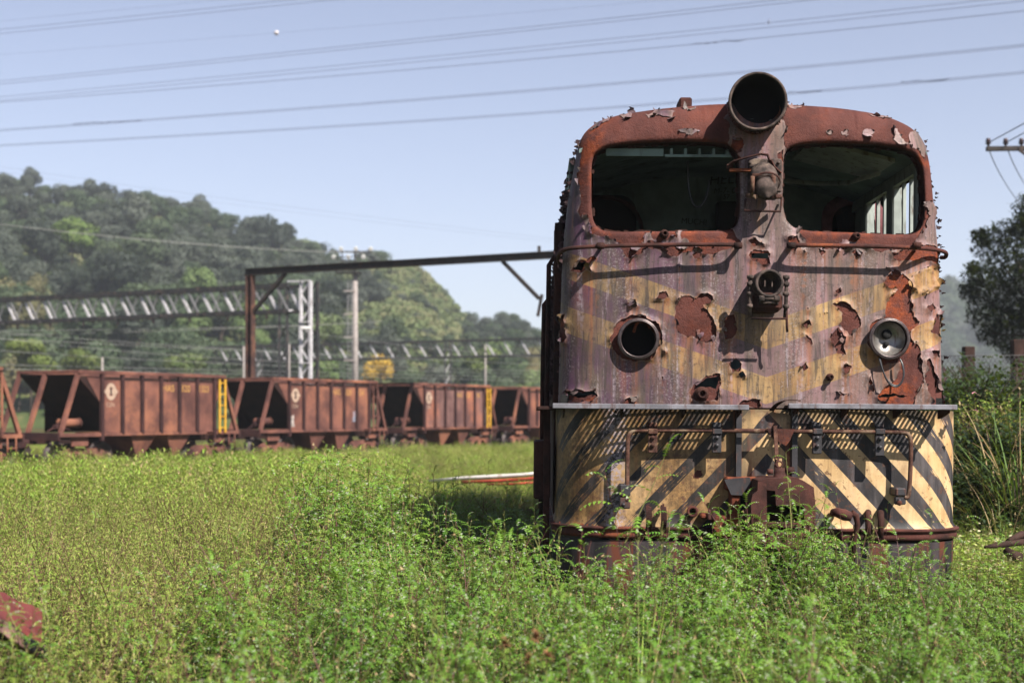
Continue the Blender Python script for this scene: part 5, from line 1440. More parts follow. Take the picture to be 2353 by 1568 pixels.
for k in range(6):
    lx = b_.x - 1.6 + k * .56; zz_ = ztop + (1.75 if k % 2 else 1.15)
    fl = empty("floodlight"); fl.parent = ms
    mb = MB(); mb.lathe((lx, b_.y - .25, zz_), (0, -1, -.35), [(.03, -.14), (.10, -.04), (.17, .08), (.18, .10), (.14, .105), (.001, .10)], 14); mb.build("lamp_head", M['lamp_white'], fl)
mb = MB()
for xo in (-.55, -.25): mb.tube([b_ + Vector((xo, -.1, .5)), b_ + Vector((xo, -.1, ztop))], .025, 6)
z = .8
while z < ztop: mb.tube([b_ + Vector((-.55, -.1, z)), b_ + Vector((-.25, -.1, z))], .02, 5); z += .35
mb.build("ladder", M['lattice_mid'], ms)
for k in range(6):
    z = 2.2 + k * 1.75; mb = MB(); mb.beam(b_ + Vector((-.85, -.2, z)), b_ + Vector((0, -.2, z)), .08, .10); mb.build("ladder_bracket", M['concrete'], ms)
# small far poles seen between wagons
for px, py, Y, lab in ((235, 832, 120, "thin pale pole rising above the largest wagon's rim"), (560, 806, 120, "thin grey post just left of the rusty portal post"), (1115, 800, 150, "thin pale post under the further lattice portal"), (664, 800, 130, "thin pale post beside the bright lattice column's left")):
    p = at(px, py, Y); mb = MB(); mb.tube([(p.x, p.y, 0), (p.x, p.y, p.z + .4)], [.10, .08], 8); mb.build("yard_pole", M['concrete'], None, label=lab, cat="pole", group="small poles in the yard")

# ================================================================== wires
def wire(pts_, r, name, label, cat="wire", group=None, mat=None, sag=0.0, extra=None):
    """pts_: picture points with distance; twin lines get two conductors as parts"""
    P = [at(*p) for p in pts_]
    Q = []
    a, b = P[0], P[-1]
    n_ = 24
    for k in range(n_ + 1):
        s = k / n_
        p = a.lerp(b, s)
        if len(P) == 3:                          # bend through the middle point
            m = P[1]; mid = (a + b) / 2
            p = p + (m - mid) * (4 * s * (1 - s))
        Q.append(p)
    root = None
    if extra is None:
        mb = MB(); mb.tube(Q, r, 6); return mb.build(name, mat or M['cable'], None, label=label, cat=cat, group=group)
    root = empty(name, (0, 0, 0)); tag(root, label, cat, group)
    for dz in (0, extra):
        mb = MB(); mb.tube([q_ + Vector((0, 0, dz)) for q_ in Q], r, 6); mb.build("conductor", mat or M['cable'], root)
    return root
SKY = "power lines crossing the sky"
YL, YR_ = 105.0, 72.0
def skyw(p0, pm, p1, r, label, extra=None):
    def Yk(px): return YL + (YR_ - YL) * px / 2352
    return wire([(p0[0], p0[1], Yk(p0[0])), (pm[0], pm[1], Yk(pm[0])), (p1[0], p1[1], Yk(p1[0]))], r * .62, "power_line", label, "power line", SKY, extra=extra)
skyw((-300, 78), (250, 25), (900, -40), .012, "faint thin wire, uppermost at the top left corner")
skyw((-300, 98), (300, 38), (1100, -46), .030, "twin cable second from the top at the left edge", -.30)
skyw((-300, 148), (635, 76), (1800, -24), .010, "very faint wire that carries the marker ball")
skyw((-300, 216), (1000, 85), (2200, -48), .030, "twin cable below the marker ball, reaching the top edge above the locomotive", -.22)
skyw((-300, 250), (1176, 112), (2700, -48), .028, "upper twin cable of the converging set in mid sky", -.26)
skyw((-300, 257), (1176, 140), (2700, -14), .034, "single thick cable just under the converging twin cable")
skyw((-300, 318), (1176, 210), (2700, 65), .028, "second lowest cable crossing the sky above the headlight", -.10)
skyw((-300, 348), (1176, 262), (2700, 128), .026, "lowest cable crossing the sky, passing behind the headlight", -.09)
# bird-wrap lashings and spacer on the cables
for (pts_, lab) in (((((1590, 103), (1610, 99), (1630, 100), (1660, 94), (1690, 95), (1722, 90))), "frayed lashing on the thick cable left above the headlight"),
                    (((168, 286), (200, 282), (245, 281), (290, 279), (335, 275)), "frayed lashing at the left end of the second lowest cable"),
                    (((1810, 211), (1840, 213), (1870, 210), (1890, 207)), "loose lashing on the lowest cable just right of the headlight"),
                    (((2070, 189), (2110, 186), (2150, 186), (2185, 180)), "frayed lashing on the lowest cable near the right edge")):
    mb = MB()
    Yk = lambda px: YL + (YR_ - YL) * px / 2352 - .05
    for ph in (0, 2.1):
        q = []
        for (x0, y0), (x1, y1) in zip(pts_[:-1], pts_[1:]):
            for k in range(6):
                s = k / 6; px = x0 + (x1 - x0) * s; q.append(at(px, y0 + (y1 - y0) * s + 1.6 * math.sin(px * .16 + ph), Yk(px)))
        mb.tube(q, .016, 5)
    mb.build("cable_lashing", M['cable'], None, label=lab, cat="lashing", group="lashings on the power lines")
p = at(1766, 50, 80.3); mb = MB(); mb.beam(p + Vector((.03, 0, .16)), p + Vector((-.03, 0, -.2)), .05); mb.lathe(p, (0, 1, 0), [(.001, -.05), (.07, -.05), (.07, .05), (.001, .05)], 8); mb.build("spacer", M['cable'], None, label="dark spacer clamp on the twin cable above the headlight", cat="spacer")
p = at(635, 76, 96); mb = MB(); mb.lathe(p - Vector((0, 0, .16)), (0, 0, 1), [(.001, 0)] + [(.165 * math.sin(k / 10 * math.pi), .165 - .165 * math.cos(k / 10 * math.pi)) for k in range(1, 10)] + [(.001, .33)], 18); mb.build("marker_ball", plain_mat("ball_white", lin(214, 208, 214), .4, .3, 3), None, label="small pale marker ball hanging on a thin wire in the sky", cat="marker ball")
MID = "thin wires strung over the yard"
wire([(-80, 370, 150), (520, 456, 150), (1330, 555, 150)], .011, "overhead_wire", "upper faint wire sloping down over the hill skyline", "wire", MID)
wire([(-80, 380, 152), (520, 468, 152), (1330, 562, 152)], .009, "overhead_wire", "lower faint wire sloping down over the hill skyline", "wire", MID)
wire([(-80, 505, 90), (420, 558, 90), (840, 581, 100)], .022, "overhead_wire", "pale thicker cable sagging across the hill to the floodlight mast", "wire", MID, M['cable_pale'])
cat_ = [((-60, 760, 80), (520, 752, 80), (880, 738, 82)), ((-60, 772, 82), (520, 755, 82), (800, 742, 84)), ((-60, 757, 80), (600, 805, 95), (1270, 838, 130)), ((-60, 768, 80), (600, 828, 95), (1270, 852, 130)),
        ((-60, 800, 80), (600, 838, 95), (1270, 860, 130)), ((-60, 836, 80), (520, 850, 92), (1270, 868, 130)), ((-60, 846, 82), (520, 858, 92), (1270, 876, 130)), ((700, 762, 80), (1000, 800, 110), (1270, 822, 130)), ((-60, 775, 90), (450, 800, 95), (760, 815, 100))]
where = ["topmost contact wire hanging under the big lattice truss", "contact wire just below the topmost one under the big truss", "steepest of the wires falling to the right behind the rusty post", "second falling wire behind the rusty post, counted from above", "third falling wire behind the rusty post, counted from above",
         "upper of two low wires right above the wagon rims", "lower of two low wires right above the wagon rims", "wire running from the bright column down to the further portal", "short wire under the truss left of the rusty post"]
for c_, lab in zip(cat_, where): wire(list(c_), .011, "overhead_wire", lab, "wire", MID, M['cable_pale'])

# ================================================================== utility pole, fence at the right
up_ = empty("utility_pole"); tag(up_, "utility pole crossarm with dark insulators against the sky at the right edge", "utility pole")
Yp = 33.0; arm0, arm1 = at(2266, 342, Yp), at(2560, 338, Yp)
mb = MB(); mb.beam(arm0, arm1, .12, .10); mb.build("crossarm", M['portal_dark'], up_)
pc = at(2412, 340, Yp + .15); mb = MB(); mb.tube([(pc.x, pc.y, 0), (pc.x, pc.y, pc.z + .4)], [.16, .11], 10); mb.build("pole", M['concrete'], up_)
mb = MB(); mb.beam(at(2340, 344, Yp - .08), at(2408, 392, Yp - .05), .05); mb.build("arm_brace", M['portal_dark'], up_)
for px in (2270, 2310, 2346, 2470, 2510, 2552):
    p = at(px, 337, Yp); mb = MB(); mb.lathe(p, (0, 0, 1), [(.02, 0), (.03, .05), (.075, .07), (.04, .10), (.07, .12), (.045, .16), (.05, .19), (.001, .2)], 12); mb.build("insulator", M['insulator'], up_)
for k, (px, lab) in enumerate(((2270, "outer wire rising from the crossarm's left insulator"), (2310, "wire rising from the crossarm's second insulator"), (2346, "wire rising from the crossarm's third insulator"))):
    wire([(px, 328, Yp), (px + 110, 330 - 62, Yp - 4), (px + 230, 330 - 132, Yp - 8)], .013, "pole_wire", lab, "wire", "wires on the utility pole", M['wire_black'])
for px, lab in ((2273, "outer wire dropping from the crossarm towards the dark tree"), (2316, "inner wire dropping from the crossarm towards the dark tree")):
    wire([(px, 346, Yp), (px + 33, 415, Yp + 8), (px + 78, 480, Yp + 16)], .013, "pole_wire", lab, "wire", "wires on the utility pole", M['cable'])
# wire fence on timber posts
M['timber'] = plain_mat("timber", lin(70, 50, 44), .85, .5, 6, 0, .5, .15, lin(40, 30, 28))
M['mesh_wire'] = plain_mat("mesh_wire", lin(84, 84, 84), .5, .2, 6)
fn = empty("mesh_fence"); tag(fn, "wire mesh fence on dark timber posts right of the locomotive", "fence")
YF = 22.0
for px, w_, top in ((2228, 24, 795), (2343, 30, 779), (2120, 24, 800)):
    a_ = at(px - w_ / 2, top, YF); b_ = at(px + w_ / 2, top, YF)
    mb = MB(); mb.bbox((a_.x, YF, .2), (b_.x, YF + .16, a_.z), .012); mb.build("fence_post", M['timber'], fn)
mb = MB(); xa, xb = at(2080, 0, YF).x, at(2420, 0, YF).x; zt_, zb_ = at(0, 818, YF).z, 1.1
s = .066; n_ = int((xb - xa) / s)
for k in range(-30, n_):
    for sg in (1, -1):
        x0 = xa + k * s if sg > 0 else xb - k * s
        q = []
        L_ = zt_ - zb_
        x1 = x0 + sg * L_ * .62
        p0, p1 = Vector((x0, YF - .02 + .006 * sg, zb_)), Vector((x1, YF - .02 + .006 * sg, zt_))
        # clip to the span
        if max(x0, x1) < xa or min(x0, x1) > xb: continue
        mb.beam(p0, p1, .0045, .0045, (0, 1, 0))
mb.build("wire_mesh", M['mesh_wire'], fn, kind="stuff")
mb = MB(); mb.tube([(xa, YF - .02, zt_), (xb, YF - .02, zt_ + .02)], .006, 5); mb.build("top_wire", M['mesh_wire'], fn)

# ================================================================== scrap lying about
M['red_paint'] = plain_mat("red_paint", lin(196, 78, 62), .6, .35, 3, 0, .2, .25, lin(110, 56, 44))
M['scrap_red'] = plain_mat("scrap_red", lin(118, 54, 48), .6, .35, 3, 0, .2, .25, lin(104, 66, 58))
M['white_paint'] = plain_mat("white_paint", lin(226, 220, 214), .6, .15, 3, 0, .2, .25, lin(150, 130, 116))
br = empty("fallen_pipe_pair"); tag(br, "fallen red and white pipes lying in the grass left of the locomotive", "pipe")
Yb_ = 27.0
q = [at(985, 1104, Yb_ + 1), at(1060, 1098, Yb_), at(1140, 1094, Yb_ - .3), at(1205, 1090, Yb_ - .6), at(1262, 1083, Yb_ - .8)]
mb = MB(); mb.tube(q, [.02, .035, .042, .035, .03], 10); mb.build("white_pipe", M['white_paint'], br)
q = [at(1060, 1107, Yb_ - .1), at(1140, 1104, Yb_ - .4), at(1205, 1100, Yb_ - .7), at(1280, 1092, Yb_ - .9)]
mb = MB(); mb.tube(q, .03, 10); mb.build("red_pipe", M['red_paint'], br)
mb = MB(); q = [at(1120, 1112, Yb_ - .5), at(1180, 1111, Yb_ - .8), at(1240, 1106, Yb_ - 1.0)]; mb.tube(q, .022, 8); mb.build("red_pipe", M['red_paint'], br)
sc = empty("scrap_panel"); tag(sc, "bent red metal sheet with dark underside at the lower left edge", "metal sheet")
ctrl = [[(-130, 1340, 6.9), (10, 1360, 6.7), (40, 1380, 6.8), (72, 1388, 6.9), (96, 1400, 7.0)], [(-130, 1385, 6.5), (0, 1400, 6.4), (40, 1418, 6.5), (74, 1424, 6.6), (95, 1440, 6.7)], [(-130, 1400, 6.2), (0, 1428, 6.15), (30, 1452, 6.2), (66, 1478, 6.3), (92, 1486, 6.4)]]
Vp = [at(*p) for r_ in ctrl for p in r_]; nb = len(ctrl[0])
mb = MB()
Vq = Vp + [v_ - Vector((0, -.01, .012)) for v_ in Vp]; o_ = len(Vp)
fs = [(j * nb + i, j * nb + i + 1, (j + 1) * nb + i + 1, (j + 1) * nb + i) for j in range(2) for i in range(nb - 1)]
mb.add(Vq, fs + [tuple(o_ + k for k in reversed(f)) for f in fs]); mb.build("red_sheet", M['scrap_red'], sc, fix=False)
mb = MB(); q = [at(*p) for p in ctrl[2]]
for a_, b_ in zip(q[:-1], q[1:]): mb.beam(a_ + Vector((0, .02, -.02)), b_ + Vector((0, .02, -.02)), .03, .05)
mb.build("folded_edge", plain_mat('worn_edge', lin(150, 116, 108), .7, .5, 9, 0, .3, .2, lin(80, 50, 44)), sc)
mb = MB(); q = [v_ + Vector((0, .1, -.06)) for v_ in q[:4]]
for a_, b_ in zip(q[:-1], q[1:]): mb.beam(a_, b_, .10, .05)
mb.build("underside", M['inside_dark'], sc)
lg = empty("fallen_log"); tag(lg, "dark broken log lying in the grass at the right edge", "log")
q = [at(2262, 1256, 11.2), at(2300, 1250, 11.3), at(2335, 1246, 11.4), at(2400, 1240, 11.6)]
mb = MB(); mb.tube(q, [.010, .028, .024, .045], 9); mb.build("log_trunk", M['timber'], lg)
mb = MB(); mb.tube([at(2315, 1242, 11.35), at(2345, 1228, 11.5), at(2390, 1225, 11.7)], [.02, .032, .04], 8); mb.tube([at(2310, 1262, 11.3), at(2325, 1275, 11.25), at(2345, 1280, 11.2)], [.03, .045, .04], 8); mb.build("log_stub", M['timber'], lg)
# ================================================================== foliage materials
def leaf_mat(name, cols, trans=.35, rough=.55, var=.5, zone=False):
    """cols: three greens mixed by instance and by place"""
    t = NT(name); p = t.pos(); r = t.rand()
    n = t.noise(p, 1.3, 3, .6)
    m = t.math('FRACT', t.math('ADD', t.math('MULTIPLY', n, 1.4), r))
    if zone:                                     # drier, more olive growth towards the left and far side of the field
        sx_ = t.sep(p); m = t.math('ADD', t.math('MULTIPLY', m, .75), t.math('MULTIPLY', t.mr(t.math('ADD', sx_[0], t.math('MULTIPLY', t.noise(p, .5, 3, .6), 2.0)), .8, -2.2), .38), clamp=True)
    isl = t.n("ShaderNodeNewGeometry").outputs['Random Per Island']
    c = t.mix(t.mr(m, .1, .6), cols[0], cols[1])
    c = t.mix(t.mr(m, .55, .98, 0, .9), c, cols[2])
    c = t.mix(t.mr(isl, .0, 1.0, 0, var, False), c, t.mix(.5, cols[2], cols[0]))
    if len(cols) > 3: c = t.mix(t.mr(isl, .86, .90), c, cols[3])
    b = t.n("ShaderNodeBsdfPrincipled", {'Base Color': c, 'Roughness': rough, 'Specular IOR Level': .25}).outputs[0]
    tr = t.n("ShaderNodeBsdfTranslucent", {'Color': t.mix(.35, c, lin(170, 190, 40))}).outputs[0]
    return t.done(t.n("ShaderNodeMixShader", {0: trans, 1: b, 2: tr}).outputs[0])
M['weed_leaf'] = leaf_mat("weed_leaf", (lin(84, 134, 44), lin(120, 164, 56), lin(152, 164, 74), lin(166, 174, 146)), .32, .55, .5, True)
M['weed_far'] = leaf_mat("weed_far", (lin(124, 164, 58), lin(160, 192, 74), lin(186, 190, 98), lin(192, 168, 130)))
M['weed_dark'] = leaf_mat("weed_dark", (lin(44, 70, 28), lin(64, 92, 38), lin(92, 100, 50), lin(142, 122, 94)))  # low leaves coloured dark to paint shadowed gaps between the weeds
M['stem'] = plain_mat("stem", lin(122, 122, 62), .7, .4, 5)
M['stem_red'] = plain_mat("stem_red", lin(96, 56, 50), .7, .3, 5)
M['dry'] = leaf_mat("dry", (lin(176, 150, 104), lin(150, 120, 84), lin(196, 176, 134)), .2)
M['grass_blade'] = leaf_mat("grass_blade", (lin(70, 106, 44), lin(98, 130, 58), lin(124, 136, 78)), .35)
M['bark'] = plain_mat("bark", lin(92, 80, 70), .9, .4, 3, 0, .5, .1)

PROTO = bpy.data.collections.new("plant_prototypes")     # not linked to the scene

class PL:
    """leaf mesh collector with material index"""
    def __init__(s): s.v, s.f, s.m = [], [], []
    def tri(s, pts_, faces, mi):
        b = len(s.v); s.v += [tuple(p) for p in pts_]
        for f in faces: s.f.append(tuple(b + i for i in f)); s.m.append(mi)
    def mesh(s, name, mats):
        me = bpy.data.meshes.new(name); me.from_pydata(s.v, [], s.f)
        for m in mats: me.materials.append(m)
        me.polygons.foreach_set("material_index", s.m); me.update(); return me
    def stem(s, pts_, r0, r1, mi, n=3):
        k = len(pts_); v = []
        for i, p in enumerate(pts_):
            d = (pts_[min(i + 1, k - 1)] - pts_[max(0, i - 1)]).normalized(); u = d.orthogonal().normalized(); w = d.cross(u)
            r = r0 + (r1 - r0) * i / (k - 1)
            v += [p + (u * math.cos(2 * math.pi * j / n) + w * math.sin(2 * math.pi * j / n)) * r for j in range(n)]
        s.tri(v, [(i * n + j, i * n + (j + 1) % n, (i + 1) * n + (j + 1) % n, (i + 1) * n + j) for i in range(k - 1) for j in range(n)], mi)
    def pinnate(s, base, d, L, w, r, mi, nl=7, droop=1.0):
        """arched leaf of paired leaflets"""
        d = d.normalized(); up = Vector((0, 0, 1)); sd = d.cross(up)
        if sd.length < .05: sd = Vector((1, 0, 0))
        sd.normalize()
        p = base.copy(); el = math.asin(max(-1, min(1, d.z))); h = Vector((d.x, d.y, 0))
        h = h.normalized() if h.length > 1e-3 else Vector((1, 0, 0))
        roll = r.uniform(-.35, .35)
        for k in range(nl):
            t_ = k / (nl - 1)
            e = el - droop * t_ * 1.25
            dd = h * math.cos(e) + up * math.sin(e)
            nrm = (up * math.cos(e) - h * math.sin(e))
            p2 = p + dd * (L / nl)
            ww = w * (math.sin(math.pi * (.18 + .72 * t_)) ** .7)
            for sgn in (-1, 1):
                sv = (sd * math.cos(roll) + nrm * math.sin(roll)) * sgn
                tip = p + dd * (L / nl * .75) + sv * ww - nrm * ww * .25
                a = p + dd * (L / nl * .02); b = p + dd * (L / nl * .80)
                q = (p + tip) / 2 + dd * (L / nl * .42)
                s.tri([a, tip, q, b], [(0, 1, 2), (0, 2, 3)], mi)
            p = p2
    def blade(s, base, d, L, w, r, mi, droop=1.0, n=3):
        up = Vector((0, 0, 1)); h = Vector((d.x, d.y, 0)); h = h.normalized() if h.length > 1e-3 else Vector((1, 0, 0))
        el = math.asin(max(-1, min(1, d.normalized().z))); sd = h.cross(up); p = base.copy(); v = []
        for k in range(n + 1):
            t_ = k / n; ww = w * (1 - t_ ** 1.6) * .5 + .0004
            v += [p - sd * ww, p + sd * ww]
            e = el - droop * t_
            p = p + (h * math.cos(e) + up * math.sin(e)) * (L / n)
        s.tri(v, [(2 * k, 2 * k + 1, 2 * k + 3, 2 * k + 2) for k in range(n)], mi)

def weed(seed, h, nleaf, L, branch=2, lean=.12, near=True, start=.22):
    r = random.Random(seed); m = PL()
    def shoot(base, d, h, nleaf, L, st):
        pts_ = [base]; p = base.copy(); dd = d.normalized(); n = 6
        for k in range(n):
            dd = (dd + Vector((r.uniform(-.07, .07), r.uniform(-.07, .07), .05))).normalized(); p = p + dd * (h / n); pts_.append(p.copy())
        m.stem(pts_, .0032, .0012, 1 if r.random() < .6 else 2)
        az = r.uniform(0, 6.28)
        for k in range(nleaf):
            s_ = st + (1 - st) * (k / max(1, nleaf - 1)) ** .8
            i = min(n - 1, int(s_ * n)); f = s_ * n - i
            q = pts_[i].lerp(pts_[i + 1], f)
            az += 2.4 + r.uniform(-.5, .5)
            el = r.uniform(.15, .75) + (.5 if k >= nleaf - 2 else 0)
            dv = Vector((math.cos(az) * math.cos(el), math.sin(az) * math.cos(el), math.sin(el)))
            LL = L * r.uniform(.7, 1.2) * (1.1 - .35 * s_)
            if near: m.pinnate(q, dv, LL, LL * .155, r, 0, 7, r.uniform(.7, 1.25))
            else: m.blade(q, dv, LL, LL * .26, r, 0, r.uniform(.7, 1.3), 3)
            if r.random() < .14:                         # bud at the leaf base
                b = q + dv * .012; e = .004
                m.tri([b + Vector((e, 0, 0)), b + Vector((-e, e, 0)), b + Vector((-e, -e, 0)), b + Vector((0, 0, 3 * e))], [(0, 1, 3), (1, 2, 3), (2, 0, 3)], 3)
        return pts_
    pts_ = shoot(Vector((0, 0, 0)), Vector((r.uniform(-lean, lean), r.uniform(-lean, lean), 1)), h, nleaf, L, start)
    for _ in range(branch):
        i = r.randint(1, 4); a = r.uniform(0, 6.28)
        shoot(pts_[i], Vector((math.cos(a) * .6, math.sin(a) * .6, 1)), h * r.uniform(.35, .6), max(4, int(nleaf * .5)), L * .9, .15)
    return m
MW = [M['weed_leaf'], M['stem'], M['stem_red'], M['dry']]
def clump(seed, rad, n, h, far=True):
    """low-detail patch of many stems for the far field"""
    r = random.Random(seed); m = PL()
    for _ in range(n):
        a, q = r.uniform(0, 6.28), rad * math.sqrt(r.random())
        b = Vector((math.cos(a) * q, math.sin(a) * q, 0)); hh = h * r.uniform(.55, 1.1)
        tip = b + Vector((r.uniform(-.12, .12), r.uniform(-.12, .12), hh))
        m.blade(b, (tip - b), hh, .012, r, 1 if r.random() < .7 else 2, .1, 2)
        for k in range(7):
            s_ = .35 + .65 * k / 6; az = r.uniform(0, 6.28); el = r.uniform(0, .8)
            m.blade(b.lerp(tip, s_), Vector((math.cos(az) * math.cos(el), math.sin(az) * math.cos(el), math.sin(el))), r.uniform(.06, .12), .022, r, 3 if r.random() < .12 else 0, r.uniform(.5, 1.2), 2)
    return m
MC = [M['weed_far'], M['stem'], M['stem_red'], M['dry']]
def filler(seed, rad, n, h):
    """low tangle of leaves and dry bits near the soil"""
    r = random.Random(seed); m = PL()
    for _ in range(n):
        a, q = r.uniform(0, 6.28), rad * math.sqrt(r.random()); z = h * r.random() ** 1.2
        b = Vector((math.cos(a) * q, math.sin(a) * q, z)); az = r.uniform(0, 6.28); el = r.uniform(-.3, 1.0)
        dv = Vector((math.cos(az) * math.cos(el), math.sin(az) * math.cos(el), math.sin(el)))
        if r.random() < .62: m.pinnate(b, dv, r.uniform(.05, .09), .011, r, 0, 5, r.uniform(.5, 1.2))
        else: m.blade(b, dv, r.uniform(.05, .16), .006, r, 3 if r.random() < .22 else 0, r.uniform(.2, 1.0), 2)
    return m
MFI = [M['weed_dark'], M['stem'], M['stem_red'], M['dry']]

def proto_coll(name, meshes):
    c = bpy.data.collections.new(name)
    for i, me in enumerate(meshes):
        o = bpy.data.objects.new("%s_%02d" % (name, i), me); c.objects.link(o)
    return c
def scatter(name, P, S, Rz, tilt, coll, nproto, mat, **kw):
    """one object: instances of a prototype collection on points"""
    me = bpy.data.meshes.new(name); n = len(P)
    me.vertices.add(n); me.vertices.foreach_set("co", np.asarray(P, np.float32).ravel())
    a = me.attributes.new("scl", 'FLOAT', 'POINT'); a.data.foreach_set("value", np.asarray(S, np.float32))
    rot = np.stack([tilt[:, 0], tilt[:, 1], Rz], 1).astype(np.float32)
    a = me.attributes.new("rot", 'FLOAT_VECTOR', 'POINT'); a.data.foreach_set("vector", rot.ravel())
    a = me.attributes.new("idx", 'INT', 'POINT'); a.data.foreach_set("value", nrs.randint(0, nproto, n).astype(np.int32))
    o = bpy.data.objects.new(name, me); COL.objects.link(o)
    g = bpy.data.node_groups.new(name + "_nodes", 'GeometryNodeTree')
    g.interface.new_socket("Geometry", in_out='INPUT', socket_type='NodeSocketGeometry'); g.interface.new_socket("Geometry", in_out='OUTPUT', socket_type='NodeSocketGeometry')
    gi = g.nodes.new("NodeGroupInput"); go = g.nodes.new("NodeGroupOutput")
    iop = g.nodes.new("GeometryNodeInstanceOnPoints"); ci = g.nodes.new("GeometryNodeCollectionInfo")
    ci.inputs['Collection'].default_value = coll; ci.inputs['Separate Children'].default_value = True; ci.inputs['Reset Children'].default_value = True
    def na(nm, ty):
        q = g.nodes.new("GeometryNodeInputNamedAttribute"); q.data_type = ty; q.inputs[0].default_value = nm
        return [s_ for s_ in q.outputs if s_.enabled and s_.name == 'Attribute'][0]
    L_ = g.links.new
    L_(gi.outputs[0], iop.inputs['Points']); L_(ci.outputs[0], iop.inputs['Instance']); iop.inputs['Pick Instance'].default_value = True
    L_(na("idx", 'INT'), iop.inputs['Instance Index'])
    er = g.nodes.new("FunctionNodeEulerToRotation"); L_(na("rot", 'FLOAT_VECTOR'), er.inputs[0]); L_(er.outputs[0], iop.inputs['Rotation'])
    L_(na("scl", 'FLOAT'), iop.inputs['Scale']); L_(iop.outputs[0], go.inputs[0])
    md = o.modifiers.new("scatter", 'NODES'); md.node_group = g
    me.materials.append(mat)
    return tag(o, **kw)

# ------------------------------------------------------------------ the weed field
near_c = proto_coll("near_weed", [weed(i, .60 + .05 * (i % 3), 17 + i % 4, .105 + .012 * (i % 3), 2 + i % 2).mesh("near_weed_%d" % i, MW) for i in range(7)])
wisp_c = proto_coll("wispy_weed", [weed(140 + i, .62 + .05 * (i % 3), 24, .062, 4, .16, True, .12).mesh("wispy_weed_%d" % i, [M['weed_far'], M['stem'], M['stem_red'], M['dry']]) for i in range(6)])
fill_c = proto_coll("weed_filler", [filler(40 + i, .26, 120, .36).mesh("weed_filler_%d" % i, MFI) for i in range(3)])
mid_c = proto_coll("mid_weed", [weed(60 + i, .68, 22, .075, 5, .16, False, .15).mesh("mid_weed_%d" % i, [M['weed_far'], M['stem'], M['stem_red'], M['dry']]) for i in range(6)])
far_c = proto_coll("far_weed", [clump(80 + i, .55, 95, .78).mesh("far_weed_%d" % i, MC) for i in range(4)])

def field(n, y0, y1, pad=1.15, left=-.40, right=.40):
    """random points, even on the ground, over the part of the field in view"""
    out = []
    while len(out) < n:
        y = math.sqrt(nrs.uniform(y0 * y0, y1 * y1)); x = nrs.uniform(left * y * pad - 1.3, right * y * pad + 1.3)
        out.append((x, y))
    return np.array(out)
def free(P, m=0.0):
    x, y = P[:, 0], P[:, 1]
    hit = (x > LX - 1.52 - m) & (x < LX + 1.56 + m) & (y > LY - .12 - m) & (y < LY + 12)
    return ~hit
def on_wagons(P):
    d = (P - np.array([T0.x, T0.y])); v = -(d @ np.array([TNV.x, TNV.y])); return (v > .1) & (v < WW)
def tall(x, y):
    """how much taller than usual the weeds grow here"""
    b = .12 * math.exp(-(((x - .1) / 1.3) ** 2 + ((y - 12.2) / 1.7) ** 2))
    b += .56 * math.exp(-(((x + 1.42) / .55) ** 2 + ((y - 11.9) / .9) ** 2))
    b += .08 * math.exp(-(((x + .5) / .7) ** 2 + ((y - 10.3) / .6) ** 2))
    b += .32 * math.exp(-(((x - 2.1) / .8) ** 2 + ((y - 9.3) / .7) ** 2))
    b += .30 * mnoise.noise(Vector((x * .8, y * .8, 2.2))) + .16 * mnoise.noise(Vector((x * 2.3, y * 2.3, 8.2)))
    if x > .30 * y: b -= .28
    if y > 14.3 and -.075 * y < x < .045 * y + .2 and y < 30: b -= .52 * min(1, (y - 14.3) / .8)
    if y > 28: b -= .44
    if .25 < x < 1.35 and 8.6 < y < 10.5: b -= .17
    if 2.5 < x < 3.5 and 8.0 < y < 10.6: b -= .08
    if x < -.16 * y and y < 14: b -= .05
    return 1.0 + b
def place(P, hs=1.0, jit=.22, thin=0.0):
    P = P[free(P)]
    if thin:                                     # the weeds grow in drifts with thinner ground between
        dn_ = np.array([mnoise.noise(Vector((x * 1.1, y * 1.1, 6.1))) + .6 * mnoise.noise(Vector((x * 3, y * 3, 3.1))) for x, y in P])
        P = P[nrs.rand(len(P)) < np.clip(1 - thin * (.25 - dn_ * 1.6), .12, 1)]
    z = np.array([ground_h(x, y) for x, y in P])
    S = np.maximum(.3, np.array([tall(x, y) for x, y in P])) * hs * nrs.uniform(1 - jit, 1 + jit, len(P))
    return np.column_stack([P, z]), S, nrs.uniform(0, 6.28, len(P)), nrs.uniform(-.10, .10, (len(P), 2))
def leafy(P, soft=.55):
    """the broad bright weeds grow in the middle and right, fine wispy ones at the left"""
    e = np.array([x + 1.75 - .03 * (y - 8) + 1.6 * math.exp(-(((x + 1.42) / .7) ** 2 + ((y - 11.8) / 1.2) ** 2)) + 1.1 * mnoise.noise(Vector((x * .5, y * .5, 1.4))) for x, y in P])
    return nrs.rand(len(P)) < np.clip(.5 + e / (2 * soft), .04, 1)
P = field(5300, 4.6, 15.5)
lf_ = leafy(P); PW = P[~lf_]
PW2 = field(3000, 4.6, 16.5, 1.15, -.40, -.05); PW = np.vstack([PW, PW2[~leafy(PW2)]])
Q, S, Rz, T_ = place(PW, .92, .30, .3)
scatter("wispy_weeds", Q, S, Rz, T_, wisp_c, 6, M['weed_far'], kind="stuff")
P, S, Rz, T_ = place(P[lf_], 1.0, .30, .75)
scatter("weeds", P, S, Rz, T_, near_c, 7, M['weed_leaf'], kind="stuff")
P, S, Rz, T_ = place(field(2600, 4.6, 16), 1.0, .3)
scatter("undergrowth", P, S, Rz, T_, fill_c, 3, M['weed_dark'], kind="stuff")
P, S, Rz, T_ = place(field(7200, 14.5, 34, 1.1, -.40, .12), .95, .32)
scatter("field_weeds", P, S, Rz, T_, mid_c, 6, M['weed_far'], kind="stuff")
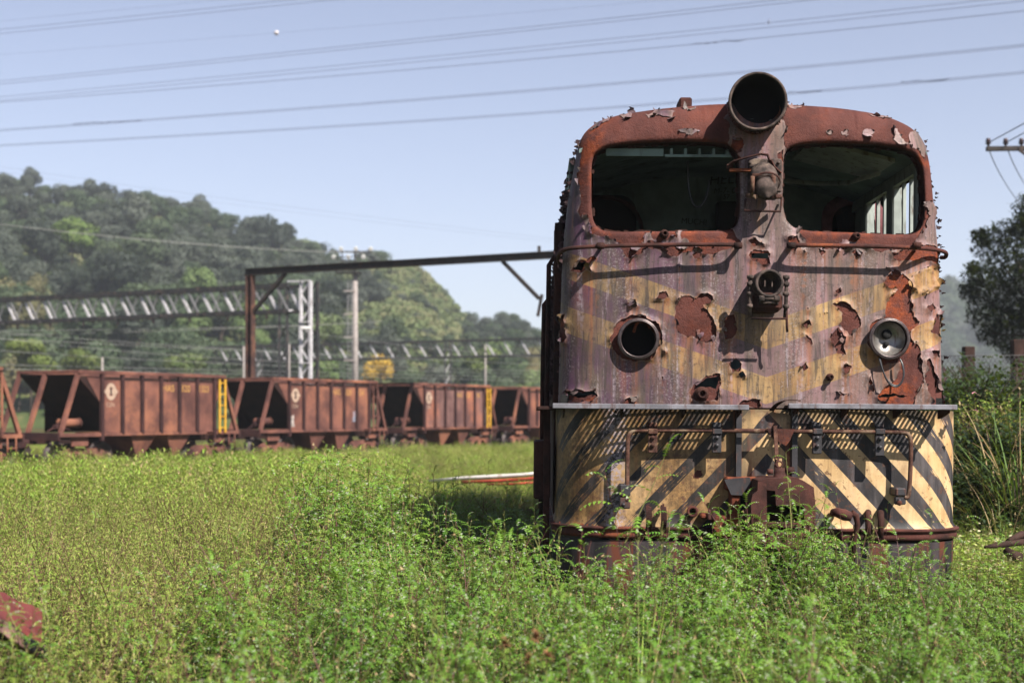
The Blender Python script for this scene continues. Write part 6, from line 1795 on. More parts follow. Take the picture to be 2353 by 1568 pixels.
P = field(3400, 19, 62, 1.1, -.42, .10); P = P[~on_wagons(P) | (nrs.rand(len(P)) < .35)]; P = np.vstack([P, field(1300, 15, 60, 1.0, .14, .46)]); P = P[(P[:, 0] < LX - 2) | (P[:, 0] > LX + 2.2) | (P[:, 1] > 23)]
P, S, Rz, T_ = place(P, .80, .4)
hid = on_wagons(P[:, :2]); S[hid] *= .45
scatter("far_weeds", P, S, Rz, T_, far_c, 4, M['weed_far'], kind="stuff")

# other species between them: thin grass with seed heads, dead brown stalks
def seed_grass(seed):
    r = random.Random(seed); m = PL()
    for _ in range(16):
        a, q = r.uniform(0, 6.28), .10 * math.sqrt(r.random()); b = Vector((math.cos(a) * q, math.sin(a) * q, 0)); el = r.uniform(1.1, 1.5)
        m.blade(b, Vector((math.cos(a) * math.cos(el), math.sin(a) * math.cos(el), math.sin(el))), r.uniform(.3, .7), .007, r, 0, r.uniform(.2, .9), 4)
    for _ in range(4):
        a = r.uniform(0, 6.28); tip = Vector((math.cos(a) * .12, math.sin(a) * .12, r.uniform(.62, .9))); m.stem([Vector((0, 0, 0)), tip * .6 + Vector((0, 0, .04)), tip], .0016, .0009, 1)
        for k in range(14):
            aa = r.uniform(0, 6.28); m.blade(tip * (1 - .16 * r.random()), Vector((math.cos(aa), math.sin(aa), 1.2)), .022, .004, r, 1, .6, 1)
    return m
def dead_stalk(seed):
    r = random.Random(seed); m = PL(); p = [Vector((0, 0, 0))]
    for k in range(5): p.append(p[-1] + Vector((r.uniform(-.03, .03), r.uniform(-.03, .03), .15)))
    m.stem(p, .003, .0012, 0)
    for k in range(7):
        i = r.randint(2, 4); a = r.uniform(0, 6.28); q = p[i] + Vector((math.cos(a) * .09, math.sin(a) * .09, .09)); m.stem([p[i], q], .0014, .0008, 0)
        for j in range(4): aa = r.uniform(0, 6.28); m.blade(q, Vector((math.cos(aa), math.sin(aa), r.uniform(-.5, .8))), .018, .009, r, 1, .6, 1)
    return m
oth_c = proto_coll("other_weed", [seed_grass(400 + i).mesh("other_weed_%d" % i, [M['weed_far'], M['stem']]) for i in range(3)] + [dead_stalk(410 + i).mesh("other_weed_%d" % (3 + i), [M['stem_red'], M['dry']]) for i in range(3)])
P, S, Rz, T_ = place(field(330, 4.6, 17, 1.15, -.40, .40), 1.0, .3)
scatter("other_weeds", P, S, Rz, T_, oth_c, 6, M['dry'], kind="stuff")

# ------------------------------------------------------------------ single weeds that stand out
def lone(name, me, x, y, s, label, group="tall weeds standing out of the field", rz=None, cat="weed"):
    o = bpy.data.objects.new(name, me); COL.objects.link(o)
    o.location = (x, y, ground_h(x, y)); o.scale = (s, s, s); o.rotation_euler = (0, 0, rnd.uniform(0, 6.28) if rz is None else rz)
    return tag(o, label, cat, group)
big_leaf = weed(260, 1.0, 17, .17, 1, .05, True, .35).mesh("tall_weed", MW)
tw = [weed(200 + i, 1.0, 20, .115, 2 + i % 2, .08).mesh("tall_weed", MW) for i in range(4)]
bare = [weed(230 + i, 1.0, 8, .08, 1, .10, True, .5).mesh("bare_weed", [M['weed_leaf'], M['stem_red'], M['stem_red'], M['dry']]) for i in range(2)]
def lone_at(px, pytop, Y, kind, label, i=0):
    p = at(px, pytop, Y); g = ground_h(p.x, p.y)
    lone("tall_weed" if kind else "bare_stem", (tw if kind else bare)[i % (4 if kind else 2)], p.x, p.y, (p.z - g) / 1.0, label)
p = at(1445, 1080, 7.8); lone("tall_weed", big_leaf, p.x, p.y, p.z - ground_h(p.x, p.y), "tall blurred weed in front of the nose's left stripes", rz=.6)
lone_at(1212, 1158, 9.6, 1, "leafy weed standing just left of the locomotive's corner", 1)
lone_at(1150, 1195, 9.8, 1, "weed against the dark shade, left of the one at the locomotive's corner", 2)
lone_at(838, 1075, 13.2, 1, "weed tip rising at the left end of the shade, leaves dark", 3)
lone_at(893, 1062, 13.6, 1, "dark weed tip just right of the shade's left end", 0)
lone_at(1030, 1056, 13.8, 1, "thin dark weed standing up in the middle of the shade", 1)
lone_at(1135, 1062, 14.2, 1, "dark weed rising before the white pipe near the locomotive", 2)
lone_at(760, 1140, 12.6, 1, "bushy weed at the left corner of the locomotive's shade", 3)
lone_at(860, 1120, 11.2, 1, "bright sunlit weed at the shade's front edge, left part", 1)
lone_at(1010, 1160, 10.6, 1, "bright sunlit weed at the shade's front edge, middle part", 2)
lone_at(1085, 1182, 10.4, 1, "bright sunlit weed at the shade's front edge, right part", 3)
lone_at(1808, 1098, 8.9, 1, "weed in front of the coupler, left of the bushy one", 0)
lone_at(1862, 1128, 9.2, 1, "bushy weed right in front of the coupler", 1)
lone_at(1900, 1140, 9.0, 1, "weed at the right side of the coupler", 2)
lone_at(1706, 1188, 9.2, 1, "weed below the coupler pocket's left side", 3)
lone_at(1590, 1228, 9.3, 1, "short weed before the dark pilot plate", 0)
lone_at(1948, 1110, 9.7, 0, "thin leafless stem before the right stripes", 0)
lone_at(2030, 1140, 9.5, 0, "dry brown stem before the right nose clamp", 1)
lone_at(2130, 1175, 8.6, 1, "weed before the nose's right corner", 3)
lone_at(622, 1170, 10.2, 0, "single reddish stem standing left of the shade", 1)
lone_at(310, 1395, 6.6, 0, "dark red stem in the left foreground", 0)
lone_at(262, 1260, 8.8, 0, "pale stem in the left middle field", 1)
lone_at(185, 1285, 8.0, 0, "thin weed in the left foreground above the red stem", 0)
lone_at(2330, 1240, 6.4, 0, "dark blurred stem at the right edge foreground", 1)
for k, (px, py, Y) in enumerate(((20, 1330, 6.2), (60, 1372, 6.0), (112, 1350, 6.3), (-10, 1400, 5.9), (86, 1410, 5.9), (140, 1400, 6.0))):
    lone_at(px, py, Y, 1, ("weed blade crossing the red metal sheet, %s") % ("leftmost", "second from the left", "at its right end", "lowest at the picture edge", "below its right half", "right of its folded edge")[k], k)
# dried flower heads, brown, close to the camera
fl = PL(); r = random.Random(5)
for _ in range(70):
    d = Vector((r.gauss(0, 1), r.gauss(0, 1), r.gauss(0, 1) + .3)).normalized(); fl.blade(Vector((0, 0, .5)) + d * .004, d, r.uniform(.02, .04), .007, r, 0, .2, 2)
fl.stem([Vector((0, 0, 0)), Vector((.02, 0, .25)), Vector((0, 0, .5))], .003, .002, 1)
flm = fl.mesh("dry_flower", [plain_mat("dry_head", lin(150, 106, 70), .8, .3, 5), M['stem']])
for px, py, Y, lab in ((1160, 1478, 5.9, "brown dried flower head in the centre foreground, single"), (1232, 1462, 5.8, "brown dried flower head, upper of the pair in the foreground"), (1215, 1515, 5.7, "brown dried flower head, lower of the pair in the foreground"), (1258, 1508, 5.75, "brown dried flower head, right of the foreground pair")):
    p = at(px, py, Y); o = lone("dried_flower", flm, p.x, p.y, 1.0, lab, "dried brown flower heads", cat="flower"); o.location.z = p.z - .5

# ------------------------------------------------------------------ bank at the right: grasses and creepers
def grass_tuft(seed, n, h, w, droop=1.3, plume=True, rad=.22):
    r = random.Random(seed); m = PL()
    for _ in range(n):
        a, q = r.uniform(0, 6.28), rad * math.sqrt(r.random()); b = Vector((math.cos(a) * q, math.sin(a) * q, 0)); el = r.uniform(.9, 1.5)
        dv = Vector((math.cos(a) * math.cos(el), math.sin(a) * math.cos(el), math.sin(el)))
        m.blade(b, dv, h * r.uniform(.5, 1.1), w * r.uniform(.6, 1.2), r, 0 if r.random() < .8 else 1, r.uniform(.3, droop), 6)
    if plume:
        for _ in range(n // 11):
            a = r.uniform(0, 6.28); el = r.uniform(1.0, 1.4); dv = Vector((math.cos(a) * math.cos(el), math.sin(a) * math.cos(el), math.sin(el)))
            p0 = Vector((r.uniform(-.1, .1), r.uniform(-.1, .1), 0)); L_ = h * r.uniform(.8, 1.15); pts_ = []; p = p0.copy(); e = el
            for k in range(7):
                pts_.append(p.copy()); e = el - .9 * (k / 6) ** 2; p = p + (Vector((math.cos(a), math.sin(a), 0)) * math.cos(e) + Vector((0, 0, 1)) * math.sin(e)) * (L_ / 6)
            m.stem(pts_, .003, .001, 1)
            for k in range(16):
                q = pts_[4].lerp(pts_[6], r.random()); aa = r.uniform(0, 6.28); m.blade(q, Vector((math.cos(aa), math.sin(aa), .5)), .04, .006, r, 1, 1.2, 2)
    return m
tuft = [grass_tuft(300 + i, 34, 1.05, .012, 2.5) for i in range(3)]
tuft = [m.mesh("grass_tuft", [M['grass_blade'], M['dry']]) for m in tuft]
def bush_mesh(seed, rx, ry, rz, n, L, mats, flower=0.0):
    r = random.Random(seed); m = PL()
    for _ in range(n):
        d = Vector((r.gauss(0, 1), r.gauss(0, 1), abs(r.gauss(0, 1)))).normalized(); q = r.uniform(.55, 1.0) * (1 + .25 * mnoise.noise(d * 2.3 + Vector((seed, 0, 0))))
        b = Vector((d.x * rx * q, d.y * ry * q, d.z * rz * q)); aa = r.uniform(0, 6.28); el = r.uniform(-.5, .7)
        m.blade(b, Vector((math.cos(aa) * math.cos(el), math.sin(aa) * math.cos(el), math.sin(el))), L * r.uniform(.6, 1.2), L * .5, r, 1 if r.random() < flower else 0, .8, 2)
    for _ in range(9):
        a = r.uniform(0, 6.28); m.stem([Vector((0, 0, 0)), Vector((math.cos(a) * rx * .5, math.sin(a) * ry * .5, rz * .5)), Vector((math.cos(a) * rx * .8, math.sin(a) * ry * .8, rz * .9))], .012, .004, len(mats) - 1)
    return m.mesh("creeper_bush", mats)
M['creeper_leaf'] = leaf_mat("creeper_leaf", (lin(28, 46, 24), lin(44, 66, 32), lin(66, 84, 42)), .2)
M['pale_flower'] = leaf_mat("pale_flower", (lin(190, 186, 140), lin(176, 176, 110), lin(206, 200, 170)), .2)
MB_ = [M['creeper_leaf'], M['pale_flower'], M['bark']]
bsh = [bush_mesh(320 + i, .9, .6, .75, 2600, .075, MB_) for i in range(3)]
BANK = "bushes on the bank beside the fence"
for i, (px, py, Y, s, lab) in enumerate(((2190, 955, 19.5, 1.3, "dark leafy bush right behind the locomotive's right edge"), (2250, 930, 20.5, 1.4, "dark leafy bush in front of the left fence post"), (2325, 930, 20.0, 1.4, "dark leafy bush under the right fence post"), (2225, 1120, 17.0, 1.2, "dark low bush filling the bank right of the nose"), (2330, 1120, 16.6, 1.3, "dark low bush on the bank at the right edge"), (2222, 1075, 15.6, 1.15, "dark bush low behind the walkway's right end"), (2300, 1070, 15.2, 1.2, "dark bush low in the middle of the right bank"), (2352, 1075, 15.0, 1.2, "dark bush low at the right picture edge"), (2262, 1150, 14.3, 1.0, "dark bush at the foot of the right bank"), (2345, 1160, 14.0, 1.0, "dark bush at the foot of the bank near the log"), (2160, 900, 21.2, .8, "flowering creeper on the mesh between locomotive and fence post"))):
    p = at(px, py, Y); o = bpy.data.objects.new("creeper_bush", bsh[i % 3]); COL.objects.link(o); o.location = (p.x, p.y, p.z - .35 * s); o.scale = (s, s, s * 1.1); o.rotation_euler = (0, 0, i * 1.3); tag(o, lab, "bush", BANK)
GR = "tall grass tufts on the bank"
for i, (px, py, Y, s, lab) in enumerate(((2300, 1010, 14.2, 1.1, "tall green grass tuft before the right fence post, upper"), (2345, 990, 13.6, 1.25, "tallest green grass tuft at the right picture edge"), (2215, 1130, 14.0, .8, "drooping grass tuft just right of the striped nose"), (2270, 1110, 13.9, 1.0, "seeding grass tuft in the middle of the bank"), (2325, 1120, 13.5, 1.05, "seeding grass tuft low on the bank at the right"), (2250, 1180, 13.4, .8, "low grass tuft at the foot of the bank, left"), (2310, 1190, 13.2, .85, "low grass tuft at the foot of the bank, right"))):
    p = at(px, py, Y); o = bpy.data.objects.new("grass_tuft", tuft[i % 3]); COL.objects.link(o); o.location = (p.x, p.y, p.z - .55 * s); o.scale = (s, s, s); o.rotation_euler = (0, 0, i * 2.1); tag(o, lab, "grass tuft", GR)
# pale flowering ground cover right of the nose
gc = PL(); r = random.Random(77)
for _ in range(150):
    a, q = r.uniform(0, 6.28), .3 * math.sqrt(r.random()); b = Vector((math.cos(a) * q, math.sin(a) * q, 0)); hh = r.uniform(.15, .42); tip = b + Vector((r.uniform(-.05, .05), r.uniform(-.05, .05), hh))
    gc.blade(b, tip - b, hh, .004, r, 1, .1, 2)
    for k in range(5):
        az = r.uniform(0, 6.28); gc.blade(b.lerp(tip, .4 + .6 * k / 5), Vector((math.cos(az), math.sin(az), .4)), .035, .014, r, 0, .8, 2)
    if r.random() < .06: gc.blade(tip, Vector((r.uniform(-1, 1), r.uniform(-1, 1), .6)), .02, .018, r, 2, .5, 2)
gcm = proto_coll("ground_cover", [gc.mesh("ground_cover_0", [M['weed_far'], M['stem'], M['pale_flower']])])
P = np.array([(nrs.uniform(.285, .40) * y, y) for y in nrs.uniform(10.5, 15.5, 420)]); P = P[free(P, .05)]
scatter("ground_cover", np.column_stack([P, [ground_h(*p) for p in P]]), nrs.uniform(.8, 1.5, len(P)), nrs.uniform(0, 6.28, len(P)), nrs.uniform(-.1, .1, (len(P), 2)), gcm, 1, M['weed_far'], kind="stuff")
# sprig with a pink flower growing at the walkway's end
sp_ = PL(); r = random.Random(9)
q = [at(2198, 948, 10.5), at(2215, 938, 10.45), at(2226, 922, 10.45), at(2232, 905, 10.45)]; sp_.stem(q, .004, .002, 1, 4)
for k in range(16):
    i = r.randint(0, 2); b = q[i].lerp(q[i + 1], r.random()); az = r.uniform(0, 6.28); sp_.blade(b, Vector((math.cos(az), math.sin(az), .3)), r.uniform(.025, .05), .026, r, 0, .8, 3)
for k in range(9):
    az = r.uniform(0, 6.28); sp_.blade(at(2240, 942, 10.42) if k < 6 else at(2236, 901, 10.45), Vector((math.cos(az), math.sin(az) - .4, r.uniform(-.3, .6))), .03, .022, r, 2, .8, 2)
sp_.stem([at(2222, 930, 10.45), at(2240, 942, 10.42)], .002, .0015, 1, 3)
o = bpy.data.objects.new("flowering_sprig", sp_.mesh("flowering_sprig", [M['weed_leaf'], M['stem'], plain_mat("pink_petal", lin(222, 150, 168), .6, .2)])); COL.objects.link(o); tag(o, "small sprig with pink flower growing at the walkway's right end", "plant")

# ------------------------------------------------------------------ dark tree at the right
M['dark_leaf'] = leaf_mat("dark_leaf", (lin(16, 26, 18), lin(24, 36, 24), lin(36, 46, 30)), .15)
tr = empty("dark_tree"); tag(tr, "dark broadleaf tree at the right edge beyond the fence", "tree")
YT = 40.0; r = random.Random(15); lf = PL()
blobs = [(2300, 640, 62), (2250, 640, 42), (2232, 668, 30), (2270, 560, 40), (2315, 545, 44), (2340, 600, 70), (2300, 710, 66), (2262, 720, 46), (2330, 760, 60), (2345, 690, 80), (2280, 765, 34), (2370, 480, 44), (2350, 520, 34), (2400, 620, 110), (2420, 740, 110), (2430, 500, 90), (2250, 540, 18), (2480, 620, 120), (2500, 750, 110), (2236, 615, 16), (2330, 800, 30)]
for bx, by, br_ in blobs:
    c_ = at(bx, by, YT + r.uniform(-1.2, 1.2)); rr = br_ / F * YT
    for _ in range(int(br_ * 16)):
        d = Vector((r.gauss(0, 1), r.gauss(0, 1), r.gauss(0, 1))).normalized() * rr * r.random() ** .45 * 1.05
        az, el = r.uniform(0, 6.28), r.uniform(-.8, .8); L_ = r.uniform(.10, .20)
        lf.blade(c_ + d, Vector((math.cos(az) * math.cos(el), math.sin(az) * math.cos(el), math.sin(el))), L_, L_ * .42, r, 0, .5, 2)
o = bpy.data.objects.new("crown", lf.mesh("crown", [M['dark_leaf']])); COL.objects.link(o); o.parent = tr
mb = MB(); base = at(2410, 950, YT); base.z = 0; fork = at(2400, 760, YT)
mb.tube([base, base.lerp(fork, .5), fork], [.28, .22, .18], 10); mb.build("trunk", M['bark'], tr)
for (bx, by, br_) in blobs[:13]:
    e_ = at(bx, by, YT); mb = MB(); m_ = fork.lerp(e_, .5) + Vector((r.uniform(-.1, .1), r.uniform(-.2, .2), -.12)); mb.tube([fork, m_, e_], [.07, .04, .012], 6); mb.build("branch", M['bark'], tr)
# small yellow leaf caught at the locomotive's right edge
lfm = PL(); lfm.blade(at(2164, 760, 10.8), Vector((.5, -.6, .4)), .05, .05, r, 0, .6, 3); lfm.blade(at(2163, 735, 10.8), Vector((.5, -.5, .7)), .035, .03, r, 0, .6, 3)
o = bpy.data.objects.new("yellow_leaf", lfm.mesh("yellow_leaf", [plain_mat("leaf_yellow", lin(236, 176, 40), .5, .1)])); COL.objects.link(o); tag(o, "small yellow leaf caught at the locomotive's right edge", "leaf")
# ================================================================== forested hills
SKYL = [(-700, 360), (-300, 375), (0, 398), (60, 400), (140, 420), (300, 440), (450, 462), (560, 505), (640, 525), (720, 545), (780, 580), (830, 606), (900, 612), (960, 632), (1010, 676), (1040, 715), (1065, 748), (1110, 752), (1180, 748), (1230, 780), (1260, 815), (1300, 850), (1400, 915), (1500, 950)]
SK = np.array(SKYL, float)
YH0, YH1 = 165.0, 330.0                      # foot and ridge
TREE_H = 5.2
def ridge_z(k):
    """terrain height of the ridge at bearing k = x / y (tree crowns come on top)"""
    py = np.interp(1176 + F * k, SK[:, 0], SK[:, 1])
    return CZ + (HZ - py) / F * YH1
def hill_h(x, y):
    k = x / y
    rz = float(ridge_z(k)); th = float(np.interp(1176 + F * k, [0, 780, 850, 1040, 1080, 1300], [TREE_H, TREE_H, 1.0, 1.0, 2.2, 2.2])); rz = rz - th * min(1.0, max(.3, rz / 20))
    s = (y - YH0) / (YH1 - YH0)
    if s <= 0: return -.5
    if s <= 1: q = s ** .92
    else: q = max(0, 1 - (s - 1) * 1.2)
    b = mnoise.noise(Vector((x * .018, y * .018, 4))) * 5 * min(1, s * 3) * (1 - min(1, abs(s - 1) < .12)) if s < .9 else 0
    return max(-.5, rz * q + b)
ks = np.linspace(-.62, .12, 150); yy_ = np.concatenate([np.linspace(YH0 - 5, YH1, 46), np.linspace(YH1 + 8, YH1 + 130, 12)])
V_ = [(k * y, y, hill_h(k * y, y)) for y in yy_ for k in ks]; nx_ = len(ks)
F_ = [(j * nx_ + i, j * nx_ + i + 1, (j + 1) * nx_ + i + 1, (j + 1) * nx_ + i) for j in range(len(yy_) - 1) for i in range(nx_ - 1)]
t = NT("hill_soil"); p = t.pos()
c0 = t.mix(t.mr(t.noise(p, .06, 5, .6), .35, .65), lin(52, 66, 38), lin(92, 104, 58))
c0 = t.mix(t.mr(t.noise(p, .35, 4, .65), .5, .7, 0, .5), c0, lin(122, 112, 78))
M['hill_soil'] = t.done(t.bsdf(c0, .95, 0, None, .05))
arr_obj("hill", V_, F_, M['hill_soil'], None, True, kind="structure")

def hill_tree(seed, R_, H, n, L, trunk=True, lobes=9, flat=.75):
    r = random.Random(seed); m = PL(); C = []
    for _ in range(lobes):
        a = r.uniform(0, 6.28); q = R_ * .62 * math.sqrt(r.random())
        C.append((Vector((math.cos(a) * q, math.sin(a) * q, H * r.uniform(.5, .86))), R_ * r.uniform(.30, .52)))
    C.append((Vector((0, 0, H * .82)), R_ * .5))
    for _ in range(n):
        c_, rr = r.choice(C); d = Vector((r.gauss(0, 1), r.gauss(0, 1), r.gauss(0, 1) + .25)).normalized()
        b = c_ + Vector((d.x, d.y, d.z * flat)) * rr * r.uniform(.72, 1.08)
        u = d.orthogonal().normalized(); w = d.cross(u); a = r.uniform(0, 6.28)
        u2 = (u * math.cos(a) + w * math.sin(a) + d * r.uniform(-.5, .5)).normalized(); w2 = (d.cross(u2) + d * r.uniform(-.4, .4)).normalized(); l = L * r.uniform(.6, 1.3)
        m.tri([b - u2 * l, b - w2 * l * .55, b + u2 * l, b + w2 * l * .55], [(0, 1, 2, 3)], 0)
    if trunk:
        m.stem([Vector((0, 0, -1)), Vector((.1, 0, H * .35)), Vector((0, .1, H * .7))], R_ * .06, R_ * .03, 1, 5)
        for _ in range(4):
            c_, rr = r.choice(C); m.stem([Vector((0, 0, H * .35)), c_ * .7 + Vector((0, 0, H * .12)), c_], R_ * .03, R_ * .012, 1, 4)
    return m
KINDS_T = {
    'grey': (lin(57, 66, 57), lin(74, 83, 72), lin(94, 100, 88)),
    'dark': (lin(33, 43, 35), lin(47, 57, 48), lin(66, 75, 62)),
    'mid': (lin(48, 65, 44), lin(65, 83, 57), lin(87, 99, 71)),
    'bright': (lin(79, 102, 57), lin(99, 122, 68), lin(118, 129, 82)),
    'olive': (lin(92, 93, 58), lin(116, 110, 73), lin(133, 121, 88)),
}
TM = {}
for i, (k, c) in enumerate(KINDS_T.items()):
    mt = leaf_mat("tree_leaf_" + k, c, .18, .7, .6)
    TM[k] = [hill_tree(500 + i * 10 + j, (4.6, 4.2, 4.9)[j], (9.0, 10.5, 8.0)[j], 2300, (.30, .36, .26)[j], True, (12, 7, 16)[j], (.75, 1.0, .6)[j]).mesh("forest_tree", [mt, M['bark']]) for j in range(3)]
LABT = {'grey': "grey-green rounded tree in the forest on the far hillside", 'dark': "dark green tree in the forest on the far hillside", 'mid': "mid green tree in the forest on the far hillside", 'bright': "bright yellow-green tree in the forest on the far hillside", 'olive': "olive brownish tree in the forest on the far hillside"}
hr_ = random.Random(31)
spots = []
tries = 0
cell = {}
def clear(x, y, d):
    cx, cy = int(x // 8), int(y // 8)
    for i in (-1, 0, 1):
        for j in (-1, 0, 1):
            for (a, b, dd) in cell.get((cx + i, cy + j), ()):
                if (a - x) ** 2 + ((b - y) * .8) ** 2 < (min(d, dd)) ** 2: return False
    return True
while len(spots) < 900 and tries < 30000:
    tries += 1
    y = hr_.uniform(YH0 + 2, YH1 + 14); px = hr_.uniform(-120, 1330); k = (px - 1176) / F; x = k * y
    zz_ = hill_h(x, y)
    slope = px > 830 + 60 * math.sin(y * .1) and px < 1060 and (y - YH0) / (YH1 - YH0) > .22
    if px > 1060: s = hr_.uniform(.42, .7)
    elif slope and hr_.random() < .5: s = hr_.uniform(.26, .44)
    elif slope: continue
    else: s = hr_.choice((.42, .55, .65, .75, .85, 1.0)) * hr_.uniform(.9, 1.1)
    if px > 760: s = min(s, .58)
    if y > YH1 - 30: s = min(s, .72)
    d = 4.1 * s
    if not clear(x, y, d): continue
    cell.setdefault((int(x // 8), int(y // 8)), []).append((x, y, d))
    n_ = mnoise.noise(Vector((x * .03, y * .03, 7)))
    low = (y - YH0) / (YH1 - YH0) < .28
    u_ = hr_.random()
    if px > 1050: kd = 'olive' if u_ < .18 else 'bright' if u_ < .6 else 'mid'
    elif px > 740: kd = 'mid' if u_ < .4 else 'bright' if u_ < .48 else 'grey' if u_ < .75 else 'dark'
    elif low and px < 230: kd = 'olive' if u_ < .15 else 'bright' if u_ < .26 else 'mid'
    elif low: kd = 'mid' if u_ < .5 else 'dark' if u_ < .88 else 'bright'
    else: kd = 'grey' if u_ < .46 + .3 * n_ else 'dark' if u_ < .80 else 'mid'
    spots.append((x, y, zz_, s, kd))
# the three hundred largest in view become trees of their own, the others one mass
spots.sort(key=lambda q: -(q[3] / q[1]))
GT = "trees of the forest on the hill"
LOOK = {'grey': "grey-green rounded tree", 'dark': "dark green tree", 'mid': "mid green tree", 'bright': "bright yellow-green tree", 'olive': "olive brownish tree"}
def where_on_hill(kd, x, y):
    px = 1176 + F * x / y; f = (y - YH0) / (YH1 - YH0)
    up_ = "on the skyline" if f > .93 else "high on the hill" if f > .66 else "halfway up the hill" if f > .36 else "low on the hill" if f > .12 else "at the foot of the hill"
    side_ = ("at the left picture edge" if px < 60 else "above the largest wagon's dark left end" if px < 215 else "above the cream emblem" if px < 330 else "above the yellow number" if px < 480 else "left of the rusty post" if px < 572 else
             "between rusty post and bright column" if px < 665 else "behind the bright column" if px < 725 else "between column and mast" if px < 808 else "right of the mast" if px < 930 else "behind the third wagon" if px < 1060 else "above the further portal" if px < 1180 else "beside the locomotive's left edge")
    return "%s %s, %s" % (LOOK[kd], up_, side_)
for x, y, z, s, kd in spots[:280]:
    o = bpy.data.objects.new("forest_tree", hr_.choice(TM[kd])); COL.objects.link(o)
    o.location = (x, y, z - .4); o.rotation_euler = (hr_.uniform(-.08, .08), hr_.uniform(-.08, .08), hr_.uniform(0, 6.28)); o.scale = (s * hr_.uniform(.9, 1.1), s * hr_.uniform(.9, 1.1), s * hr_.uniform(.85, 1.15))
    tag(o, where_on_hill(kd, x, y), "tree", GT)
rest = spots[280:]
fc = proto_coll("forest_mass", [TM[k][j] for k in ('grey', 'dark', 'mid', 'grey') for j in (0, 1, 2)])
PP = np.array([(x, y, z - .4) for x, y, z, s, kd in rest])
scatter("forest", PP, np.array([q[3] for q in rest]), nrs.uniform(0, 6.28, len(rest)), nrs.uniform(-.08, .08, (len(rest), 2)), fc, 12, M['bark'], kind="stuff")
# scrub on the bare slope
sc_t = leaf_mat("scrub_leaf", (lin(78, 98, 56), lin(102, 114, 68), lin(134, 128, 94)), .18, .7, .6)
sc_c = proto_coll("scrub", [hill_tree(700 + i, 1.5, 2.0, 420, .26, False, 5).mesh("scrub_%d" % i, [sc_t, M['bark']]) for i in range(3)])
P = []
while len(P) < 2100:
    y = nrs.uniform(YH0 + 12, YH1 + 4); px = nrs.uniform(780, 1130); x = (px - 1176) / F * y
    P.append((x, y, hill_h(x, y) - .3))
while len(P) < 3300:                             # undergrowth between the trees
    y = nrs.uniform(YH0 + 2, YH1 + 8); px = nrs.uniform(-100, 1320); x = (px - 1176) / F * y
    P.append((x, y, hill_h(x, y) - .3))
P = np.array(P); scatter("hillside_scrub", P, nrs.uniform(.5, 1.6, len(P)), nrs.uniform(0, 6.28, len(P)), nrs.uniform(-.1, .1, (len(P), 2)), sc_c, 3, sc_t, kind="stuff")
# trees one can point at
def mark_tree(px, py, Y, s, cols, name, label, n=1800, zoff=None, R_=4.6, H=9):
    p = at(px, py, Y); mt = leaf_mat(name + "_leaf", cols, .2, .7, .5)
    rt = empty(name, (p.x, p.y, 0)); tag(rt, label, "tree")
    m = hill_tree(int(px) + 900, R_, H, n, .38, False); o = bpy.data.objects.new("crown", m.mesh("crown", [mt])); COL.objects.link(o); o.parent = rt; o.location = (0, 0, p.z - H * .7 * s); o.scale = (s, s, s)
    gz_ = max(0.0, hill_h(p.x, p.y)); mb = MB(); mb.tube([(0, 0, min(gz_, p.z - 1) - .5), (.1, 0, p.z - H * .25 * s), (0, 0, p.z)], [.22 * s, .16 * s, .08 * s], 7); mb.build("trunk", M['bark'], rt)
    return rt
mark_tree(165, 535, 232, .95, (lin(70, 98, 44), lin(92, 118, 52), lin(108, 122, 66)), "light_green_tree", "light yellow-green tree standing out on the hill below the left skyline")
mark_tree(290, 480, 318, .8, (lin(58, 74, 56), lin(80, 94, 72), lin(100, 110, 84)), "skyline_tree", "broad rounded tree on the skyline above the truss")
mark_tree(700, 572, 322, .85, (lin(72, 92, 66), lin(96, 112, 80), lin(120, 128, 98)), "skyline_tree", "large rounded tree at the skyline's step above the bright column")
mark_tree(588, 510, 326, .55, (lin(62, 80, 62), lin(84, 98, 76), lin(104, 112, 90)), "skyline_tree", "small lone tree poking above the skyline, left of the rusty post", 900)
mark_tree(1016, 672, 320, .35, (lin(56, 76, 54), lin(74, 92, 64), lin(96, 106, 80)), "skyline_tree", "small round tree on the steep right shoulder of the hill", 700)
mark_tree(872, 842, 168, .62, (lin(214, 168, 60), lin(226, 180, 66), lin(150, 140, 70)), "yellow_flowering_tree", "tree with yellow blossom behind the wagons right of the mast", 700)
mark_tree(70, 815, 150, .62, (lin(91, 111, 45), lin(114, 127, 52), lin(122, 121, 68)), "light_shrub_tree", "pale green shrub behind the wagons at the left edge")
mark_tree(180, 830, 155, .55, (lin(85, 104, 44), lin(108, 119, 52), lin(122, 118, 68)), "light_shrub_tree", "pale green shrub behind the largest wagon's left end")
mark_tree(430, 840, 160, .55, (lin(68, 96, 45), lin(91, 114, 54), lin(111, 118, 68)), "light_shrub_tree", "green shrub behind the largest wagon's right half")
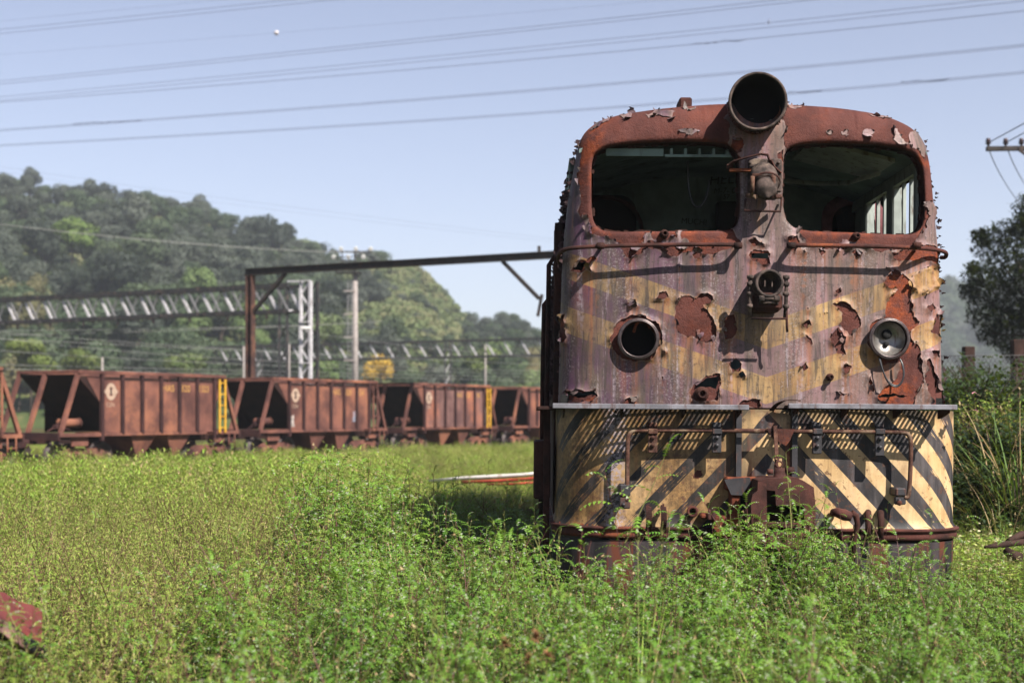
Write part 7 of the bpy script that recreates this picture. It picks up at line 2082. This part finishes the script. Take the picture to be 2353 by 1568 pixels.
mark_tree(740, 850, 165, .5, (lin(72, 103, 47), lin(91, 122, 57), lin(111, 122, 68)), "light_shrub_tree", "green shrub between the bright column and the mast")
mark_tree(1120, 830, 170, .6, (lin(85, 109, 54), lin(108, 122, 62), lin(122, 122, 75)), "light_shrub_tree", "pale green shrub under the further portal")
# distant ridge right of the locomotive
kr = np.linspace(.03, .80, 160); yr = np.linspace(560, 900, 30)
SKR = np.array([(1280, 946), (1500, 820), (1900, 720), (2150, 690), (2180, 686), (2215, 700), (2260, 690), (2400, 660), (3000, 600), (3400, 640)], float)
def far_h(k, y):
    rz = CZ + (HZ - np.interp(1176 + F * k, SKR[:, 0], SKR[:, 1])) / F * 720; s = (y - 560) / 160
    return (rz * (s if s < 1 else max(0, 1 - (s - 1) * .8)) + 5 * mnoise.noise(Vector((k * 90, y * .03, 1))) * min(1, s)) - 5
V_ = [(k * y, y, far_h(k, y)) for y in yr for k in kr]; nx_ = len(kr)
F_ = [(j * nx_ + i, j * nx_ + i + 1, (j + 1) * nx_ + i + 1, (j + 1) * nx_ + i) for j in range(len(yr) - 1) for i in range(nx_ - 1)]
arr_obj("distant_hill", V_, F_, M['hill_soil'], None, True, kind="structure")
P = []
while len(P) < 700:
    y = nrs.uniform(562, 735); k = nrs.uniform(.27, .42); P.append((k * y, y, far_h(k, y) - 1))
P = np.array(P); scatter("distant_forest", P, nrs.uniform(1.2, 2.1, len(P)), nrs.uniform(0, 6.28, len(P)), nrs.uniform(-.1, .1, (len(P), 2)), fc, 12, M['bark'], kind="stuff")

# ================================================================== haze
HAZE_DENS = 0.00040
mb = MB(); mb.box((-900, -30, -3.0), (900, 1300, 130.0))
hz = mb.build("haze", None, None, kind="stuff")
t = NT("haze_air")
t.t.nodes.remove(t.out); t.out = t.t.nodes.new("ShaderNodeOutputMaterial")
pv = t.n("ShaderNodeVolumePrincipled", {'Color': (.86, .92, 1.0, 1), 'Density': HAZE_DENS, 'Anisotropy': .2})
t.t.links.new(pv.outputs[0], t.out.inputs['Volume'])
hz.data.materials.clear(); hz.data.materials.append(t.mat)
